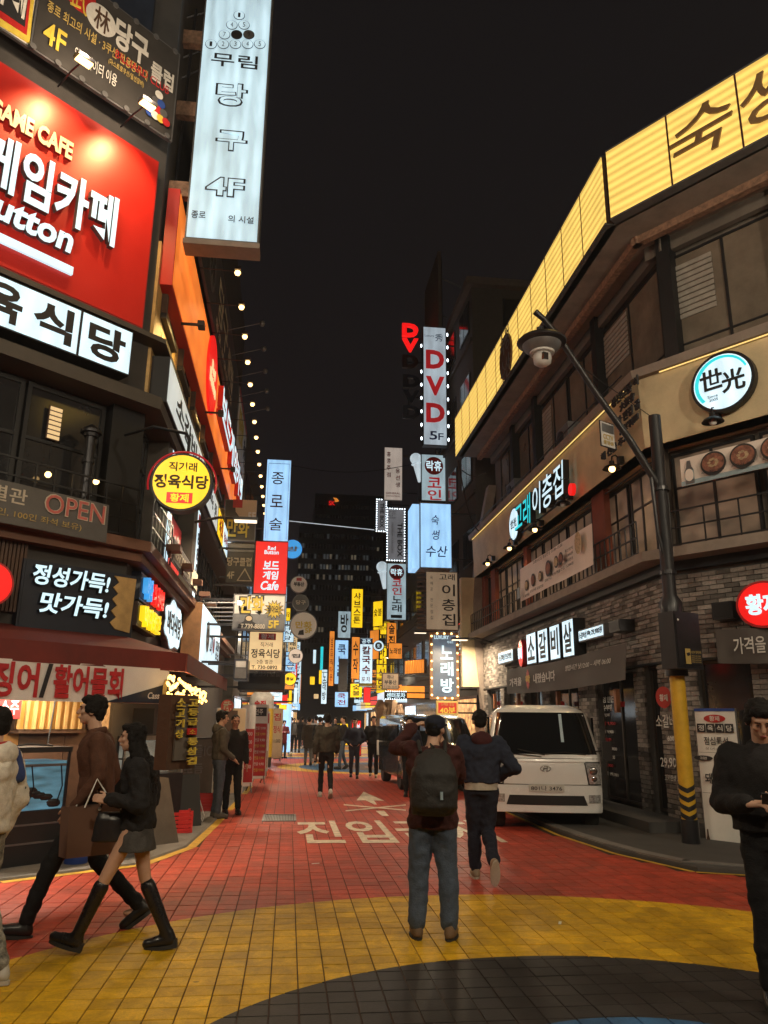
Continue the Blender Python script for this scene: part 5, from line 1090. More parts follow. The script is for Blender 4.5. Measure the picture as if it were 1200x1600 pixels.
# red cafe board
s = sign_at('cafe_board', 'large glossy red cafe board with white script and yellow small letters', WLC.plane(0.25), (-60, 98), (222, 520), thick=0.25, frame='dark_red_ink', face='board_red', edge=0.02)
s.h = 3.05; s.r.location.z = 7.47
for c in list(s.r.children): bpy.data.objects.remove(c)
MB().box(0, 0.0, 0, s.w, 0.22, s.h).build('frame', 'dark_red_ink', s.r); MB().box(0.02, -0.008, 0.02, s.w - 0.02, -0.001, s.h - 0.02).build('face', 'board_red', s.r)
def fx(px, py): 
    q = MW[s.r.name].inverted() @ on_plane(px, py, *WLC.plane(0.3)); return q.x / s.w, 1 - q.z / s.h
em('lit_cream_letter', (0.95, 0.72, 0.36), 0.9, 0.05, sample=False)
CAFE = s
a = fx(180, 350); b_ = fx(-12, 250)
s.text('보드게임카페', a[0] - 0.98, 0.38, a[0], 0.66, 'lit_letter', 0.05, 0.09, sidemat='grey_metal')
a = fx(110, 262); s.text('BOARD GAME CAFE', a[0] - 0.66, 0.21, a[0], 0.31, 'lit_cream_letter', 0.05, 0.05, sidemat='dark_red_ink')
a = fx(112, 385); s.text('Button', a[0] - 0.46, 0.66, a[0], 0.80, 'lit_letter', 0.04, 0.07, shear=0.15, sidemat='grey_metal'); s.rect(a[0] - 0.5, 0.855, a[0] + 0.02, 0.895, 'lit_letter', 'swash', 0.05); s.text('Red', a[0] - 0.9, 0.6, a[0] - 0.52, 0.8, 'lit_letter', 0.04, 0.07, shear=0.15)
# floodlights on arms over the board
def flood(parent_name, label, p, rz, reach, power, tgt, ang=70, col=(1, 0.62, 0.26), group=None, lit=True, L=True):
    r = root('floodlight', label, 'floodlight', p, rz, group)
    MB().tube([(0, 0, 0), (0, -reach * 0.5, 0.05), (0, -reach, 0.02)], 0.015, 6).build('arm', 'dark_steel', r)
    MB().box(-0.13, -reach - 0.06, 0.0, 0.13, -reach + 0.08, 0.06).build('housing', 'dark_steel', r)
    MB().box(-0.11, -reach - 0.05, -0.03, 0.11, -reach + 0.07, -0.004).build('lamp', 'bulb' if lit else 'grey_metal', r)
    if lit and L:
        spot('lamp_light', r, (0, -reach, -0.06), tgt, power, col, ang, 0.06, 0.9)
        l = bpy.data.lights.new('banner_fill', 'POINT'); l.energy = 55; l.color = (1, .75, .5); l.shadow_soft_size = .05; o = bpy.data.objects.new('banner_fill', l); COL.objects.link(o); o.parent = r; o.location = (0, -reach - .1, .14)  # extra point light added at the fixture to brighten the banner behind
    return r
for px, py, lb in ((125, 148, 'lit floodlight on an arm over the left part of the red board'), (226, 212, 'lit floodlight on an arm over the right part of the red board')):
    q = WLC.i @ on_plane(px, py, *WLC.plane(0.95)); p = WLC.pt(q.x, -0.2, 10.75); flood('x', lb, p, RL, 0.75, 300, (0, -0.05, -1.1), 92)
# dark billiard club banner
pm('banner_black', (0.045, 0.042, 0.04), 0.4, 0, 0.15, 3)
def board(label, w, x0, x1, z0, z1, o, **k):
    s = Sign('club_banner', label, w.pt(x0, -o, z0), w.rz, x1 - x0, z1 - z0, cat='banner', **k); return s
x0 = WLC.uv(45, 80, 0.35)[0]; x1 = WLC.uv(268, 230, 0.35)[0]
s = board('dark billiard club banner with white lettering and ball rack picture', WLC, x0, x1, 10.95, 12.75, 0.35, frame='grey_metal', face='banner_black', thick=0.06, edge=0.03)
s.disc(0.25, 0.2, 0.27, mat='red_paint', name='disc'); s.text('武', 0.19, 0.06, 0.31, 0.36, 'yellow_ink', 0.0); s.disc(0.40, 0.28, 0.26, mat='white_ink', name='disc'); s.text('林', 0.35, 0.16, 0.46, 0.40, 'brown_ink', 0.02); s.text('당구', 0.50, 0.12, 0.75, 0.44, 'white_ink', 0.06); s.text('클럽', 0.78, 0.30, 0.96, 0.5, 'white_ink', 0.04)
s.text('종로 최고의 시설 · 3쿠션 전용당구대', 0.06, 0.46, 0.76, 0.57, 'gold_ink', 0.01); s.text('BILLIARD CLUB', 0.52, 0.47, 0.93, 0.55, 'red_ink', 0.0); s.text('4F', 0.06, 0.66, 0.2, 0.88, 'yellow_ink', 0.02); s.text('엘리베이터 이용', 0.26, 0.72, 0.55, 0.85, 'white_ink', 0.0); s.text('(마스트로쿠션/열선장비)', 0.48, 0.60, 0.74, 0.67, 'gold_ink', 0.0)
random.seed(5)
for r_ in range(4):
    for k in range(r_ + 1): s.disc(0.86 + (k - r_ / 2) * 0.042, 0.62 + r_ * 0.085, 0.075, mat=['white_ink', 'yellow_ink', 'red_ink', 'grey_metal', 'blue_ink'][(r_ * 3 + k) % 5], name='ball', th=0.003, n=16)
for k in range(7):
    for z in (0.02, 0.98): MB().disc(s.w * (k + 0.1) / 6.4, s.h * z, 0.05, 0.05, -0.03, -0.012, 10).build('clamp', 'grey_metal', s.r)
# comic cafe banner fragment and blue oval board above
x0 = WLC.uv(-60, 30, 0.3)[0]; x1 = WLC.uv(40, 105, 0.3)[0]
s = board('cream and black comic cafe banner fragment at the top left corner', WLC, x0, x1, 10.95, 13.6, 0.33, frame='grey_metal', face='banner_white', thick=0.05); s.poly([(0.0, 0.45), (0.92, 0.38), (0.98, 0.98), (0.0, 1.0)], 'yellow_ink', 'frame_shape'); s.poly([(0.0, 0.5), (0.86, 0.44), (0.92, 0.94), (0.0, 0.95)], 'red_paint', 'frame_shape'); s.poly([(0.0, 0.54), (0.82, 0.49), (0.87, 0.9), (0.0, 0.9)], 'ink', 'frame_shape'); s.text('카페', 0.25, 0.56, 0.84, 0.86, 'white_ink', 0.05, 0.002); s.poly([(0.1, 0.0), (0.9, 0.0), (0.8, 0.2), (0.5, 0.34), (0.2, 0.26)], 'red_paint', 'picture'); s.poly([(0.3, 0.02), (0.75, 0.05), (0.62, 0.16), (0.35, 0.14)], 'yellow_ink', 'picture')
x0 = WLC.uv(100, 30, 0.1)[0]; x1 = WLC.uv(232, 100, 0.1)[0]
s = board('dim blue board with a dark oval above the billiard banner', WLC, x0, x1, 12.95, 15.2, 0.12, frame='dark_steel', face='dead_blue', thick=0.1); s.disc(0.32, 0.5, 0.75, 0.95, 'ink', 'oval')
# ---------------------------------------------------------------- street side of the left building
def street_sign(name, label, X, px0, py_top, px1, py_bot, **k):
    return sign_at(name, label, ((X, 0, 0), HP), (px0, py_top), (px1, py_bot), **k)
XS = -2.2
em('orange_board', (0.95, 0.22, 0.03), 0.8, 0.35, (0.7, 0.7, 1.5))
y0 = 11.75; y1 = 30.0
s = Sign('cafe_board', 'long glowing orange-red board along the street side of the left building', (XS, y0, 8.58), HP, y1 - y0, 1.85, thick=0.2, frame='board_red', face='orange_board', edge=0.05)
s.disc(0.32, 0.42, 0.95, mat='lit_red', name='badge', th=0.06); s.text('Red', 0.30, 0.28, 0.34, 0.42, 'lit_cream_letter', 0.03, 0.02); s.text('Button', 0.285, 0.45, 0.355, 0.62, 'lit_cream_letter', 0.03, 0.02)
s.text('보드게임카페', 0.38, 0.22, 0.86, 0.78, 'lit_letter', 0.06, 0.14, sidemat='board_red')
for k in range(9): MB().box(k * s.w / 9 + 0.3, 0.1, -0.35, k * s.w / 9 + 0.4, 0.6, -0.002).build('truss', 'dark_wood', s.r); MB().box(k * s.w / 9 + 0.3, 0.1, -0.45, k * s.w / 9 + 1.6, 0.2, -0.36).build('rail', 'dark_steel', s.r)
OB = s
for k in range(4):
    MB().box(1.1 + 4.2 * k, -0.42, -0.12, 1.3 + 4.2 * k, -0.3, -0.02).build('lamp_housing', 'dark_steel', s.r); MB().box(1.18 + 4.2 * k, -0.3, -0.08, 1.22 + 4.2 * k, 0.0, -0.04).build('lamp_arm', 'dark_steel', s.r)
    spot('under_light', s.r, (1.2 + 4.2 * k, -0.36, -0.2), (1.4 + 4.2 * k, 0.3, -1.5), 130, (1, .62, .2), 150, .08)
# billiard banner above it
s = Sign('club_banner', 'dark billiard banner above the orange board on the street side', (XS + 0.05, y0 + 0.8, 10.75), HP, 12.5, 2.2, thick=0.06, frame='grey_metal', face='banner_black', edge=0.03, cat='banner')
s.disc(0.14, 0.4, 0.8, mat='red_paint', name='disc'); s.text('武', 0.10, 0.15, 0.18, 0.7, 'ink_cream', 0.0); s.disc(0.28, 0.5, 0.75, mat='grey_metal', name='disc'); s.text('林', 0.24, 0.3, 0.32, 0.75, 'ink', 0.02); s.text('당구', 0.4, 0.25, 0.62, 0.75, 'ink_cream', 0.02); s.text('클럽', 0.65, 0.4, 0.8, 0.75, 'ink_cream', 0.02); s.text('종로 최고의 시설', 0.38, 0.82, 0.8, 0.94, 'ink_cream', 0.0)
s = Sign('comic_banner', 'comic cafe banner farther along above the orange board', (XS + 0.05, y0 + 13.8, 10.75), HP, 5.0, 2.2, thick=0.06, frame='grey_metal', face='banner_white', edge=0.03, cat='banner'); s.text('만화', 0.1, 0.2, 0.6, 0.8, 'yellow_ink', 0.08); s.text('카페', 0.65, 0.3, 0.95, 0.8, 'ink', 0.05); s.rect(0.0, 0.0, 1.0, 0.12, 'red_paint', 'stripe', 0.002)
# row of floodlights
for k in range(17):
    y = 13.1 + k * 1.4
    r = root('floodlight', 'lit floodlight on a long arm, %s in the row above the orange board' % ['nearest', 'second', 'third', 'fourth', 'fifth', 'sixth', 'seventh', 'eighth', 'ninth', 'tenth', 'eleventh', 'twelfth', 'thirteenth', 'fourteenth', 'fifteenth', 'sixteenth', 'farthest'][k], 'floodlight', (XS + 0.02, y, 10.62), HP, 'floodlights in a row above the orange board')
    MB().tube([(0, 0, 0.02), (0, -0.72, 0.0)], 0.012, 5).build('arm', 'dark_steel', r)
    MB().box(-0.10, -0.84, 0.0, 0.10, -0.7, 0.07).build('housing', 'dark_steel', r); MB().ball((0, -0.77, -0.03), 0.066, 8).build('lamp', 'bulb', r, smooth='all')
    if k % 2 == 0: spot('lamp_light', r, (0, -0.77, -0.12), (0, 0.0, -1.6), 60, (1, 0.6, 0.25), 120, 0.07, 0.9)
for k in range(5):
    y = 20.5 + k * 1.6; r = root('spare_floodlight', 'unlit floodlight reaching out over the lit row, %s' % ['nearest', 'second', 'third', 'fourth', 'farthest'][k], 'floodlight', (XS, y, 12.4), HP, 'unlit floodlights beyond the lit row')
    MB().tube([(0, 0, 0), (0, -0.95, 0.3)], 0.014, 5).build('arm', 'grey_metal', r); MB().ball((0, -1.0, 0.3), 0.085, 8, (1, 1, 1.2)).build('head', 'grey_metal', r, smooth='all')
# tall white blade sign of the billiard hall
YB = 11.9
p0 = on_plane(288, 372, (0, YB, 0), 0); p1 = on_plane(404, 380, (0, YB, 0), 0); wb = p1.x - p0.x
em('blade_face', (0.52, 0.71, 0.8), 0.9, 0.32, (2.5, 2.5, 0.5), tubes=('X', 4.5, 0.14))
s = Sign('vertical_sign', 'tall white billiard hall blade sign hanging high on the left', (p0.x, YB, p0.z), 0, wb, 6.6, thick=0.35, frame='grey_metal', face='blade_face', edge=0.03)
hS = s.h
def fb(px, py):
    q = on_plane(px, py, (0, YB, 0), 0); return (q.x - p0.x) / wb, 1 - (q.z - p0.z) / hS
def tb(t, x0, y0, x1, y1, **k): a = fb(x0, y0); b = fb(x1, y1); s.text(t, a[0], a[1], b[0], b[1], **k)
MB().box(-0.02, -0.02, -0.1, wb + 0.02, 0.37, -0.005).build('sill', 'slab', s.r)
tb('무림', 331, 82, 402, 110, mat='ink', bold=0.01); 
for t, y0_, y1_ in (('당', 128, 170), ('구', 203, 240), ('4F', 276, 312)):
    tb(t, 338 if t != '4F' else 322, y0_, 386 if t != '4F' else 382, y1_, mat='ink', bold=0.06); s.y -= 0.004; X0_, X1_ = (338, 386) if t != '4F' else (322, 382); g_ = 0.07 if t != '4F' else 0.05; tb(t, X0_ + (X1_ - X0_) * g_, y0_ + 2.2, X1_ - (X1_ - X0_) * g_, y1_ - 2.2, mat='blade_face', bold=0.02); s.y -= 0.003
tb('종로', 300, 331, 321, 344, mat='ink', bold=0.01); tb('의 시설', 357, 338, 396, 352, mat='ink', bold=0.01)
# ball rack emblem
for r_ in range(4):
    for k in range(r_ + 2 if r_ == 3 else r_ + 1):
        n_ = (r_ + 2 if r_ == 3 else r_ + 1); cx = 374 + (k - (n_ - 1) / 2) * 19 - r_ * 2; cy = 27 + r_ * 15; a = fb(cx, cy); s.disc(a[0], a[1], 0.105, mat='ink', name='ball_rim', n=24); s.disc(a[0], a[1], 0.095, mat='ink' if (r_, k) == (2, 1) else ('grey_metal' if (r_, k) == (2, 2) else 'blade_face'), name='ball', n=24); s.y += 0.0140
        if (r_, k) != (2, 1): s.y -= 0.0145; s.text(str((r_ * 3 + k) % 9 + 1), a[0] - 0.018, a[1] - 0.008, a[0] + 0.018, a[1] + 0.008, 'ink', 0.0, 0.001); s.y += 0.0149
for z in (0.9, 2.6, 4.2): MB().box(-1.0, 0.1, z, 0.0, 0.25, z + 0.3).build('bracket', 'rusty_steel', s.r)
MB().tube([(-0.35, 0.3, -1.2), (-0.2, 0.3, 5.2)], 0.03, 6).build('conduit', 'dark_steel', s.r)
for dz in (0, 0.5, 1.0, 1.5): MB().tube([(-0.9, 0.3, 3.2 + dz), (-0.05, 0.3, 3.8 + dz * 0.9)], 0.02, 5).build('strut', 'dark_steel', s.r)
# ================================================================ LEFT: round sign, street-side signs
def lcorner(o):
    p1 = WLS.pt(0, -o, 0); p2 = WLC.pt(0, -o, 0); t = (p1.x - p2.x) / math.cos(RL); return V((p1.x, p2.y + math.sin(RL) * t, 0))
s = round_sign('round_sign', 'round yellow lit sign of the butcher restaurant hanging at the left corner', 10.4, 283.5, 753, 48, face='lit_yellow', th=0.2)
s.text('직거래', 0.28, 0.16, 0.74, 0.32, 'brown_ink', 0.03); s.text('정육식당', 0.06, 0.38, 0.94, 0.62, 'brown_ink', 0.05); s.rect(0.28, 0.69, 0.70, 0.87, 'lit_red', 'badge'); s.text('황제', 0.34, 0.71, 0.64, 0.85, 'lit_yellow', 0.04)
rr = s.w / 2; MB().tube([(rr + rr * 1.12 * math.cos(a), 0.08, rr + rr * 1.12 * math.sin(a)) for a in [R(-15 + 8 * k) for k in range(27)]], 0.014, 6).build('neon_ring', 'red_glow', s.r)
MB().tube([(rr * 1.1, 0.1, 2 * rr - 0.03), (rr * 1.12, 0.1, 2 * rr + 0.26), (rr * 1.0, 0.1, 2 * rr + 0.33), (-0.1, 0.35, 2 * rr + 0.50), (-0.6, 0.9, 2 * rr + 0.55)], 0.022, 8).build('bracket', 'black_metal', s.r, smooth=True)
em('side_white', (0.62, 0.66, 0.62), 0.85, 0.15)
s = Sign('street_side_sign', 'long white lit sign with black lettering running down the left street face', (-2.12, 11.75, 6.5), HP, 9.0, 0.78, thick=0.3, face='side_white', frame='ink'); s.text('소갈비살', 0.1, 0.2, 0.55, 0.8, 'ink', 0.04); s.disc(0.68, 0.5, 0.3, mat='red_ink', name='badge'); s.text('황제', 0.66, 0.35, 0.7, 0.65, 'lit_letter', 0.03); s.text('600g', 0.74, 0.3, 0.84, 0.7, 'ink', 0.0); s.text('원', 0.88, 0.25, 0.94, 0.75, 'ink', 0.02)
s = Sign('street_side_sign', 'yellow and white lit sign beyond the long white one on the left', (-2.12, 20.9, 6.5), HP, 3.4, 0.78, thick=0.3, face='lit_yellow', frame='ink'); s.text('육회', 0.1, 0.1, 0.45, 0.9, 'red_ink', 0.04); s.rect(0.5, 0.02, 1.0, 0.98, 'lit_white', 'panel'); s.text('정육식당', 0.55, 0.3, 0.95, 0.7, 'red_ink', 0.02)
s = Sign('street_side_sign', 'farthest white lit sign under the orange board on the left', (-2.12, 24.5, 6.5), HP, 5.0, 0.78, thick=0.3, face='lit_white', frame='ink'); s.text('소갈비살', 0.1, 0.15, 0.6, 0.85, 'ink', 0.04); s.text('29,900', 0.66, 0.2, 0.95, 0.8, 'red_ink', 0.02)
for k, (yy, lbl, tt) in enumerate(((12.98, 'narrow white lit vertical sign with numerals on the nearest pillar', '8890'), (16.95, 'narrow white lit vertical sign with numerals on the second pillar', '8800'))):
    s = Sign('pillar_sign', lbl, (-2.16, yy, 4.2), HP, 0.42, 1.95, thick=0.1, face='lit_white', frame='grey_metal', edge=0.02); s.disc(0.5, 0.12, 0.16, mat='red_ink', name='badge')
    for j, ch in enumerate(tt): s.text(ch, 0.2, 0.26 + 0.18 * j, 0.8, 0.4 + 0.18 * j, 'ink', 0.02)
s = Sign('window_poster', 'red poster inside the second-floor windows of the left street face', (-2.42, 14.3, 4.5), HP, 2.2, 1.0, thick=0.02, face='red_paint', frame='red_paint', cat='poster'); s.text('황제', 0.1, 0.15, 0.45, 0.85, 'white_ink', 0.04); s.text('2층', 0.55, 0.2, 0.9, 0.8, 'white_ink', 0.04)
s = Sign('ledge_banner', 'worn pale banner with faded letters on the ledge of the left street face', (-2.02, 13.0, 4.17), HP, 3.6, 0.42, thick=0.02, face='banner_grey', frame='grey_metal', cat='banner'); s.text('SEAFOOD 바다', 0.05, 0.2, 0.6, 0.8, 'ink_cream', 0.03); s.rect(0.68, 0.1, 0.95, 0.9, 'ink_cream', 'patch')
# ground-floor fascia on the splayed front
pm('navy_board', (0.012, 0.016, 0.03), 0.5)
s = sign_at('brush_letter_sign', 'dark board with two lines of glowing white brush lettering, left corner', WLC.plane(0.12), (38, 872), (204, 1000), thick=0.12, frame='navy_board', face='navy_board'); B_ = s
def fr(s, plane, px, py): q = MW[s.r.name].inverted() @ on_plane(px, py, *plane); return q.x / s.w, 1 - q.z / s.h
pl_ = WLC.plane(0.12)
for t, (x0, y0, x1, y1) in (('정성가득!', (49, 880, 166, 924)), ('맛가득!', (60, 924, 162, 978))):
    a = fr(s, pl_, x0, y0); b_ = fr(s, pl_, x1, y1); hh = 0.26 if t[0] == '맛' else 0.23
    s.text(t, a[0], a[1] - 0.0, b_[0], a[1] + 0.30, 'lit_letter', 0.045, 0.07, sidemat='black_metal', shear=0.12)
j_ = [(0.70, 0.02)] + [(0.70 + 0.03 * (k % 2) , 0.02 + 0.96 * k / 10) for k in range(11)] + [(0.98, 0.98), (0.99, 0.5), (0.93, 0.2), (0.98, 0.02)]
pts = [(0.78 + (0.05 if k % 2 else 0), 0.05 + 0.09 * k) for k in range(10)] + [(0.97, 0.9), (0.99, 0.05)]
s.y = -0.012; s.poly(pts, 'wood_panel', 'scalloped_board', 0.02)
x0 = WLC.uv(-40, 930, 0.1)[0]; x1 = WLC.uv(37, 930, 0.1)[0]; r = root('slatted_wall', 'vertical wooden slats beside the white brush lettering board', 'wall panel', WLC.pt(x0, -0.02, 2.95), RL); n = 12
for k in range(n): MB().box((x1 - x0) * k / n, -0.06, 0, (x1 - x0) * (k + 0.7) / n, 0, 0.92).build('slat', 'dark_wood', r)
s = ellipse_sign('oval_sign', 'red lit oval sign cut by the left picture edge', WLC.plane(0.4), -14, 911, 36, 'lit_red', frame='red_paint')
# signs on the street face above the awning
s = Sign('letter_sign', 'blue and red raised lettering sign near the left corner', (-2.3, 11.95, 3.38), HP, 1.9, 0.42, thick=0.14, frame='dead_blue', face='navy_board'); em('lit_azure', (0.05, 0.35, 0.8), 0.9, 0.05, sample=False)
s.text('바다', 0.08, 0.1, 0.34, 0.9, 'lit_azure', 0.05, 0.08); s.text('의 진미상', 0.4, 0.1, 0.95, 0.9, 'lit_red', 0.05, 0.08)
s = Sign('letter_sign', 'yellow raised lettering sign below the blue and red one', (-2.3, 11.9, 2.98), HP, 1.8, 0.36, thick=0.14, frame='dark_wood', face='navy_board'); s.text('바다곳간', 0.08, 0.06, 0.95, 0.94, 'lit_yellow', 0.05, 0.08)
s = Sign('cloud_sign', 'white cloud-shaped lit sign with black brush lettering', (-2.28, 14.2, 2.9), HP, 2.6, 0.98, body=False)
cl = []; 
for k in range(32): a = 2 * math.pi * k / 32; q = 1 + 0.10 * math.cos(7 * a); cl.append((1.3 + 1.28 * q * math.cos(a) * 0.95, 0.49 + 0.47 * q * math.sin(a)))
MB().prism(cl, 0.0, 0.12).build('box', 'grey_metal', s.r, fix=True); MB().prism([(1.3 + (x - 1.3) * 0.95, 0.49 + (z - 0.49) * 0.92) for x, z in cl], -0.01, -0.002).build('face', 'lit_white', s.r, fix=True); s.text('바다식당', 0.16, 0.28, 0.84, 0.72, 'ink', 0.05)
s = Sign('lightbox_sign', 'large white lit box sign above the far end of the red awning', (-1.95, 17.2, 2.75), HP, 4.6, 1.35, thick=0.4, frame='wood', face='lit_white'); s.disc(0.3, 0.45, 0.36, mat='grey_metal', name='badge'); s.text('맛', 0.26, 0.3, 0.34, 0.6, 'ink', 0.02, 0.003); s.text('고기', 0.42, 0.35, 0.55, 0.7, 'ink', 0.03); s.disc(0.62, 0.5, 0.2, mat='red_ink', name='badge'); s.text('집밥', 0.72, 0.35, 0.92, 0.72, 'ink', 0.02)
r = root('rod_lamps', 'six slim white rod lamps reaching out above the large white box sign', 'lamp', (-2.2, 17.2, 4.15), HP)
for k in range(6): MB().tube([(0.4 + 0.8 * k, 0, 0), (0.4 + 0.8 * k, -1.0, 0.02)], 0.015, 6).build('rod', 'white_metal', r); MB().box(0.38 + 0.8 * k - 0.12, -1.06, -0.01, 0.38 + 0.8 * k + 0.16, -0.98, 0.04).build('lamp', 'bulb_white', r)
# awning round the corner
r = root('awning', 'brown-red awning wrapping the left corner above the fish stall', 'awning', (-2.4, 11, 2.5))
C0, C1 = lcorner(0.02), lcorner(1.0); a0_, a1_ = WLC.pt(-9, -0.02, 0), WLC.pt(-9, -1.0, 0); b0_, b1_ = V((-2.45 + 0.02, 18.5, 0)), V((-2.45 + 1.0, 18.5, 0))
def lift(v, z): return V((v.x, v.y, z))
for nm, q, mt in (('canopy', [lift(a0_, 2.80), lift(a1_, 2.50), lift(C1, 2.50), lift(C0, 2.80), lift(b1_, 2.50), lift(b0_, 2.80)], 'awning_red'),):
    dn = V((0, 0, -0.03)); b = MB(); b.add(q + [v + dn for v in q], [(0, 1, 2, 3), (3, 2, 4, 5), (9, 8, 7, 6), (11, 10, 8, 9), (0, 6, 7, 1), (4, 10, 11, 5)]); b.build(nm, mt, r, True, fix=True)
for (u, w_) in ((a1_, C1), (C1, b1_)):
    d = (w_ - u).normalized() * 0.01; nn = V((d.y, -d.x, 0)).normalized() * 0.03
    b = MB(); q = [lift(u + d, 2.52), lift(w_ - d, 2.52), lift(w_ - d, 2.27), lift(u + d, 2.27)]; b.add(q + [v + nn for v in q], [(0, 1, 2, 3), (7, 6, 5, 4), (0, 4, 5, 1), (1, 5, 6, 2), (2, 6, 7, 3), (3, 7, 4, 0)]); b.build('valance', 'awning_red', r, True, fix=True)
for k in range(8): p = WLC.pt(-0.5 - k * 1.1, 0, 0); MB().tube([WLC.pt(-0.2 - k * 1.1, -0.05, 2.92), WLC.pt(-0.2 - k * 1.1, -0.98, 2.66)], 0.015, 6).build('rib', 'dark_steel', None) if False else None
s = sign_at('fish_banner', 'white banner with red seafood lettering under the left awning', WLC.plane(1.03), (-200, 1040), (262, 1087), body=False, cat='banner'); s.h = 0.46; s.r.location.z = 1.83
cloth(s, 'banner_white', 0.0, wave=0.006); em_ = s
s.poly([(0.74, 0.98), (1.0, 0.4), (1.0, 0.98)], 'dead_blue', 'blue_corner', 0.003); s.text('Cass', 0.91, 0.68, 0.96, 0.86, 'white_ink', 0.02, 0.002, shear=0.2); s.poly([(0.972, 0.9), (0.972, 0.45), (0.978, 0.3), (0.986, 0.3), (0.99, 0.45), (0.99, 0.9)], 'gold_ink', 'bottle_picture')
pl_ = WLC.plane(1.04)
for t, xa_, xb_ in (('오징어', -60, 60), ('/', 63, 80), ('활어물회', 83, 192)): s.text(t, fr(s, pl_, xa_, 1060)[0], 0.06, fr(s, pl_, xb_, 1060)[0], 0.92, 'red_ink' if t != '/' else 'ink', 0.05, 0.002)
# clusters of bulbs under the awning
random.seed(11)
r = root('bulb_garland', 'thick cluster of warm glowing bulbs under the awning corner', 'string lights', (-1.7, 11.4, 2.45)); bm_ = MB().ball((0, 0, 0), 0.023, 8, (1, 1, 1.2)); 
em('garland', (1.0, 0.55, 0.14), 5, 0.05)
me = bpy.data.meshes.new('bulb'); me.from_pydata([tuple(v) for v in bm_.v], [], bm_.f); me.materials.append(M_('garland')); 
for p in me.polygons: p.use_smooth = True
pts = []
for k in range(84):
    t = k / 83; p = on_plane(262 + 60 * t, 1062 + 26 * t + random.uniform(-10, 24) * (1 - 0.5 * t), (0, 10.6 + 4.5 * t + random.uniform(-.3, .3), 0), 0); pts.append(p - V((-1.7, 11.4, 2.45)))
    o = obj('bulb', me, r); o.location = pts[-1]
for k in range(0, 72, 12): MB().tube(pts[k:k + 12:3] + [pts[min(61, k + 12)]], 0.006, 4).build('wire', 'black_metal', r)
l = bpy.data.lights.new('garland_light', 'POINT'); l.energy = 60; l.color = (1, 0.6, 0.25); l.shadow_soft_size = 0.25; lo = bpy.data.objects.new('garland_light', l); COL.objects.link(lo); lo.parent = r; lo.location = (0.1, -0.15, -0.35)
# ---------------------------------------------------------------- the fish stall
em('warm_wall', (0.85, 0.4, 0.08), 0.22, 0.5, (1.5, 1.5, 1.5)); em('tank_water_glow', (0.14, 0.34, 0.46), 0.33, 0.7, (2, 2, 9)); pm('wall_ochre', (0.4, 0.2, 0.06), 0.7, 0, 0.3, 3); em('chill_glow', (0.6, 0.6, 0.5), 0.22, 0.5, (3, 3, 3))
for k in range(9): b = MB(); WLC.box(b, -5.6 + k * 0.61, 0.0, -5.6 + k * 0.61 + 0.602, 2.45, -0.1, -0.02); b.build('wall_panel', 'wall_ochre' if k in (3, 4, 5, 6) else 'dark_wood', lb_, True)
for x, z, w_, h_, t in ((-2.35, 1.35, 0.5, 0.7, 'banner_white'), (-2.3, 0.95, 0.25, 0.3, 'grey_metal'), (-0.42, 1.5, 0.3, 0.45, 'food_cream'), (-1.9, 0.7, 0.3, 0.5, 'vinyl_grey')): b = MB(); WLC.box(b, x, z, x + w_, z + h_, -0.13, -0.105); b.build('notice', t, lb_, True)
opening(WLC, -4.4, -2.75, 0.2, 2.4, 2, lb_, -0.16, 'door', 'pane_dark', 'black_metal'); opening(WLC, -1.5, -0.5, 1.45, 2.2, 1, lb_, -0.16, 'window', 'warm_wall', 'dark_wood')
for k in range(9): b = MB(); WLC.box(b, -1.44 + k * 0.105, 1.5, -1.40 + k * 0.105, 2.15, -0.21, -0.175); b.build('slat', 'wood_panel', lb_, True)
r = root('drain_pipe', 'yellow-painted drain pipe on the wall above the fish tank', 'pipe', WLC.pt(-2.55, -0.2, 0.3), RL); MB().tube([(0, 0, 0), (0, 0, 1.95), (-0.05, 0.05, 2.1), (-0.1, 0.16, 2.12)], 0.055, 12).build('pipe', 'pole_yellow', r, smooth=True); MB().tube([(0, 0, 1.0), (0, 0, 1.06)], 0.066, 12).build('collar', 'pole_yellow', r)
def wl(px, py, o): return WLC.uv(px, py, o)
xa = wl(20, 1340, 0.95)[0]; xb = wl(93, 1340, 0.95)[0]
r = root('fish_tank', 'blue-lit glass fish tank on a black cabinet under the banner', 'fish tank', WLC.pt(xa - 0.5, -0.95, 0.03), RL); w_ = xb - xa + 0.5; z1, z2 = wl(60, 1262, 0.95)[1], wl(60, 1180, 0.95)[1]
MB().box(0, 0, 0, w_, 0.6, z1 - 0.06).build('cabinet', 'black_paint', r)
for zz_ in (0.22, 0.42): MB().box(0.03, -0.012, zz_, w_ - 0.03, -0.001, zz_ + 0.02).build('trim', 'grey_metal', r)
MB().box(0.02, 0.02, z1 - 0.055, w_ - 0.02, 0.58, z2 - 0.1).build('water', 'tank_water_glow', r)  # water glows by itself in place of light inside the tank
for x in (0.0, w_ - 0.03): MB().box(x, -0.005, z1 - 0.06, x + 0.03, 0.02, z2).build('post', 'dark_steel', r)
MB().box(-0.01, -0.02, z2, w_ + 0.01, 0.62, z2 + 0.06).build('lid', 'black_paint', r)
MB().tube([(0.3, -0.03, z2 + 0.07), (0.5, -0.04, z2 + 0.10), (0.8, -0.03, z2 + 0.075), (w_ - 0.2, 0.2, z2 + 0.09), (w_ - 0.1, 0.3, z2 + 0.9)], 0.01, 5).build('hose', 'black_metal', r); random.seed(2)
for k in range(9): MB().ball((random.uniform(0.1, w_ - 0.1), 0.03, z1 + 0.02 * k), 0.09, 8, (1.2, 0.25, 0.5)).build('fish', 'dark_steel', r, smooth='all')
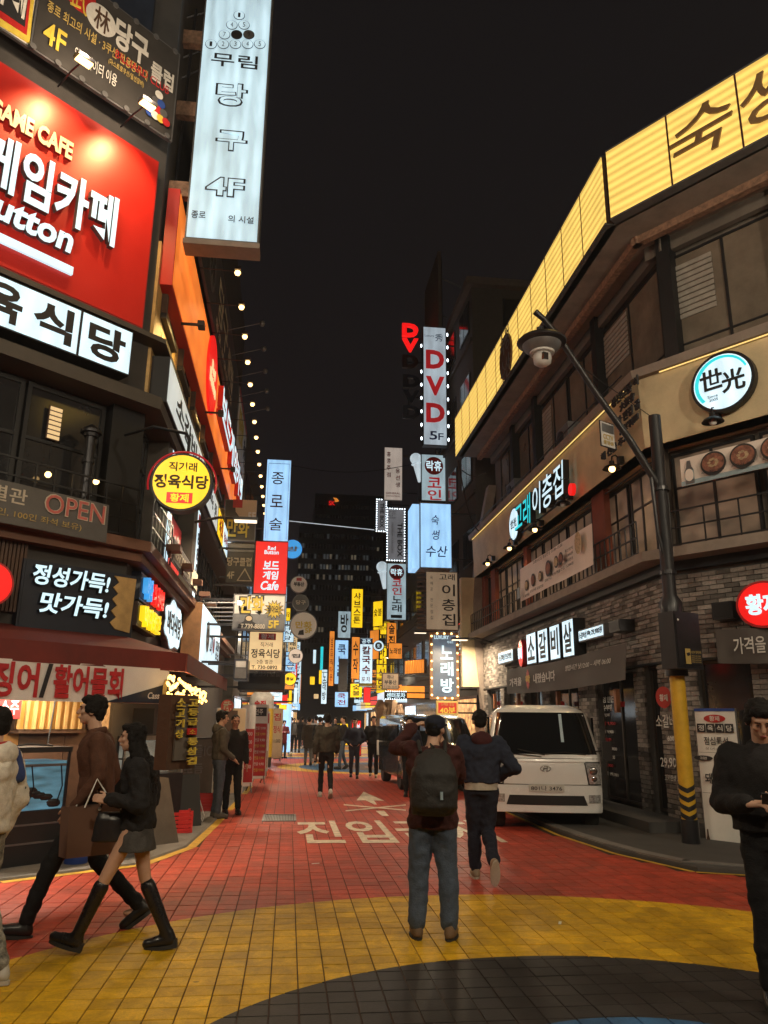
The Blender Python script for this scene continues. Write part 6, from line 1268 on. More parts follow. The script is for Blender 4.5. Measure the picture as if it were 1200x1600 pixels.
for k in range(3): MB().tube([(.25 + .35 * k, .015, z1), (.3 + .35 * k, .012, z1 + .2), (.24 + .36 * k, .012, z2 - .15)], .008, 5).build('air_hose', 'black_metal', r)
MB().box(0.02, 0.012, z2 - .16, w_ - .02, 0.02, z2 - .13).build('waterline', 'grey_metal', r)
r = root('added_tube_lamp', 'fluorescent tube lamp under the awning over the fish stall', 'lamp', WLC.pt(-2.0, -.62, 2.2), RL); MB().box(-.7, -.04, .03, .7, .04, .08).build('housing', 'white_metal', r); MB().tube([(-.65, 0, .01), (.65, 0, .01)], .014, 8).build('tube', 'bulb_white', r)  # lamp added to brighten the stall and its banner
for sx in (-.5, .5): MB().tube([(sx, 0, .08), (sx, 0, .35)], .008, 5).build('rod', 'dark_steel', r)
area('added_tube_light', r, (0, 0, -.02), (0, -.25, -3), 130, 1.3, .08, (1, .82, .6))
# refrigerated display case and black monitors
xa = wl(205, 1320, 0.8)[0]; xb = wl(273, 1300, 0.8)[0]
g0 = on_z(214, 1318); r = root('display_case', 'glass display case with metal rim standing by the stall corner', 'display case', (g0.x - 0.35, g0.y + 0.35, 0.03), RL)
MB().box(0, 0, 0, 1.05, 0.7, 0.82).build('cabinet', 'dark_steel', r); b = MB()
for x, y in ((0, 0), (1.02, 0), (0, 0.67), (1.02, 0.67)): MB().box(x, y, 0.82, x + 0.03, y + 0.03, 1.3).build('post', 'grey_metal', r)
MB().box(-0.02, -0.02, 1.3, 1.07, 0.72, 1.36).build('top', 'grey_metal', r); MB().box(0.04, 0.3, 0.83, 1.0, 0.62, 1.28).build('goods', 'chill_glow', r); MB().box(0.03, 0.005, 0.83, 1.02, 0.012, 1.29).build('glass', pm('glass_clear', (0.25, 0.27, 0.27), 0.05, alpha=0.18, spec=0.8), r)
MB().box(0.05, 0.04, 1.03, 1.0, 0.28, 1.05).build('shelf', 'grey_metal', r)
for k, (x, y, lbl) in enumerate(((0.0, 0.9, 'left black screen behind the display case'), (0.62, 0.9, 'right black screen behind the display case'))):
    q = MW[r.name] @ V((x - 0.1, y, 1.35)); t = root('screen', lbl, 'screen', q, RL); MB().box(0, 0, 0.02, 0.55, 0.05, 0.42).build('panel', 'black_paint', t); MB().box(0.22, 0.0, -0.0, 0.33, 0.05, 0.02).build('stand', 'dark_steel', t)
g = on_z(232, 1325); r = root('leaning_board', 'plain dark grey board leaning against the display case', 'board', (g.x - 0.1, g.y - 0.02, 0.0), RL); b = MB().add([(0, -0.12, 0), (0.52, -0.12, 0), (0.44, 0.12, 0.85), (0.04, 0.12, 0.9), (0, -0.09, 0), (0.52, -0.09, 0), (0.44, 0.15, 0.85), (0.04, 0.15, 0.9)], [(0, 1, 2, 3), (7, 6, 5, 4), (0, 4, 5, 1), (1, 5, 6, 2), (2, 6, 7, 3), (3, 7, 4, 0)]).build('board', 'far_wall_b', r)
def crate(px, py, label, rz, w=0.42, h=0.28):
    g = on_z(px, py, 0.03); r = root('crate', label, 'crate', (g.x, g.y, 0.03), rz, 'red plastic crates on the left pavement'); d = 0.34
    MB().box(0, 0, 0, w, d, 0.015).build('base', 'red_paint', r)
    for sx in (0, 1):
        for k in range(5): MB().box(sx * (w - 0.014), 0, 0.018 + k * h / 5, sx * (w - 0.014) + 0.014, d, 0.018 + (k + 0.72) * h / 5).build('slat', 'red_paint', r); MB().box(0.015, sx * (d - 0.014), 0.018 + k * h / 5, w - 0.015, sx * (d - 0.014) + 0.014, 0.018 + (k + 0.72) * h / 5).build('slat', 'red_paint', r)
    for x in (0.0, w - 0.03):
        for y in (-0.004, d - 0.02): MB().box(x, y, 0, x + 0.03, y + 0.024, h + 0.02).build('post', 'red_paint', r)
crate(254, 1303, 'red plastic crate on the pavement right of the leaning board', 0.25); crate(303, 1268, 'red plastic crate farther back behind the two standing men', 0.2)
# menu counter with lettering, A-frame, glass door
g = on_z(278, 1262, 0.03); s = Sign('counter_front', 'dark glass counter front with grey lettering beyond the display case', (g.x - 0.2, g.y + 1.0, 0.1), R(60), 1.7, 1.15, thick=0.4, frame='dark_steel', face='far_wall_b', cat='counter'); s.text('수들IOSS', 0.08, 0.12, 0.92, 0.34, 'grey_metal', 0.03); s.text('모듬', 0.1, 0.45, 0.5, 0.62, 'grey_metal', 0.03)
g = on_z(268, 1290, 0.03); r = root('a_frame', 'small black folding A-frame board beside the red crate', 'board', (g.x, g.y, 0.03), 0.5)
for sg in (-1, 1): MB().add([(0, sg * 0.22, 0), (0.4, sg * 0.22, 0), (0.4, 0, 0.75), (0, 0, 0.75), (0, sg * 0.20, 0), (0.4, sg * 0.20, 0), (0.4, 0, 0.73), (0, 0, 0.73)], [(0, 1, 2, 3), (4, 7, 6, 5), (0, 3, 7, 4), (1, 5, 6, 2), (0, 4, 5, 1)]).build('panel', 'black_paint', r, fix=True)
g = on_z(303, 1285, 0.03); r = root('hose_loop', 'pale looped hose hanging over the black board', 'hose', (g.x, g.y, 0.03)); MB().tube([(-0.25, 0, 0.75), (-0.1, -0.02, 0.5), (0.05, -0.03, 0.15), (0.14, -0.03, 0.02), (0.16, -0.03, 0.1), (0.05, -0.02, 0.4), (-0.15, 0, 0.72)], 0.009, 6).build('hose', 'white_metal', r)
s = sign_at('glass_door_sign', 'glass door panel with two columns of gold lettering under the bulbs', ((-1.9, 0, 0), R(62)), (268, 1085), (303, 1200), thick=0.05, frame='dark_wood', face='far_wall_b', edge=0.03, cat='door')
for k, ch in enumerate('소고기상'): s.text(ch, 0.1, 0.05 + 0.14 * k, 0.38, 0.16 + 0.14 * k, 'yellow_ink', 0.02)
for k, ch in enumerate('고등급'): s.text(ch, 0.5, 0.05 + 0.13 * k, 0.85, 0.15 + 0.13 * k, 'yellow_ink', 0.03)
s.rect(0.5, 0.45, 0.84, 0.54, 'red_paint', 'seal'); s.text('소', 0.56, 0.465, 0.78, 0.525, 'yellow_ink', 0.0, 0.002)
for k, ch in enumerate('통삼겹'): s.text(ch, 0.5, 0.58 + 0.13 * k, 0.85, 0.68 + 0.13 * k, 'yellow_ink', 0.03)
s = sign_at('security_sign', 'small blue octagonal security sign above the black screens', WLC.plane(0.3), (252, 1093), (275, 1120), body=False); c = s.w / 2; q = s.h / 2
MB().prism([(c + c * math.cos(R(22.5 + 45 * k)), q + q * math.sin(R(22.5 + 45 * k))) for k in range(8)], 0, 0.03).build('plate', 'white_metal', s.r, fix=True); MB().prism([(c + c * 0.88 * math.cos(R(22.5 + 45 * k)), q + q * 0.88 * math.sin(R(22.5 + 45 * k))) for k in range(8)], -0.008, -0.001).build('face', 'blue_ink', s.r, fix=True); s.text('ADT', 0.18, 0.32, 0.84, 0.68, 'white_ink', 0.05)
# ---------------------------------------------------------------- standing banners and menu stands along the left
def stand(label, px, py, w, h, face, rz=0.0, texts=(), rects=(), name='standing_banner', thick=0.03, lean=0, z0=0.05, frame='white_metal', up=0.12):
    g = on_z(px, py, z0); s = Sign(name, label, (g.x, g.y, z0 + up), rz, w, h, thick=thick, face=face, frame=frame, edge=0.015, cat='banner')
    for a in rects: s.rect(*a)
    for a in texts: s.text(*a)
    for x in (0.05, w - 0.05): MB().tube([(x, 0.05, 0.1), (x, 0.35, -up)], 0.015, 6).build('leg', 'grey_metal', s.r); MB().tube([(x, 0.02, 0.1), (x, -0.12, -up)], 0.015, 6).build('leg', 'grey_metal', s.r)
    return s
pm('banner_beige', (0.55, 0.42, 0.27), 0.7, 0, 0.1, 2)
stand('tall beige picture banner behind the two standing men', 330, 1250, 0.62, 1.7, 'banner_beige', 0.2, rects=((0.15, 0.03, 0.7, 0.3, 'dark_wood', 'picture'),), texts=(('집', 0.05, 0.5, 0.3, 0.62, 'ink', 0.03, 0.002), ('밥', 0.05, 0.66, 0.3, 0.78, 'ink', 0.03, 0.002)))
s = stand('white and red menu stand with price rows beyond the two men', 384, 1225, 0.5, 1.85, 'banner_white', 0.25, rects=((0.1, 0.04, 0.9, 0.16, 'ink', 'box'), (0.05, 0.26, 0.95, 0.96, 'red_paint', 'panel')), texts=(('안주', 0.3, 0.06, 0.7, 0.14, 'white_ink', 0.03, 0.002),) + tuple(('모듬전골 9,900', 0.12, 0.30 + 0.08 * k, 0.88, 0.345 + 0.08 * k, 'yellow_ink' if k % 2 else 'white_ink', 0.0, 0.002) for k in range(8)))
stand('narrow red-edged price list stand nearest the standing men', 372, 1238, 0.32, 1.8, 'banner_white', 0.3, rects=((0.05, 0.3, 0.95, 0.95, 'red_paint', 'panel'),), texts=tuple(('9,900', 0.2, 0.34 + 0.1 * k, 0.8, 0.39 + 0.1 * k, 'white_ink', 0.0, 0.002) for k in range(5)))
stand('white vertical price banner with food pictures beside the yellow column', 404, 1212, 0.26, 1.7, 'banner_white', 0.2, rects=((0.1, 0.66, 0.9, 0.95, 'food_cream', 'picture'), (0.1, 0.03, 0.9, 0.2, 'red_paint', 'picture')), texts=tuple(('소고기상', 0.2, 0.26 + 0.08 * k, 0.8, 0.31 + 0.08 * k, 'red_ink', 0.0, 0.002) for k in range(5)))
s = stand('cream banner with red lettering beyond the yellow column', 421, 1190, 0.46, 1.9, 'banner_beige', 0.1, texts=(('집', 0.2, 0.1, 0.8, 0.25, 'red_ink', 0.03, 0.002), ('정식', 0.2, 0.35, 0.8, 0.5, 'red_ink', 0.03, 0.002), ('11,000', 0.15, 0.62, 0.85, 0.7, 'ink', 0.0, 0.002)))
stand('blue and white banner far down the left pavement', 436, 1180, 0.5, 2.2, 'lit_blue', 0.0, z0=0.05)
pm('inflatable_yellow', (0.6, 0.40, 0.02), 0.45, 0, 0.08, 2); pm('inflatable_white', (0.5, 0.5, 0.5), 0.45)
g = on_z(403, 1200, 0.05); r = root('inflatable_column', 'yellow inflatable advertising column with a rounded white top', 'advertising column', (g.x, g.y + 0.5, 0.05)); q = 0.50
r.scale = (.86, .86, .80)
MB().lathe([(q * 0.95, 0), (q, 0.1), (q, 0.42)], 28).build('base', 'black_paint', r, smooth=True); MB().lathe([(q, 0.42), (q * 1.02, 0.8), (q * 1.02, 2.0), (q, 2.45)], 28).build('body', 'inflatable_yellow', r, smooth=True); MB().lathe([(q, 2.45), (q, 2.75), (q * 0.93, 2.95), (q * 0.7, 3.12), (q * 0.35, 3.2), (0.02, 3.22)], 28).build('cap', 'inflatable_white', r, smooth=True)
def wrap(r, t, z0, z1, a0, a1, rad, mat, bold=0.03, vert=False):
    items = [(c, a0, z1 - (z1 - z0) * (i + 0.9) / len(t), a1, z1 - (z1 - z0) * (i + 0.1) / len(t)) for i, c in enumerate(t)] if vert else [(t, a0, z0, a1, z1)]
    b = MB()
    for c, A0, Z0, A1, Z1 in items:
        vs, fs = text_mesh(c, bold); 
        if not vs: continue
        xs = [v.x for v in vs]; ys = [v.y for v in vs]; mx, Mx, my, My = min(xs), max(xs), min(ys), max(ys)
        b.add([(rad * math.sin(A0 + (A1 - A0) * (v.x - mx) / (Mx - mx)), -rad * math.cos(A0 + (A1 - A0) * (v.x - mx) / (Mx - mx)), Z0 + (Z1 - Z0) * (v.y - my) / (My - my)) for v in vs], fs)
    b.build('lettering', mat, r)
wrap(r, '술집', 2.5, 2.78, -0.55, 0.35, q * 1.04, 'red_ink', 0.05); wrap(r, '초', 1.9, 2.35, -0.7, 0.0, q * 1.04, 'ink', 0.05)
wrap(r, '소고기', 1.55, 2.35, 0.35, 0.75, q * 1.04, 'red_ink', 0.05, True); wrap(r, '정육식당집', 0.6, 1.5, 0.4, 0.7, q * 1.04, 'ink', 0.03, True)
s = round_sign('round_sign', 'dark red round board with a cream brush character over the left stands', 15.3, 355, 1103, 10.5, face='red_paint', frame='dark_steel'); s.text('武', 0.2, 0.15, 0.82, 0.9, 'ink_cream', 0.03)
# ---------------------------------------------------------------- blade signs along the left
XW = -2.25
s = blade('comic_sign', 'dark board with yellow comic lettering and 5F, upper of its kind', 24, 350, 781, 400, 845, XW, face='banner_black', frame='grey_metal', thick=0.2); s.poly([(0.3, 0.0), (1.0, 0.0), (1.0, 0.45), (0.55, 0.5), (0.35, 0.3)], 'banner_beige', 'picture'); s.rect(0.25, 0.0, 0.55, 0.2, 'red_paint', 'picture'); s.text('만화', 0.06, 0.42, 0.84, 0.95, 'ink', 0.12, 0.004); s.text('만화', 0.1, 0.45, 0.8, 0.92, 'yellow_ink', 0.04, 0.004); s.text('5F', 0.74, 0.30, 0.98, 0.5, 'white_ink', 0.03)
s = blade('billiard_sign', 'dark billiard club board with a white ball rack emblem', 23.5, 354, 849, 397, 911, XW, face='banner_black', frame='black_metal', thick=0.3); s.text('당구클럽', 0.02, 0.36, 0.9, 0.58, 'ink_cream', 0.03); s.text('4F', 0.04, 0.72, 0.3, 0.9, 'ink_cream', 0.02); s.poly([(0.68, 0.62), (0.96, 0.95), (0.4, 0.95)], 'ink_cream', 'emblem'); s.poly([(0.68, 0.68), (0.9, 0.93), (0.46, 0.93)], 'banner_black', 'emblem'); s.rect(0.02, 0.02, 0.98, 0.22, 'grey_metal', 'stripe')
s = blade('vertical_sign', 'tall pale blue vertical sign with three brush characters, left side', 30, 414, 718, 453, 846, -2.1, face='lit_blue', frame='grey_metal', thick=0.7, edge=0.02)
for k, ch in enumerate('종로술'): s.text(ch, 0.22, 0.16 + 0.28 * k, 0.72, 0.31 + 0.28 * k, 'brown_ink', 0.01)
for a in ((0.08, 0.05, 0.09, 0.97), (0.91, 0.05, 0.92, 0.97), (0.08, 0.05, 0.92, 0.055)): s.rect(*a, 'ink', 'rule', 0.002)
s = blade('cafe_sign', 'bright red square cafe sign with white lettering hanging on the left', 22, 397.5, 846, 449, 928, XW, face='lit_red', frame='red_paint', thick=0.25, edge=0.02)
s.text('Red', 0.38, 0.09, 0.62, 0.17, 'lit_letter', 0.03, 0.002); s.text('Button', 0.28, 0.17, 0.72, 0.25, 'lit_letter', 0.03, 0.002); s.text('보드', 0.26, 0.38, 0.74, 0.54, 'lit_letter', 0.05, shear=0.1); s.text('게임', 0.26, 0.57, 0.74, 0.73, 'lit_letter', 0.05, shear=0.1); s.text('Cafe', 0.22, 0.76, 0.76, 0.93, 'lit_letter', 0.03, shear=0.25)
s = blade('comic_sign', 'large grey comic board with starburst, cartoon man and telephone number', 18.2, 364, 929, 446, 985, XW, face='banner_white', frame='grey_metal', thick=0.2)
s.rect(0.02, 0.55, 0.98, 0.97, 'grey_metal', 'backdrop', 0.002); s.text('만화', 0.10, 0.02, 0.62, 0.58, 'ink', 0.14, 0.004); s.text('만화', 0.13, 0.06, 0.59, 0.54, 'yellow_ink', 0.05, 0.004)
def burst(s, cx, cy, r, mat, n=14, inner=0.62, asp=None):
    asp = asp or s.w / s.h; s.poly([(cx + (r if k % 2 == 0 else r * inner) * math.cos(math.pi * k / n), cy + (r if k % 2 == 0 else r * inner) * asp * math.sin(math.pi * k / n)) for k in range(2 * n)], mat, 'burst')
burst(s, 0.78, 0.42, 0.2, 'ink'); burst(s, 0.78, 0.42, 0.17, 'yellow_ink'); s.text('좋아요!!', 0.66, 0.3, 0.9, 0.52, 'ink', 0.05); s.poly([(0.1, 0.96), (0.12, 0.85), (0.22, 0.76), (0.24, 0.62), (0.32, 0.56), (0.38, 0.64), (0.38, 0.76), (0.5, 0.86), (0.52, 0.96)], 'ink', 'cartoon_man'); s.disc(0.31, 0.68, 0.07, 0.055, 'banner_beige', 'cartoon_face'); s.text('T.739-8800', 0.16, 0.83, 0.62, 0.96, 'ink_cream', 0.02, 0.003); s.text('5F', 0.68, 0.72, 0.88, 0.94, 'yellow_ink', 0.05, 0.003)
s = blade('restaurant_sign', 'cream square sign with red badge and telephone number 730-0892', 19, 388, 986.5, 442, 1048, XW, face='lit_cream', frame='grey_metal', thick=0.25, edge=0.02)
s.rect(0.28, 0.05, 0.78, 0.22, 'red_paint', 'badge'); s.text('황제', 0.34, 0.07, 0.72, 0.2, 'white_ink', 0.03, 0.002); s.text('직거래', 0.34, 0.28, 0.70, 0.40, 'brown_ink', 0.0); s.text('정육식당', 0.08, 0.45, 0.92, 0.68, 'ink', 0.03); s.text('2층 별관', 0.26, 0.72, 0.72, 0.83, 'brown_ink', 0.0); s.text('T. 730-0892', 0.12, 0.87, 0.86, 0.96, 'ink', 0.02)
for Y, cx, cy, rp, f, lb, tx in ((33, 457, 858, 16, 'lit_azure', 'round blue sign half hidden behind the red square one', '방'), (26, 467, 913, 13.5, 'banner_white', 'round cream estate agent sign, top of three discs', '부동산'), (25, 470, 941.5, 13, 'banner_black', 'round black billiard club sign between two pale discs', '당구'), (24, 474.5, 977, 21.5, 'banner_white', 'large round grey comic sign reading 5F', '만화'), (27, 462, 1025, 11.5, 'lit_pale', 'small round grey-white sign below the comic disc', '집'), (29, 453, 1061, 10, 'lit_yellow', 'small round glowing yellow chicken sign', '통닭')):
    s = round_sign('round_sign', lb, Y, cx, cy, rp, -2.1, face=f, frame='grey_metal' if f != 'lit_azure' else 'blue_ink', group=None)
    s.text(tx, 0.2, 0.36, 0.8, 0.62, 'ink_cream' if f in ('banner_black', 'lit_azure') else ('yellow_ink' if rp > 20 else 'ink'), 0.05)
    if rp > 20: s.text('5F', 0.55, 0.6, 0.8, 0.78, 'yellow_ink', 0.05); s.poly([(0.3, 0.85), (0.35, 0.7), (0.5, 0.66), (0.52, 0.85)], 'ink', 'cartoon_man')
    if lb.startswith('round cream'): s.rect(0.35, 0.12, 0.65, 0.3, 'red_paint', 'badge')
s = blade('canopy_box', 'black box canopy jutting from the left wall under the cream sign', 20, 372, 1052, 445, 1078, XW, face='black_paint', frame='black_paint', thick=1.6, edge=0.02); s.text('소고기 모듬', 0.3, 0.02, 0.9, 0.2, 'grey_metal', 0.0)
s = blade('air_conditioner', 'grey-blue box unit on the left wall below the white sign', 17.6, 365, 1030, 387, 1062, XW, face='grey_metal', frame='dead_blue', thick=0.8); s.rect(0.15, 0.1, 0.85, 0.4, 'white_metal', 'grille')
for Y, x0, y0, x1, y1, f, lb, t in ((34, 451, 1078, 456, 1100, 'lit_yellow', 'thin yellow vertical sign low on the left wall', ''), (33, 459, 1074, 465, 1100, 'lit_white', 'thin black and white vertical sign beside the yellow one', '방'), (31, 421, 1080, 436, 1088, 'shop_white', 'bright white canopy light over the left shops', ''), (36, 436, 1101, 448, 1109, 'lit_yellow', 'small yellow striped board above left pavement crowd', ''), (40, 457, 1096, 466, 1104, 'lit_blue', 'small pale blue board deep on the left side', '')):
    blade('hanging_sign', lb, Y, x0, y0, x1, y1, -1.9, face=f, thick=0.2, edge=0.01)
# wires across the street, string of lights between the walls
def wire(name, label, pts, r=0.012, mat='black_metal', sag=0.3):
    a, c = V(pts[0]), V(pts[1]); q = [a.lerp(c, t / 12) - V((0, 0, sag * math.sin(math.pi * t / 12))) for t in range(13)]
    o = MB().tube(q, r, 5).build(name, mat); return tag(o, label, 'cable')
wire('cable', 'thin black cable sagging across the street past the cream vertical sign', (on_plane(440, 724, (0, 38, 0), 0), on_plane(660, 722, (0, 36, 0), 0)), 0.018, sag=0.5)
em('line_white', (0.75, 0.85, 0.9), 0.6, 0.2, sample=False); wire('light_line', 'straight white line of light strung high between the walls', (on_plane(452, 814, (0, 44, 0), 0), on_plane(585, 828, (0, 44, 0), 0)), 0.025, 'line_white', 0.0)
wire('cable', 'loose black cable hanging down beside the curved fin', (on_plane(716, 720, (0, 22, 0), 0), on_plane(748, 830, (0, 22, 0), 0)), 0.02, sag=0.5)
wire('cable', 'long black cable looping along the third floor ledge at right', (on_plane(722, 735, (0, 21, 0), 0), on_plane(760, 738, (0, 20, 0), 0)), 0.015, sag=0.15)

# clutter of the stall front
def bucket(px, py, label, mat, r_=.16, h=.28):
    g = on_z(px, py, .03); q = root('bucket', label, 'bucket', (g.x, g.y, .03)); MB().lathe([(r_ * .8, 0), (r_, h), (r_ * 1.06, h), (r_ * 1.06, h - .02), (r_ * .94, h - .02), (r_ * .76, .02)], 20).build('pail', mat, q, smooth=True); MB().tube([(r_ * math.cos(a), 0, h - .01 + .06 * math.sin(a) * -1 + .0) for a in [math.pi * i / 10 for i in range(11)]], .006, 5).build('handle', 'grey_metal', q)
bucket(118, 1348, 'blue plastic bucket at the foot of the fish tank', 'blue_ink'); bucket(196, 1338, 'grey metal bucket beside the leaning board', 'grey_metal', .14, .24)
g = on_z(150, 1340, .03); q = root('stool', 'low red plastic stool in front of the stall wall', 'stool', (g.x, g.y + .25, .03), .3); MB().lathe([(.14, .40), (.15, .415), (.15, .43), (.02, .435)], 20).build('seat', 'red_paint', q, smooth=True)
for a in range(4): t = a * HP + .78; MB().tube([(.14 * math.cos(t), .14 * math.sin(t), 0), (.11 * math.cos(t), .11 * math.sin(t), .41)], .015, 6).build('leg', 'red_paint', q)
for k, (x, z, w_, t, m_, c) in enumerate(((-3.9, 1.75, .34, '광어', 'banner_white', 'red_ink'), (-2.2, 1.62, .3, '우럭', 'yellow_ink', 'ink'), (-1.75, 1.62, .3, '소주', 'red_paint', 'white_ink'), (-.48, 1.98, .36, '환영', 'banner_white', 'blue_ink'))):
    p = WLC.pt(x, -.3, z); s = Sign('price_card', ['white price card with red lettering hung at the left end of the stall', 'yellow price card under the awning right of the pipe', 'small red card under the awning beside the yellow one', 'white card with blue lettering by the display case'][k], p, RL, w_, .26, thick=.012, face=m_, frame='grey_metal', edge=.006, cat='price card'); s.text(t, .12, .15, .88, .8, c, .02, .002); MB().tube([(w_ / 2, .006, .262), (w_ / 2, .006, .55)], .004, 4).build('string', 'black_metal', s.r)
for k in range(3):
    q = root('foam_box', ['white foam fish box at the bottom of the stack', 'white foam fish box in the middle of the stack', 'white foam fish box on top of the stack'][k], 'box', WLC.pt(-1.6, -.75, .03 + k * .232), RL + (.1, -.06, .14)[k], 'foam fish boxes stacked by the stall wall'); MB().box(-.26, -.17, 0, .26, .17, .18).build('box', 'banner_white', q); MB().box(-.27, -.18, .182, .27, .18, .228).build('lid', 'banner_white', q)
# ================================================================ PEOPLE
def ring_loft(rings, n=16):
    """rings: (centre, rx, ry, normal) -> closed volume"""
    vs = []; fs = []
    for c, rx, ry, nd in rings:
        nd = V(nd).normalized(); a = V((0, 1, 0)).cross(nd) if abs(nd.y) < 0.9 else V((1, 0, 0)); a = V((1, 0, 0)) - nd * nd.x if abs(nd.x) < 0.9 else V((0, 1, 0)) - nd * nd.y
        a.normalize(); b = nd.cross(a).normalized()
        for k in range(n):
            t = 2 * math.pi * k / n; vs.append(V(c) + a * math.cos(t) * rx + b * math.sin(t) * ry)
    for i in range(len(rings) - 1):
        for k in range(n): q = i * n; fs.append((q + k, q + (k + 1) % n, q + n + (k + 1) % n, q + n + k))
    fs.append(tuple(reversed(range(n)))); q = (len(rings) - 1) * n; fs.append(tuple(q + k for k in range(n)))
    return vs, fs
def cap(a, b, ra, rb, n=12):
    a, b = V(a), V(b); d = (b - a).normalized() if (b - a).length > 1e-6 else V((0, 0, 1))
    return ring_loft([(a - d * ra * 0.92, ra * 0.38, ra * 0.38, d), (a - d * ra * 0.6, ra * 0.8, ra * 0.8, d), (a, ra, ra, d), (b, rb, rb, d), (b + d * rb * 0.6, rb * 0.8, rb * 0.8, d), (b + d * rb * 0.92, rb * 0.38, rb * 0.38, d)], n)
def ell(c, rx, ry, rz, m=None, n=14):
    R_ = [(V((0, 0, rz * math.cos(a))), rx * math.sin(a), ry * math.sin(a), (0, 0, 1)) for a in [math.pi * (0.06 + 0.88 * k / 8) for k in range(9)]][::-1]
    vs, fs = ring_loft(R_, n)
    return [(m @ v if m is not None else v) + V(c) for v in vs], fs
CLT = bpy.data.textures.new('folds', 'CLOUDS'); CLT.noise_scale = 0.16; CLT.noise_depth = 2
FOT = bpy.data.textures.new('creases', 'CLOUDS'); FOT.noise_scale = 0.055; FOT.noise_depth = 1
HRT = bpy.data.textures.new('locks', 'CLOUDS'); HRT.noise_scale = 0.028; HRT.noise_depth = 2
def bake(prims, voxel, smooth=6, disp=0.0, tex=None, sf=0.5, dec=0):
    b = MB()
    for vs, fs in prims: b.add(vs, fs)
    me = bpy.data.meshes.new('v'); me.from_pydata([tuple(v) for v in b.v], [], b.f)
    o = bpy.data.objects.new('v', me)
    m = o.modifiers.new('r', 'REMESH'); m.mode = 'VOXEL'; m.voxel_size = voxel
    if smooth: m = o.modifiers.new('s', 'SMOOTH'); m.iterations = smooth; m.factor = sf
    if disp: m = o.modifiers.new('d', 'DISPLACE'); m.texture = tex or CLT; m.strength = disp; m.mid_level = 0.5; m.texture_coords = 'LOCAL'
    if disp and tex is None and voxel < .023: m = o.modifiers.new('e', 'DISPLACE'); m.texture = FOT; m.strength = disp * .55; m.mid_level = 0.5; m.texture_coords = 'LOCAL'
    out = realise(o); bpy.data.meshes.remove(me)
    return out
def mesh_join(meshes, name):
    vs = []; fs = []
    for me in meshes:
        o = len(vs); vs += [tuple(v.co) for v in me.vertices]; fs += [tuple(i + o for i in p.vertices) for p in me.polygons]; bpy.data.meshes.remove(me)
    m = bpy.data.meshes.new(name); m.from_pydata(vs, [], fs); m.update(); return m
def put(name, me, mat, parent):
    for p in me.polygons: p.use_smooth = True
    me.name = name; me.materials.clear(); me.materials.append(M_(mat)); return obj(name, me, parent)
SK = dict(pelvis=(0, 0, .95), waist=(0, 0, 1.08), chest=(0, 0, 1.32), neck=(0, -.01, 1.47), head=(0, .01, 1.635),
          shL=(-.185, 0, 1.41), shR=(.185, 0, 1.41), elL=(-.235, -.02, 1.13), elR=(.235, -.02, 1.13), wrL=(-.24, .06, .88), wrR=(.24, .06, .88),
          hiL=(-.085, 0, .92), hiR=(.085, 0, .92), knL=(-.095, .02, .50), knR=(.095, .02, .50), anL=(-.10, -.01, .085), anR=(.10, -.01, .085))
pm('skin', (0.50, 0.30, 0.21), 0.5, 0, 0.08, 8, spec=0.4); pm('skin_warm', (0.40, 0.20, 0.13), 0.5, 0, 0.08, 8); pm('hair_black', (0.009, 0.0075, 0.007), 0.68, 0, 0.3, 40, bump=0.9, bscale=140, spec=0.2); pm('eye_dark', (0.01, 0.008, 0.007), 0.15)
pm('lip', (0.32, 0.09, 0.08), 0.45)
def hand(w, d, up, side, curl=0.6, s=1.0, voxel=0.0038):
    """w wrist, d direction of the fingers, up back-of-hand normal, side = +1/-1 thumb side"""
    d = V(d).normalized(); up = (V(up) - d * V(up).dot(d)).normalized(); x = d.cross(up).normalized() * side; w = V(w); P = []
    P.append(ring_loft([(w - d * .03, .026 * s, .02 * s, d), (w, .027 * s, .019 * s, d)], 10) if False else cap(w - d * .04, w + d * .01, .026 * s, .025 * s))
    for i in range(4):
        o = w + x * (0.026 - 0.0175 * i) * s; P.append(cap(o * 1.0 + d * .01, o + d * .085 * s, .015 * s, .012 * s))
    for i, L in enumerate((.068, .077, .072, .056)):
        q = w + d * .088 * s + x * (0.028 - 0.0188 * i) * s; a = 0.0; u = d
        for j, f in enumerate((0.45, 0.32, 0.23)):
            a += curl * (0.7 + 0.3 * j) * 0.75; u = (d * math.cos(a) - up * math.sin(a)); e = q + u * L * f * s; P.append(cap(q, e, (.0092 - .0008 * j) * s, (.0086 - .0009 * j) * s, 8)); q = e
    t0 = w + d * .02 * s + x * .022 * s; t1 = t0 + (x * 0.8 + d * 0.7 - up * .25).normalized() * .042 * s; t2 = t1 + (x * 0.25 + d * 0.9 - up * .4).normalized() * .032 * s; t3 = t2 + (d - up * .5).normalized() * .024 * s
    P += [cap(t0, t1, .014 * s, .011 * s, 8), cap(t1, t2, .0105 * s, .0095 * s, 8), cap(t2, t3, .0095 * s, .008 * s, 8)]
    return bake(P, voxel, 3)
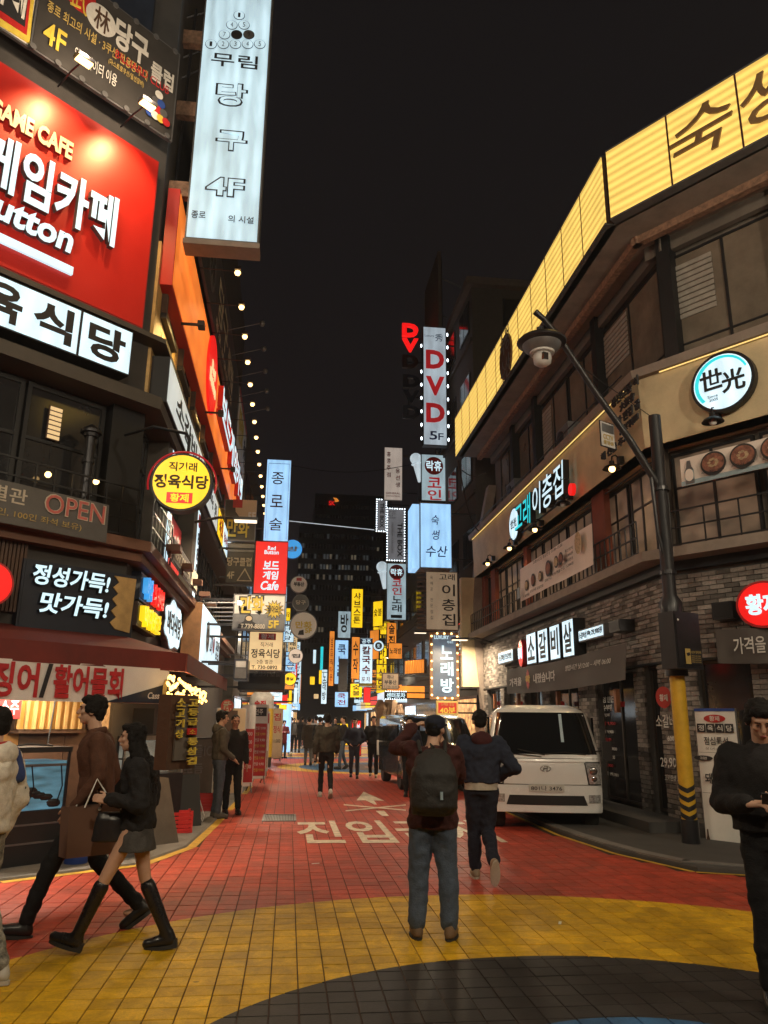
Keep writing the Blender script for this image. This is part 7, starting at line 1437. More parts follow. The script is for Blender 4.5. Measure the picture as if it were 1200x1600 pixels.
def person(label, loc, rz, h=1.72, top='jacket_black', legs='trousers_black', shoe='shoe_black', hair='short', pose=None, voxel=0.022, skin='skin', face=False, hood=None, coat=0.0, skirt=None, boots=None, bulk=1.0, look=(0, 0), hands=True, cap_=None, hem=None, sleeve=None, foot=None, collar=None, scarf=None, group=None, fem=False, legr=1.0):
    J = {k: V(v) for k, v in SK.items()}
    for k, v in (pose or {}).items():
        if not k.startswith('hand'): J[k] = V(v)
    k = h / 1.75
    for q in J: J[q] = J[q] * k
    r = root('person', label, 'person', loc, rz, group)
    sw = 0.88 if fem else 1.0; n1 = J['neck']; ch = J['chest']; pe = J['pelvis']; wa = J['waist']; hd = J['head']
    up = (hd - n1).normalized(); yaw, pit = look
    HM = Matrix.Translation(hd) @ Matrix.Rotation(yaw, 4, 'Z') @ Matrix.Rotation(pit, 4, 'X')
    def H(x, y, z): return HM @ V((x * k, y * k, z * k))
    HR = HM.to_3x3()
    body = []
    def bd(a, b, ra, rb): body.append(cap(a, b, ra * k, rb * k))
    body.append(ring_loft([(pe - V((0, 0, .07 * k)), .13 * k * sw, .10 * k, (0, 0, 1)), (pe, .145 * k * sw, .105 * k, (0, 0, 1)), (wa, .12 * k * sw, .09 * k, wa - pe), (ch, .15 * k * sw, .105 * k, ch - wa), (ch.lerp(n1, .6), .14 * k * sw, .085 * k, n1 - ch), (n1, .065 * k, .06 * k, n1 - ch)]))
    bd(n1 - V((0, 0, .03)), hd + up * -.03 * k, .055 if not fem else .048, .055 if not fem else .047)
    for s_ in 'LR':
        bd(J['sh' + s_], J['el' + s_], .045, .036); bd(J['el' + s_], J['wr' + s_], .035, .026)
        bd(J['hi' + s_], J['kn' + s_], .078 * (0.95 if fem else 1), .052); bd(J['kn' + s_], J['an' + s_], .05, .034)
        a = J['an' + s_]; body.append(cap(a - V((0, 0, .045 * k)), a + V((0, .1 * k, -.05 * k)), .03 * k, .025 * k))
        if not hands or voxel > .017:
            d = (J['wr' + s_] - J['el' + s_]).normalized(); bd(J['wr' + s_], J['wr' + s_] + d * .1 * k, .03, .024); 
            for f in range(3): bd(J['wr' + s_] + d * .08 * k, J['wr' + s_] + d * .16 * k + V((0.014 * (f - 1), 0.0, 0)), .014, .011)
    vx = voxel
    parts = [bake(body, max(vx, .012), 4)]
    hv = .0065 if face else max(.010, vx * .6)
    head = [ell(H(0, -.008, .025), .074 * k, .094 * k, .088 * k, HR), ell(H(0, .018, -.045), .056 * k, .066 * k, .066 * k, HR), ell(H(0, .045, -.085), .032 * k, .032 * k, .028 * k, HR),
            cap(H(0, .086, .012), H(0, .104, -.028), .010 * k, .016 * k), ell(H(0, .082, -.062), .024 * k, .014 * k, .013 * k, HR), ell(H(0, .072, .028), .052 * k, .02 * k, .018 * k, HR),
            ell(H(-.036, .062, -.02), .024 * k, .022 * k, .022 * k, HR), ell(H(.036, .062, -.02), .024 * k, .022 * k, .022 * k, HR),
            ell(H(-.077, -.005, -.01), .011 * k, .02 * k, .03 * k, HR), ell(H(.077, -.005, -.01), .011 * k, .02 * k, .03 * k, HR), cap(H(0, -.02, -.06), n1, .05 * k, .055 * k)]
    parts.append(bake(head, hv, 3))
    if hands and vx <= .017:
        for s_, sd in (('L', 1), ('R', -1)):
            d = (J['wr' + s_] - J['el' + s_]).normalized(); hp = (pose or {}).get('hand' + s_)
            if hp: dd, uu, cu, t = hp
            else: dd, uu, cu, t = d, V((-1 if s_ == 'L' else 1, 0, 0.01)), 0.55, None
            sd_ = sd if t is None else t
            parts.append(hand(J['wr' + s_], dd, uu, sd_, cu, k * (0.9 if fem else 1.0)))
    put('body', mesh_join(parts, 'body'), skin, r)
    # eyes, brows, lips
    if face or vx <= .03:
        for sx in (-1, 1):
            MB().ball(H(.031 * sx, .084, .002), .0095 * k, 8, (1.25, .4, .38)).build('eye', 'eye_dark', r, smooth='all')
            MB().tube([H(.016 * sx, .094, .021), H(.032 * sx, .093, .026), H(.048 * sx, .082, .021)], .0035 * k, 6).build('eyebrow', 'hair_black', r, smooth='all')
        MB().ball(H(0, .096, -.063), .022 * k, 10, (1, .25, .28)).build('lips', 'lip', r, smooth='all')
    # hair
    if hair:
        Hr = [ell(H(0, -.022, .048), .083 * k, .096 * k, .083 * k, HR), ell(H(0, -.055, .0), .073 * k, .058 * k, .075 * k, HR)]
        if hair == 'short': Hr += [ell(H(0, .05, .09), .062 * k, .045 * k, .032 * k, HR), ell(H(-.068, .0, .03), .018 * k, .04 * k, .035 * k, HR), ell(H(.068, .0, .03), .018 * k, .04 * k, .035 * k, HR)]
        if hair == 'crop': Hr = [ell(H(0, -.02, .043), .079 * k, .094 * k, .078 * k, HR), ell(H(0, -.05, .0), .068 * k, .056 * k, .06 * k, HR)]
        if hair == 'full': Hr += [ell(H(0, .042, .078), .068 * k, .055 * k, .040 * k, HR), ell(H(-.07, .0, .015), .022 * k, .055 * k, .05 * k, HR), ell(H(.07, .0, .015), .022 * k, .055 * k, .05 * k, HR), ell(H(0, -.06, -.03), .065 * k, .045 * k, .06 * k, HR)]
        if hair == 'long':
            dn = (n1 - hd).normalized(); b1 = H(0, -.05, -.05); b2 = n1 + V((0, -.085, -.05)) * k; b3 = ch + V((0, -.13, .0)) * k
            Hr += [ell(H(0, .045, .083), .066 * k, .05 * k, .035 * k, HR), cap(H(-.074, .0, .02), n1 + V((-.085, -.01, -.03)) * k, .030 * k, .040 * k), cap(H(.074, .0, .02), n1 + V((.085, -.01, -.03)) * k, .030 * k, .040 * k),
                   ring_loft([(b1, .085 * k, .06 * k, b2 - b1), (b2, .125 * k, .05 * k, b3 - b2), (b3, .115 * k, .03 * k, b3 - b2), (b3 - V((0, 0, .12 * k)), .08 * k, .02 * k, (0, 0, -1))])]
        put('hair', bake(Hr, max(.0065, hv), 2, .022, HRT), 'hair_black', r)
    if cap_:
        C = [ell(H(0, -.005, .062), .090 * k, .106 * k, .066 * k, HR), ell(H(0, -.01, .03), .088 * k, .103 * k, .04 * k, HR)]; put('cap', bake(C, .008, 4), cap_, r)
        vs, fs = ring_loft([(H(0, .12, .028), .075 * k, .07 * k, HM.to_3x3() @ V((0, .2, 1))), (H(0, .118, .036), .072 * k, .067 * k, HM.to_3x3() @ V((0, .2, 1)))], 20); MB().add(vs, fs).build('cap_peak', cap_, r)
    # trousers / skirt
    if legs:
        T = [ring_loft([(pe - V((0, 0, .09 * k)), .15 * k * sw * bulk ** .5, .118 * k, (0, 0, 1)), (pe + V((0, 0, .02 * k)), .158 * k * sw * bulk ** .5, .12 * k, (0, 0, 1)), (pe + V((0, 0, .09 * k)), .14 * k * sw, .11 * k, (0, 0, 1))])]
        for s_ in 'LR':
            T.append(cap(J['hi' + s_], J['kn' + s_], .096 * k * legr, .070 * k * legr)); T.append(cap(J['kn' + s_], J['kn' + s_].lerp(J['an' + s_], .93), .070 * k * legr, .058 * k * legr))
        put('trousers', bake(T, vx, 4, .034), legs, r)
    if skirt:
        sk = [ring_loft([(pe + V((0, 0, .1 * k)), .13 * k, .10 * k, (0, 0, 1)), (pe, .16 * k, .125 * k, (0, 0, 1)), (pe - V((0, 0, .15 * k)), .185 * k, .16 * k, (0, 0, 1)), (pe - V((0, 0, .2 * k)), .19 * k, .168 * k, (0, 0, 1))])]
        put('skirt', bake(sk, vx, 2, .02), skirt, r)
    # shoes
    for s_ in 'LR':
        a = J['an' + s_]; f = V((foot or {}).get(s_, (0, 1, 0))).normalized(); a = a.copy(); u = V((1, 0, 0)).cross(f).normalized() if abs(f.x) < .9 else V((0, 0, 1)); sole = a - u * .07 * k
        sh = [cap(a - u * .035 * k - f * .02 * k, a - u * .042 * k + f * .10 * k, .05 * k, .047 * k), cap(a - u * .046 * k + f * .06 * k, a - u * .048 * k + f * .165 * k, .047 * k, .040 * k), cap(a - u * .045 * k - f * .035 * k, a + u * .02 * k - f * .01 * k, .04 * k, .042 * k)]
        if boots: sh.append(cap(a, a.lerp(J['kn' + s_], .78), .048 * k, .062 * k)); sh.append(cap(a.lerp(J['kn' + s_], .78), a.lerp(J['kn' + s_], .86), .062 * k, .064 * k))
        so = put('shoe' if not boots else 'boot', bake(sh, min(vx, .014), 3), shoe, r)
        c = a - u * .085 * k + f * .055 * k; mm = Matrix((V((f.y, -f.x, 0)).normalized(), f, u)).transposed().to_4x4(); mm.translation = c
        q = MB(); n = 14; out = [(.050 * math.cos(t) * (1 + .12 * math.sin(t)), .135 * math.sin(t)) for t in [2 * math.pi * i / n for i in range(n)]]
        q.add([mm @ V((x * k, y * k, z * k)) for z in (-.012, .014) for x, y in out], [tuple(reversed(range(n))), tuple(range(n, 2 * n))] + [(i, (i + 1) % n, n + (i + 1) % n, n + i) for i in range(n)])
        o = q.build('sole', 'sole_pale' if shoe in ('shoe_white', 'shoe_pale') else 'sole_dark', None); o.parent = so
        if boots: o = MB().add([mm @ v for v in MB().box(-.03 * k, -.13 * k, -.012 * k, .03 * k, -.05 * k, .05 * k).v], MB().box(0, 0, 0, 1, 1, 1).f).build('heel', 'sole_dark', None); o.parent = so
    # jacket
    if top:
        B = bulk; lo = pe + V((0, 0, (-.02 - coat) * k)) if True else pe
        G = [(lo, .175 * k * sw * B, .135 * k * B, (0, 0, 1)), (pe + V((0, 0, .05 * k)), .172 * k * sw * B, .13 * k * B, (0, 0, 1)), (wa + V((0, 0, .05 * k)), .165 * k * sw * B, .125 * k * B, wa - pe), (ch, .19 * k * sw * B, .135 * k * B, ch - wa), (ch.lerp(n1, .5), .175 * k * sw * B, .115 * k * B, n1 - ch), (ch.lerp(n1, .82), .11 * k * B, .085 * k * B, n1 - ch), (n1 + up * .015 * k, .068 * k, .064 * k, n1 - ch)]
        T = [ring_loft(G, 20)]; srad = (sleeve or 1.0) * B ** .7
        for s_ in 'LR':
            T.append(cap(J['sh' + s_], J['el' + s_], .068 * k * srad, .056 * k * srad)); T.append(cap(J['el' + s_], J['el' + s_].lerp(J['wr' + s_], .93), .056 * k * srad, .044 * k * srad))
            T.append(cap(J['sh' + s_].lerp(ch, .5), J['sh' + s_], .075 * k * srad, .066 * k * srad))
        jk = put('jacket', bake(T, vx, 5, .042 * B * (.55 if collar == top else 1)), top, r)
        if hem:
            vs, fs = ring_loft([(lo - V((0, 0, .065 * k)), .186 * k, .145 * k, (0, 0, 1)), (lo - V((0, 0, .03 * k)), .184 * k, .143 * k, (0, 0, 1)), (lo + V((0, 0, .04 * k)), .19 * k, .14 * k, (0, 0, 1))], 24); MB().add(vs, fs).build('shirt_hem', hem, r, smooth=True)
        if collar:
            c0 = n1 + up * .0 * k; tor = [ell(c0 + V((.062 * math.cos(t), .058 * math.sin(t) - .004, .012 * math.sin(t) * -1)) * k, .028 * k, .028 * k, .034 * k) for t in [2 * math.pi * i / 10 for i in range(10)]]; put('collar', bake(tor, .012, 3), collar, r)
        if hood:
            hh = [ell(n1 + V((0, -.085, -.03)) * k, .12 * k, .065 * k, .085 * k), cap(n1 + V((-.07, -.03, .0)) * k, n1 + V((.0, -.09, .015)) * k, .045 * k, .05 * k), cap(n1 + V((.07, -.03, .0)) * k, n1 + V((.0, -.09, .015)) * k, .045 * k, .05 * k), cap(n1 + V((-.075, -.02, .0)) * k, n1 + V((-.05, .05, -.04)) * k, .035 * k, .025 * k), cap(n1 + V((.075, -.02, .0)) * k, n1 + V((.05, .05, -.04)) * k, .035 * k, .025 * k)]
            put('hood', bake(hh, .014, 4, .02), hood, r)
    return r, J
for nm, c in (('jacket_black', (.016, .015, .016)), ('jacket_navy', (.022, .027, .046)), ('jacket_brown', (.095, .042, .026)), ('jacket_maroon', (.055, .018, .017)), ('jacket_camo', (.04, .034, .026)), ('hoodie_olive', (.085, .078, .065)), ('coat_brown', (.045, .035, .028)), ('coat_red', (.2, .04, .045)), ('jacket_grey', (.12, .115, .11)), ('jacket_white', (.4, .39, .38)), ('trousers_black', (.011, .011, .012)), ('trousers_navy', (.016, .018, .03)), ('jeans_blue', (.065, .085, .12)), ('jeans_dark', (.035, .042, .06)), ('skirt_grey', (.06, .057, .055)), ('hood_wine', (.055, .016, .018)), ('fleece', (.62, .57, .49)), ('fleece_grey', (.12, .12, .115)), ('cap_navy', (.016, .02, .035)), ('shirt_white', (.42, .38, .32)), ('trousers_grey', (.1, .095, .09))):
    pm(nm, c, 0.85, 0, 0.22, 18, bump=0.5, bscale=90, spec=0.25)
pm('shoe_black', (.012, .011, .011), .35); pm('shoe_white', (.42, .41, .38), .5); pm('shoe_tan', (.14, .085, .045), .7, bump=.4); pm('shoe_pale', (.25, .19, .12), .6); pm('sole_dark', (.02, .018, .016), .8); pm('sole_pale', (.4, .36, .3), .7); pm('boot_leather', (.011, .01, .011), .28, 0, .2, 10)
def g2(px, py): p = on_z(px, py); return (p.x, p.y, 0.006)
# --- the man in a cap photographing
L = g2(677, 1466)
person('man in a navy cap and maroon jacket photographing the street, back turned', L, R(-6), 1.72, 'jacket_maroon', 'jeans_blue', 'shoe_tan', 'crop', dict(
    elL=(-.30, .20, 1.45), wrL=(-.14, .32, 1.62), elR=(.25, .17, 1.20), wrR=(.13, .34, 1.47), shL=(-.18, 0, 1.44), head=(.03, .05, 1.60), neck=(0, .0, 1.46), anL=(-.13, -.02, .085), anR=(.13, -.06, .085), knL=(-.11, .03, .5), knR=(.12, 0, .5),
    handL=((.7, .6, .35), (-.3, .2, .9), 1.0, None), handR=((-.3, .5, .8), (.6, -.3, .2), 1.1, None)), .015, cap_='cap_navy', bulk=1.18, sleeve=1.0, look=(R(-22), R(4)), coat=.12, foot={'L': (-.12, 1, 0), 'R': (.3, 1, 0)}, legr=1.22)
pm('pack_black', (.02, .019, .018), .7, 0, .2, 8, bump=.5)
r = root('backpack', 'black backpack with a small pale tag on the man in a cap', 'backpack', (L[0] - .01, L[1] - .02, 0), R(-6))
put('bag', bake([ring_loft([(V((0, -.20, .93)), .17, .08, (0, 0, 1)), (V((0, -.25, 1.0)), .19, .12, (0, 0, 1)), (V((0, -.25, 1.25)), .18, .12, (0, 0, 1)), (V((0, -.20, 1.38)), .14, .08, (0, 0, 1)), (V((0, -.17, 1.43)), .07, .04, (0, 0, 1))], 20)], .014, 4, .03), 'pack_black', r)
MB().tube([(.05, -.37, 1.12), (.05, -.375, 1.06)], .012, 8).build('tag', 'pale_blue', r); MB().tube([(0, -.19, 1.42), (-.02, -.17, 1.47), (.02, -.15, 1.43)], .008, 6).build('handle', 'pack_black', r)
for sx in (-.1, .1): MB().tube([(sx, -.16, 1.4), (sx * 1.1, -.05, 1.485), (sx * 1.2, .10, 1.42), (sx * 1.35, .16, 1.25), (sx * 1.5, .06, 1.05), (sx * 1.4, -.15, .98)], .016, 8).build('strap', 'pack_black', r)
r = root('phone', 'dark smartphone held up by the man in a cap', 'phone', (L[0], L[1], 0), R(-6)); MB().box(-.08, .40, 1.56, .07, .41, 1.65).build('body', 'black_paint', r); MB().box(-.075, .397, 1.565, .065, .3995, 1.645).build('screen', em('screen_glow', (.3, .35, .4), .25, .6, (20, 20, 20)), r)
# --- the man in a padded jacket walking away
L = g2(755, 1376)
person('man in a navy padded jacket with a wine hood walking away beside the truck', L, R(-4), 1.76, 'jacket_navy', 'trousers_navy', 'shoe_pale', 'short', dict(
    elL=(-.32, -.08, 1.14), wrL=(-.2, .14, 1.02), elR=(.36, -.10, 1.15), wrR=(.19, .14, 1.02), anL=(-.06, .12, .085), knL=(-.07, .12, .5), hiL=(-.085, .02, .92), knR=(.07, .06, .5), anR=(.055, -.36, .22), handL=((.4, 1, -.2), (-1, 0, 0), .8, None), handR=((-.4, 1, -.2), (1, 0, 0), .8, None)), .015, hood='hood_wine', bulk=1.22, sleeve=1.15, hem='shirt_white', foot={'R': (0, .35, -1), 'L': (0, 1, 0)}, legr=1.15, coat=-.05)
# --- the man with the phone at the right edge
L = g2(1232, 1560)
L = (3.06, 4.92, .006)
_, J = person('man in a black sweater looking down at a phone, right edge', L, R(152), 1.80, 'jacket_black', 'trousers_black', 'shoe_black', 'full', dict(
    elL=(-.27, .02, 1.13), wrL=(-.06, .26, 1.15), elR=(.27, -.02, 1.12), wrR=(.12, .27, 1.14), head=(0, .07, 1.625), neck=(0, .0, 1.47), handL=((.55, .75, .15), (-.5, .2, -.8), .7, -1), handR=((-.75, .6, .1), (.3, .1, .9), .75, -1)), .013, face=True, look=(R(8), R(-28)), bulk=1.27, sleeve=1.12, collar='jacket_black', coat=-.04)
r = root('phone', 'dark smartphone in the hands of the man at right edge', 'phone', L, R(152)); m = Matrix.Translation(V((.02, .37, 1.20))) @ Matrix.Rotation(R(-50), 4, 'X'); MB().box(-.038, -.005, -.075, .038, .005, .075, m).build('body', 'black_paint', r); MB().box(-.034, -.0075, -.07, .034, -.0055, .07, m).build('screen', 'screen_glow', r)
# --- the couple walking left: local +y is the walking direction
L = (-1.55, 7.0, .006)
person('young man in a brown jacket striding left past the fish stall', L, R(94), 1.82, 'jacket_brown', 'trousers_black', 'shoe_black', 'full', dict(
    anL=(-.08, .40, .09), knL=(-.09, .26, .50), hiL=(-.085, .02, .92), anR=(.09, -.40, .16), knR=(.09, -.05, .50), elL=(-.24, -.05, 1.14), wrL=(-.22, .12, .91), elR=(.24, -.10, 1.13), wrR=(.22, .02, .90), chest=(0, .03, 1.32), neck=(0, .04, 1.47), head=(0, .09, 1.635)), .014, face=True, bulk=1.08, look=(R(4), R(6)), foot={'L': (0, 1, .1), 'R': (0, .85, -.6)}, coat=-.02, collar='jacket_brown')
L = (-1.10, 6.45, .006)
person('young woman with long black hair, grey skirt and knee boots striding left', L, R(88), 1.60, 'jacket_black', None, 'boot_leather', 'long', dict(
    anL=(-.07, .38, .13), knL=(-.08, .20, .55), hiL=(-.085, .02, .92), anR=(.07, -.30, .10), knR=(.08, -.08, .53), elL=(-.25, -.06, 1.12), wrL=(-.2, .22, 1.16), elR=(.24, -.06, 1.1), wrR=(.14, .24, 1.12), chest=(0, .02, 1.32), neck=(0, .05, 1.47), head=(0, .10, 1.635), handL=((.2, .9, .1), (-1, 0, .3), .5, None)), .013, face=True, skirt='skirt_grey', boots=True, bulk=1.12, sleeve=1.2, fem=True, look=(0, R(2)), foot={'L': (0, .9, .28), 'R': (0, 1, -.1)}, coat=.02)
pm('paper_bag', (.16, .085, .06), .75, 0, .08, 3); pm('bag_black', (.016, .015, .016), .35)
r = root('paper_bag', 'brown paper shopping bag with pale rope handles carried by the couple', 'bag', (-1.50, 6.72, .62), R(38))
MB().add([(-.2, -.07, 0), (.2, -.07, 0), (.2, .07, 0), (-.2, .07, 0), (-.22, -.075, .36), (.22, -.075, .36), (.22, .075, .36), (-.22, .075, .36)], [(3, 2, 1, 0), (0, 1, 5, 4), (1, 2, 6, 5), (2, 3, 7, 6), (3, 0, 4, 7)]).build('bag', 'paper_bag', r)
for y in (-.075, .075): MB().tube([(-.1, y, .355), (-.06, y, .46), (0, y * .4, .56), (.06, y, .46), (.1, y, .355)], .006, 6).build('handle', 'banner_white', r)
r = root('handbag', 'black leather handbag with metal rings held by the woman', 'bag', (-1.29, 6.38, .72), R(5)); put('bag', bake([ring_loft([(V((0, 0, .04)), .115, .045, (0, 0, 1)), (V((0, 0, .05)), .12, .05, (0, 0, 1)), (V((0, 0, .2)), .105, .045, (0, 0, 1)), (V((0, 0, .25)), .09, .02, (0, 0, 1))])], .009, 2, .008), 'bag_black', r); MB().tube([(-.08, 0, .25), (-.05, 0, .38), (.05, 0, .38), (.08, 0, .25)], .009, 8).build('handle', 'bag_black', r)
for x in (-.08, .08): MB().ball((x, -.01, .27), .014, 8).build('ring', 'white_metal', r, smooth='all')
# --- the person cut by the left edge
L = (-1.97, 5.74, .006)
pm('camo_grey', (.2, .19, .16), .85, 0, .9, 26, bump=.4)
r, J = person('person in a cream, grey and blue fleece with camouflage trousers, left edge', L, R(75), 1.70, 'fleece', 'camo_grey', 'shoe_white', 'short', dict(elL=(-.25, -.02, 1.1), wrL=(-.2, .12, .88), elR=(.27, -.06, 1.11), wrR=(.26, .06, .88), anL=(-.08, .2, .085), anR=(.09, -.2, .1), knL=(-.09, .12, .5), knR=(.09, -.02, .5)), .016, bulk=1.22, sleeve=1.3, hood='fleece', coat=.0, legr=1.15)
kk = 1.70 / 1.75
for nm, mt, z0, z1, ex in (('sleeve_panels', 'fleece_grey', 1.16, 1.40, .012),):
    put(nm, bake([cap(J['shR'], J['shR'].lerp(J['elR'], .75), .096 * kk, .089 * kk), cap(J['shL'], J['shL'].lerp(J['elL'], .75), .096 * kk, .089 * kk)], .016, 3, .02), mt, r)
put('shoulder_stripe', bake([cap(J['shR'] + V((-.03, -.05, .03)), J['shR'] + V((-.02, -.11, -.12)), .055, .05), cap(J['shR'] + V((-.02, .06, .03)), J['shR'] + V((-.04, .10, -.12)), .05, .045)], .014, 3), pm('fleece_blue', (.03, .05, .16), .9, bump=.5), r)
MB().tube([J['neck'] + V((.07 * math.cos(t) * 1.35, .07 * math.sin(t) * 1.2 - .01, .02 - .03 * math.sin(t))) for t in [2 * math.pi * i / 16 for i in range(17)]], .008, 6).build('piping', 'red_paint', r, smooth='all')
# --- the two men standing at left
L = g2(337, 1279)
person('man in an olive hooded top and jeans standing in profile at left kerb', L, R(-72), 1.78, 'hoodie_olive', 'jeans_blue', 'trousers_grey', 'full', dict(elL=(-.23, .0, 1.13), wrL=(-.16, .2, .98), elR=(.24, .0, 1.13), wrR=(.18, .2, .96)), .02, face=True, hood='hoodie_olive', bulk=1.05, look=(R(-15), 0))
L = g2(357, 1277); L = (L[0], L[1] + .45, L[2])
person('man with cropped hair in a black jacket facing the camera, left kerb', L, R(-165), 1.71, 'jacket_black', 'trousers_black', 'shoe_black', 'crop', dict(anL=(-.12, .05, .085)), .02, face=True, bulk=1.08, skin='skin_warm', look=(R(5), R(-4)), collar='jacket_black')
# --- walkers in the middle distance
def walk(a=.28, lift=.10, swing=.16): return dict(anL=(-.09, a, .09), knL=(-.09, a * .55 + .05, .5), anR=(.09, -a, .09 + lift), knR=(.09, -a * .1, .5), elL=(-.24, -.10, 1.14), wrL=(-.25, -swing * .6, .92), elR=(.24, .02, 1.13), wrR=(.24, swing, .93))
W2 = {'R': (0, .8, -.6), 'L': (0, 1, .1)}
person('man in a camouflage puffer jacket walking away down the street centre', g2(508, 1247), R(3), 1.78, 'jacket_camo', 'trousers_black', 'shoe_white', 'full', walk(.2, .06), .02, bulk=1.18, sleeve=1.15, foot=W2, legr=.9)
person('man in a dark jacket and jeans walking towards the camera', g2(553, 1216), R(178), 1.69, 'jacket_navy', 'jeans_dark', 'shoe_black', 'short', dict(walk(.15, .03), wrL=(-.16, .12, 1.0), wrR=(.16, .12, 1.0), elL=(-.33, -.04, 1.14), elR=(.33, -.04, 1.14)), .024, face=True, bulk=1.12, sleeve=1.1, skin='skin_warm')
person('man in a black hooded top carrying a white shopping bag towards the camera', g2(583, 1215), R(172), 1.76, 'jacket_black', 'trousers_black', 'shoe_pale', 'full', dict(walk(.14, .03), elR=(.27, .02, 1.14), wrR=(.2, .22, 1.05), elL=(-.26, 0, 1.13), wrL=(-.24, .16, 1.08)), .024, face=True, bulk=1.15, sleeve=1.1, skin='skin_warm')
g = on_z(583, 1215); r = root('shopping_bag', 'white shopping bag with black print carried by the walking man', 'bag', (g.x + .27, g.y - .22, .66), R(10)); MB().box(-.19, -.05, 0, .19, .05, .42).build('bag', 'banner_white', r); MB().tube([(-.06, 0, .42), (-.04, 0, .5), (.04, 0, .5), (.06, 0, .42)], .008, 6).build('handle', 'white_metal', r); MB().box(-.05, -.053, .17, .05, -.0505, .28).build('print', 'ink', r)
person('person in black walking away beside the DVD standing sign', g2(603, 1190), R(-20), 1.70, 'jacket_black', 'trousers_black', 'shoe_black', 'short', walk(.2, .08), .028, bulk=1.15, hood='fleece_grey', foot=W2)
person('person in a dark coat half hidden behind the man in a cap', g2(640, 1246), R(170), 1.72, 'jacket_navy', 'trousers_black', 'shoe_black', 'short', walk(.12, .02), .028, bulk=1.1)
person('man in a long brown coat walking away behind the puffer jacket', g2(481, 1196), R(2), 1.74, 'coat_brown', 'trousers_grey', 'shoe_black', 'short', walk(.14, .04), .028, coat=.32, bulk=1.12, foot=W2)
person('woman with long black hair in a black coat standing on the left side', g2(431, 1186), R(-60), 1.62, 'jacket_black', 'trousers_black', 'shoe_black', 'long', dict(wrR=(.2, .15, .95)), .028, bulk=1.2, fem=True, coat=.1)
person('woman in a red coat beside the long-haired woman on the left', g2(442, 1185), R(-150), 1.60, 'coat_red', 'trousers_grey', 'shoe_black', 'full', dict(elL=(-.25, .05, 1.15), wrL=(-.1, .24, 1.2), elR=(.25, .05, 1.15), wrR=(.1, .24, 1.2)), .028, bulk=1.1, fem=True, coat=.25)
g = on_z(425, 1186); r = root('plastic_bag', 'white plastic bag held by the long-haired woman', 'bag', (g.x, g.y, .62)); put('bag', bake([ell((0, 0, .13), .14, .1, .13), cap((0, 0, .2), (0, 0, .34), .06, .02)], .02, 2, .05, HRT), 'white_ink', r)
random.seed(21)
def gd(px, d, py=None): q = on_plane(px, 1130, (0, d, 0), 0); return (q.x, d, .006)
cr = [(455, 38, 'jacket_grey', 'trousers_black', 'person in a pale grey top seen from behind near the left pavement', 0), (466, 42, 'jacket_black', 'trousers_black', 'person in black just right of the pale grey top', 0), (473, 47, 'coat_brown', 'jeans_dark', 'distant person in brown deep in the crowd', 0), (500, 30, 'jacket_black', 'trousers_black', 'person in black with a white sleeve panel walking away', 0), (494, 33, 'jacket_white', 'trousers_grey', 'person in white partly hidden behind the black jacket', 0),
      (516, 33, 'jacket_navy', 'jeans_dark', 'person in navy walking away left of the puffer jacket man', 0), (524, 36, 'jacket_black', 'trousers_black', 'tall dark figure behind the puffer jacket man', 180), (537, 28, 'jacket_black', 'jeans_blue', 'woman in black facing left beside the yellow standing sign', 100), (486, 44, 'jacket_grey', 'trousers_grey', 'distant grey figure in the street centre', 180), (481, 52, 'jacket_black', 'jeans_dark', 'far small figure left of the street centre', 0), (492, 56, 'coat_red', 'trousers_black', 'far small figure in red among the crowd', 180), (504, 50, 'coat_brown', 'trousers_black', 'far figure in a brown coat in the crowd', 0), (512, 58, 'jacket_white', 'jeans_blue', 'far figure in a light top in the crowd', 180), (460, 55, 'jacket_navy', 'trousers_black', 'far figure in navy on the left pavement', 180), (498, 64, 'jacket_black', 'trousers_black', 'smallest dark figure at the street end', 0)]
for px, d, t, l, lb, a in cr:
    person(lb, gd(px, d), R(a + random.uniform(-12, 12)), random.uniform(1.62, 1.8), t, l, random.choice(['shoe_black', 'shoe_white']), random.choice(['short', 'full', 'short']), walk(random.uniform(.1, .25), .05), .034, hands=False, bulk=random.uniform(1.05, 1.2), group=None, foot=W2)

# ================================================================ VEHICLES
def shell(front_y, half_w, zs, r_=0.16, bow=0.07, back=2.0, nx=21):
    """rounded body: horizontal sections; front_y(z), half_w(z); returns builder and the front surface function"""
    def F(x, z, o=0.0):
        w = half_w(z); t = min(1, abs(x) / w); y = front_y(z) + bow * t * t
        e = abs(x) - (w - r_)
        if e > 0: e = min(e / r_, 1.0); y += r_ * (1 - math.sqrt(max(0, 1 - e * e)))
        return V((x, y - o, z))
    b = MB(); nrow = 0
    for z in zs:
        w = half_w(z); row = []
        for i in range(nx):
            t = -math.cos(math.pi * i / (nx - 1)); row.append(F(w * t, z))
        for y in (0.5, back - .06): row.append(V((w, front_y(z) + y, z)))
        row.append(V((w - .06, front_y(z) * 0 + back, z))); row.append(V((-w + .06, back, z)))
        for y in (back - .06, .5): row.append(V((-w, front_y(z) + y, z)))
        b.v += row; nrow = len(row)
    for j in range(len(zs) - 1):
        for i in range(nrow): q = j * nrow; b.f.append((q + i, q + (i + 1) % nrow, q + nrow + (i + 1) % nrow, q + nrow + i))
    b.f.append(tuple(reversed(range(nrow)))); q = (len(zs) - 1) * nrow; b.f.append(tuple(q + i for i in range(nrow)))
    return b, F
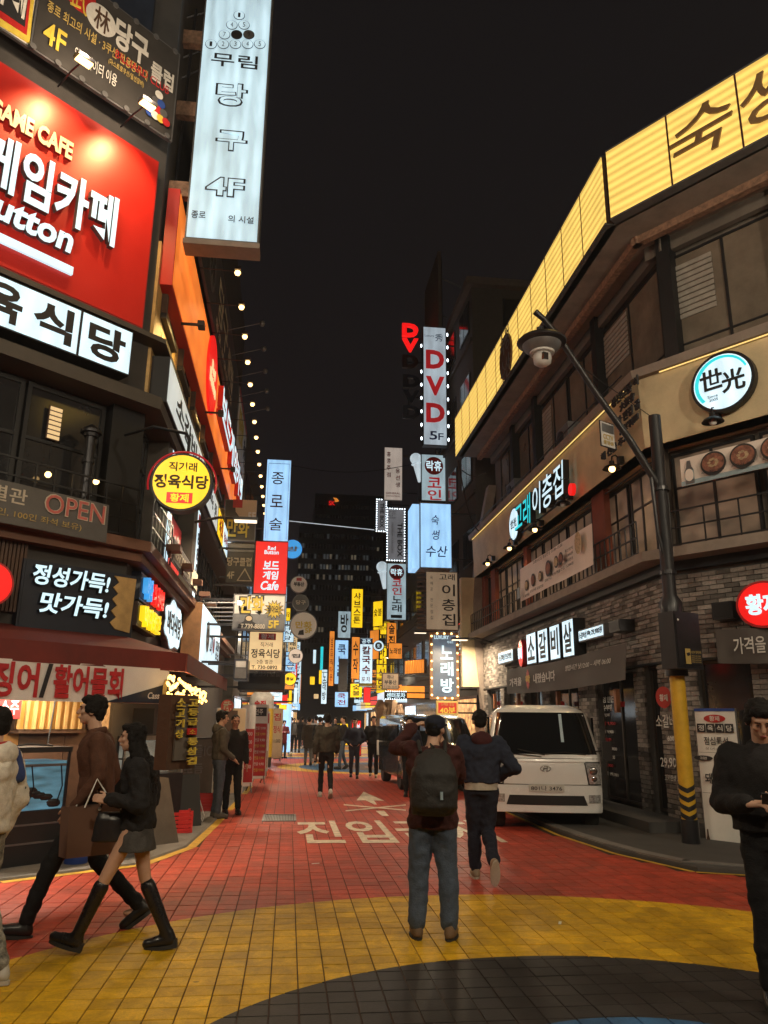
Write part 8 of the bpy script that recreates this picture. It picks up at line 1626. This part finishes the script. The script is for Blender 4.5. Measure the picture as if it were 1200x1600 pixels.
def patch(F, z0, z1, xl, xr, o=.006, nz=8, nx=12):
    b = MB()
    for j in range(nz + 1):
        z = z0 + (z1 - z0) * j / nz
        for i in range(nx + 1): x = xl(j / nz) + (xr(j / nz) - xl(j / nz)) * i / nx; b.v.append(F(x, z, o))
    for j in range(nz):
        for i in range(nx): q = j * (nx + 1) + i; b.f.append((q, q + 1, q + nx + 2, q + nx + 1))
    return b
def wheel(parent, x, y, rad, w=.2, rim='grey_metal'):
    m = Matrix.Translation((x, y, rad)) @ Matrix.Rotation(HP, 4, 'Y')
    t = MB().lathe([(rad * .62, -w / 2), (rad * .9, -w / 2), (rad, -w * .32), (rad, w * .32), (rad * .9, w / 2), (rad * .62, w / 2)], 28, m).build('wheel', 'tyre', parent, smooth=True)
    o = MB().lathe([(0.03, -w * .42), (rad * .3, -w * .45), (rad * .6, -w * .40), (rad * .6, w * .40), (rad * .3, w * .45), (.03, w * .42)], 20, m).build('rim', rim, None, smooth=True); o.parent = t
pm('tyre', (.015, .015, .015), .85, 0, .2, 20, bump=.4); pm('truck_white', (.74, .74, .73), .25, 0, .05, 2, spec=.6, coat=.5); pm('truck_dark', (.01, .01, .011), .4); pm('windscreen', (.008, .009, .01), .04, 0, .1, 2, spec=.9, coat=.6); pm('lamp_glass', (.5, .5, .5), .08, .5, .6, 30); pm('chrome', (.45, .45, .45), .15, 1.0); pm('plate_white', (.5, .49, .45), .5)
g = on_z(838, 1293); TR = root('truck', 'white light truck parked facing the camera beside the brick shop', 'truck', (g.x + .03, g.y - .5, 0.0), R(-12))
TR.scale = (1.05, 1.0, .985)
fy = lambda z: (0.0 if z < .95 else (z - .95) * .16 if z < 1.12 else .027 + (z - 1.12) * .52) + (max(0, z - 1.86) * 2.2)
hw = lambda z: .84 + .02 * min(1, (z - .3) / .4) - max(0, z - 1.15) * .19 - (max(0, z - 1.80) ** 1.5) * 3.2
zs = [.28, .34, .44, .55, .7, .85, .95, 1.05, 1.12, 1.2, 1.35, 1.5, 1.65, 1.78, 1.86, 1.9, 1.935, 1.955]
b, TF = shell(fy, hw, zs, .15, .06, 1.75); b.build('cab', 'truck_white', TR, smooth='all')
patch(TF, 1.17, 1.83, lambda t: -.795 + .115 * t, lambda t: .795 - .115 * t, .006, 10, 24).build('windscreen', 'windscreen', TR, smooth='all')
for z0, z1, x0, x1, nm, mt in ((.29, .58, -.82, .82, 'bumper', 'truck_white'), ):
    patch(TF, z0, z1 + .08, lambda t: -.84, lambda t: .84, .035, 6, 30).build(nm, mt, TR, smooth='all')
patch(TF, .40, .545, lambda t: -.60 + .05 * t, lambda t: .60 - .05 * t, .045, 3, 14).build('grille', 'truck_dark', TR)
for sx in (-1, 1):
    a = (lambda t, s=sx: s * .83 if s < 0 else .60 + .05 * (1 - t)); c = (lambda t, s=sx: s * .83 if s > 0 else -.60 - .05 * (1 - t))
    patch(TF, .70, 1.06, (lambda t, a=a, s=sx: a(t) - (.02 if s > 0 else 0)), (lambda t, c=c, s=sx: c(t) + (.02 if s < 0 else 0)), .008, 8, 6).build('lamp_bezel', 'truck_dark', TR, smooth='all'); patch(TF, .72, 1.04, a, c, .014, 8, 6).build('headlight', 'lamp_glass', TR, smooth='all')
    h_ = MB().ball(TF(sx * .71, .92, .014), .065, 12, (1, .3, 1)).build('reflector', 'chrome', TR, smooth='all'); MB().ball(TF(sx * .72, .80, .014), .045, 12, (1, .3, 1)).build('reflector', 'chrome', TR, smooth='all')
    patch(TF, .44, .56, lambda t, s=sx: min(s * .62, s * .80), lambda t, s=sx: max(s * .62, s * .80), .05, 3, 4).build('fog_light', 'lamp_glass', TR)
    MB().tube([TF(sx * .78, 1.22, 0), TF(sx * .78, 1.22, 0) + V((sx * .16, -.06, .02))], .012, 6).build('mirror_arm', 'truck_dark', TR)
    MB().box(sx * .93 - .07, -.02, 1.08, sx * .93 + .07, .05, 1.38).build('mirror', 'truck_dark', TR)
    wheel(TR, sx * .70, .55, .30); wheel(TR, sx * .66, 2.9, .30)
    # side window and A pillar gap
    q = MB(); x = sx * .80; q.box(min(x, x + sx * .035), .55, 1.2, max(x, x + sx * .035), 1.35, 1.75).build('side_window', 'windscreen', TR)
MB().tube([TF(-.5, 1.17, .02), TF(-.15, 1.145, .03), TF(-.05, 1.13, .03)], .007, 5).build('wiper', 'truck_dark', TR); MB().tube([TF(-.05, 1.17, .03), TF(.3, 1.2, .028), TF(.62, 1.17, .03)], .009, 5).build('wiper', 'truck_dark', TR); MB().tube([TF(.0, 1.16, .03), TF(-.4, 1.24, .028)], .009, 5).build('wiper', 'truck_dark', TR)
for z in (1.105, .705): MB().tube([TF(x / 10, z, .006) for x in range(-8, 9)], .004, 4).build('seam', 'truck_dark', TR)
for z in (1.04,): MB().tube([TF(x / 20, z + .015, .012) for x in range(-12, 13)], .006, 5).build('crease', 'truck_white', TR)
s = Sign('x', 'x', (0, 0, 0), 0, .52, .11, body=False); MB().box(0, 0, 0, .52, .012, .11).build('number_plate', 'plate_white', s.r); s.y = -.001; s.text('801나 3476', .06, .18, .94, .84, 'ink', .01, .002, name='number'); under(s, TR, Matrix.Translation(TF(-.26, .60, .06)))
em_c = TF(0, .95, .015); MB().tube([em_c + V((.075 * math.cos(t), 0, .042 * math.sin(t))) for t in [2 * math.pi * i / 20 for i in range(21)]], .006, 6).build('emblem', 'chrome', TR, smooth='all')
MB().tube([em_c + V((-.035, 0, -.03)), em_c + V((-.015, 0, .033))], .006, 6).build('emblem', 'chrome', TR); MB().tube([em_c + V((.018, 0, -.033)), em_c + V((.035, 0, .03))], .006, 6).build('emblem', 'chrome', TR); MB().tube([em_c + V((-.028, 0, -.006)), em_c + V((.03, 0, .006))], .006, 6).build('emblem', 'chrome', TR)
s = Sign('x', 'x', (0, 0, 0), 0, .05, .5, body=False); MB().box(0, 0, 0, .045, .004, .5).build('windscreen_strip', 'lit_blue' if False else pm('strip_blue', (.4, .52, .6), .5), s.r); under(s, TR, Matrix.Translation(TF(.27, 1.36, .02)) @ Matrix.Rotation(R(-27), 4, 'X'))
MB().box(-.82, 1.8, .55, .82, 4.4, .62).build('bed', 'truck_white', TR); MB().box(-.82, 1.8, .625, -.78, 4.4, 1.0).build('bed_side', 'truck_white', TR); MB().box(.78, 1.8, .625, .82, 4.4, 1.0).build('bed_side', 'truck_white', TR); MB().box(-.78, 1.8, .625, .78, 1.85, 1.6).build('headboard', 'truck_white', TR); MB().box(-.6, .3, .28, .6, 4.3, .5).build('chassis', 'truck_dark', TR)
# dark van behind
pm('van_paint', (.02, .021, .024), .22, .3, .05, 2, spec=.6, coat=.6)
g = on_z(690, 1243); VN = root('van', 'black van parked behind the white truck, facing the camera', 'van', (3.75, g.y + .6, 0), R(2))
fy2 = lambda z: .02 if z < .75 else (z - .75) * .35 if z < .95 else .07 + (z - .95) * 1.15 if z < 1.1 else .2425 + (z - 1.1) * .9 + max(0, z - 1.72) * 4
hw2 = lambda z: .93 - max(0, z - .95) * .18 - max(0, z - 1.7) * 1.2
b, VF = shell(fy2, hw2, [.28, .35, .5, .7, .85, .95, 1.02, 1.1, 1.25, 1.4, 1.55, 1.7, 1.76, 1.8], .2, .12, 4.4); b.build('body', 'van_paint', VN, smooth='all')
patch(VF, 1.14, 1.68, lambda t: -.82 + .1 * t, lambda t: .82 - .1 * t, .006, 8, 20).build('windscreen', 'windscreen', VN, smooth='all')
for sx in (-1, 1):
    patch(VF, .68, .85, lambda t, s=sx: min(s * .5, s * .88), lambda t, s=sx: max(s * .5, s * .88), .01, 5, 6).build('headlight', 'lamp_glass', VN, smooth='all'); MB().ball((sx * 1.02, .75, 1.12), .11, 12, (1, .5, .8)).build('mirror', 'van_paint', VN, smooth='all'); wheel(VN, sx * .82, .95, .33, .22); wheel(VN, sx * .82, 3.7, .33, .22)
    MB().box(min(sx * .86, sx * .9), 1.4, 1.1, max(sx * .86, sx * .9), 3.9, 1.55).build('side_window', 'windscreen', VN)
patch(VF, .5, .66, lambda t: -.45, lambda t: .45, .02, 3, 8).build('grille', 'truck_dark', VN); MB().box(-.26, -.05, .4, .26, -.035, .5).build('number_plate', 'plate_white', VN)
# ================================================================ ADDED LAMPS THAT LIGHT THE PLACE
em('added_lamp_glow', (1.0, .8, .5), 12, 0.05)
def added_plaza_lamp(x, y, rz, label, power, h=7.5, col=(1, .84, .60)):  # unseen globe lamps added as fill light for foreground and facades
    r = root('street_lamp', label, 'street lamp', (x, y, 0), rz, None)
    MB().tube([(0, 0, 0), (0, 0, 1.0), (0, 0, h - .4)], [.11, .09, .06], 14).build('pole', 'pole_paint', r, smooth=True)
    MB().lathe([(.06, h - .45), (.12, h - .4), (.16, h - .36)], 16).build('collar', 'pole_paint', r, smooth=True); MB().ball((0, 0, h), .27, 20).build('globe', 'added_lamp_glow', r, smooth='all'); MB().lathe([(.2, h + .36), (.12, h + .40), (.03, h + .5)], 16).build('finial', 'pole_paint', r, smooth=True)
    l = bpy.data.lights.new('lamp_light', 'POINT'); l.energy = power; l.color = col; l.shadow_soft_size = .34; o = bpy.data.objects.new('lamp_light', l); COL.objects.link(o); o.parent = r; o.location = (0, 0, h); return r
added_plaza_lamp(-4.6, 1.0, R(60), 'street lamp standing behind the camera on the left of the plaza', 2500)
added_plaza_lamp(7.6, 1.6, R(-70), 'street lamp standing behind the camera on the right of the plaza', 3300)
added_plaza_lamp(1.5, -6.0, R(180), 'street lamp farther behind the camera facing the junction', 5600, 9.0)

em('tube_glow', (1.0, .82, .6), 1.6, 0.05)
def wall_lamp(side, x, y, z, label, power, col=(1, .78, .52)):  # facade lamps added to brighten the middle of the street
    r = root('added_wall_lamp', label, 'street lamp', (x, y, z), HP if side < 0 else -HP, 'slim street lamps fixed to the facades')
    MB().tube([(0, 0, 0), (0, -.5, .12), (0, -.9, .12)], .03, 8).build('arm', 'pole_paint', r, smooth=True)
    MB().box(-.12, -1.3, .07, .12, -.8, .13).build('head', 'pole_paint', r); MB().box(-.10, -1.28, .045, .10, -.82, .066).build('lens', 'tube_glow', r)
    area('lamp_light', r, (0, -1.05, .03), (0, -1.6, -5), power, .2, .46, col)
W_ = [(-1, -2.1, 16.0, 5.6, 'nearest slim lamp on the left facade above the signs', 220), (1, 6.2, 23.6, 4.0, 'slim lamp at the far end of the brick facade', 300), (-1, -2.1, 25.0, 5.2, 'slim lamp on the left facade beside the red cafe sign', 260), (1, 6.2, 31.0, 5.0, 'slim lamp on the right facade past the karaoke sign', 300),
      (-1, -1.9, 36.0, 5.2, 'slim lamp on the left facade in the middle distance', 300), (1, 6.6, 44.0, 5.0, 'slim lamp on the right facade deep in the street', 300), (-1, -1.0, 56.0, 5.2, 'farthest slim lamp on the left facade', 300)]
for a in W_: wall_lamp(*a)
# night air
hz = MB().box(-45, -14, -1.2, 55, 190, 52).build('haze', 'black_paint'); hz['kind'] = 'stuff'
m = bpy.data.materials.new('haze'); m.use_nodes = True; nt = m.node_tree; nt.nodes.remove(nt.nodes['Principled BSDF'])
v = nt.nodes.new('ShaderNodeVolumePrincipled'); v.inputs['Density'].default_value = 0.0010; v.inputs['Color'].default_value = (.85, .85, .9, 1); v.inputs['Anisotropy'].default_value = 0.35
nt.links.new(v.outputs[0], nt.nodes['Material Output'].inputs['Volume']); hz.data.materials.clear(); hz.data.materials.append(m)
bpy.data.scenes.remove(TMP)
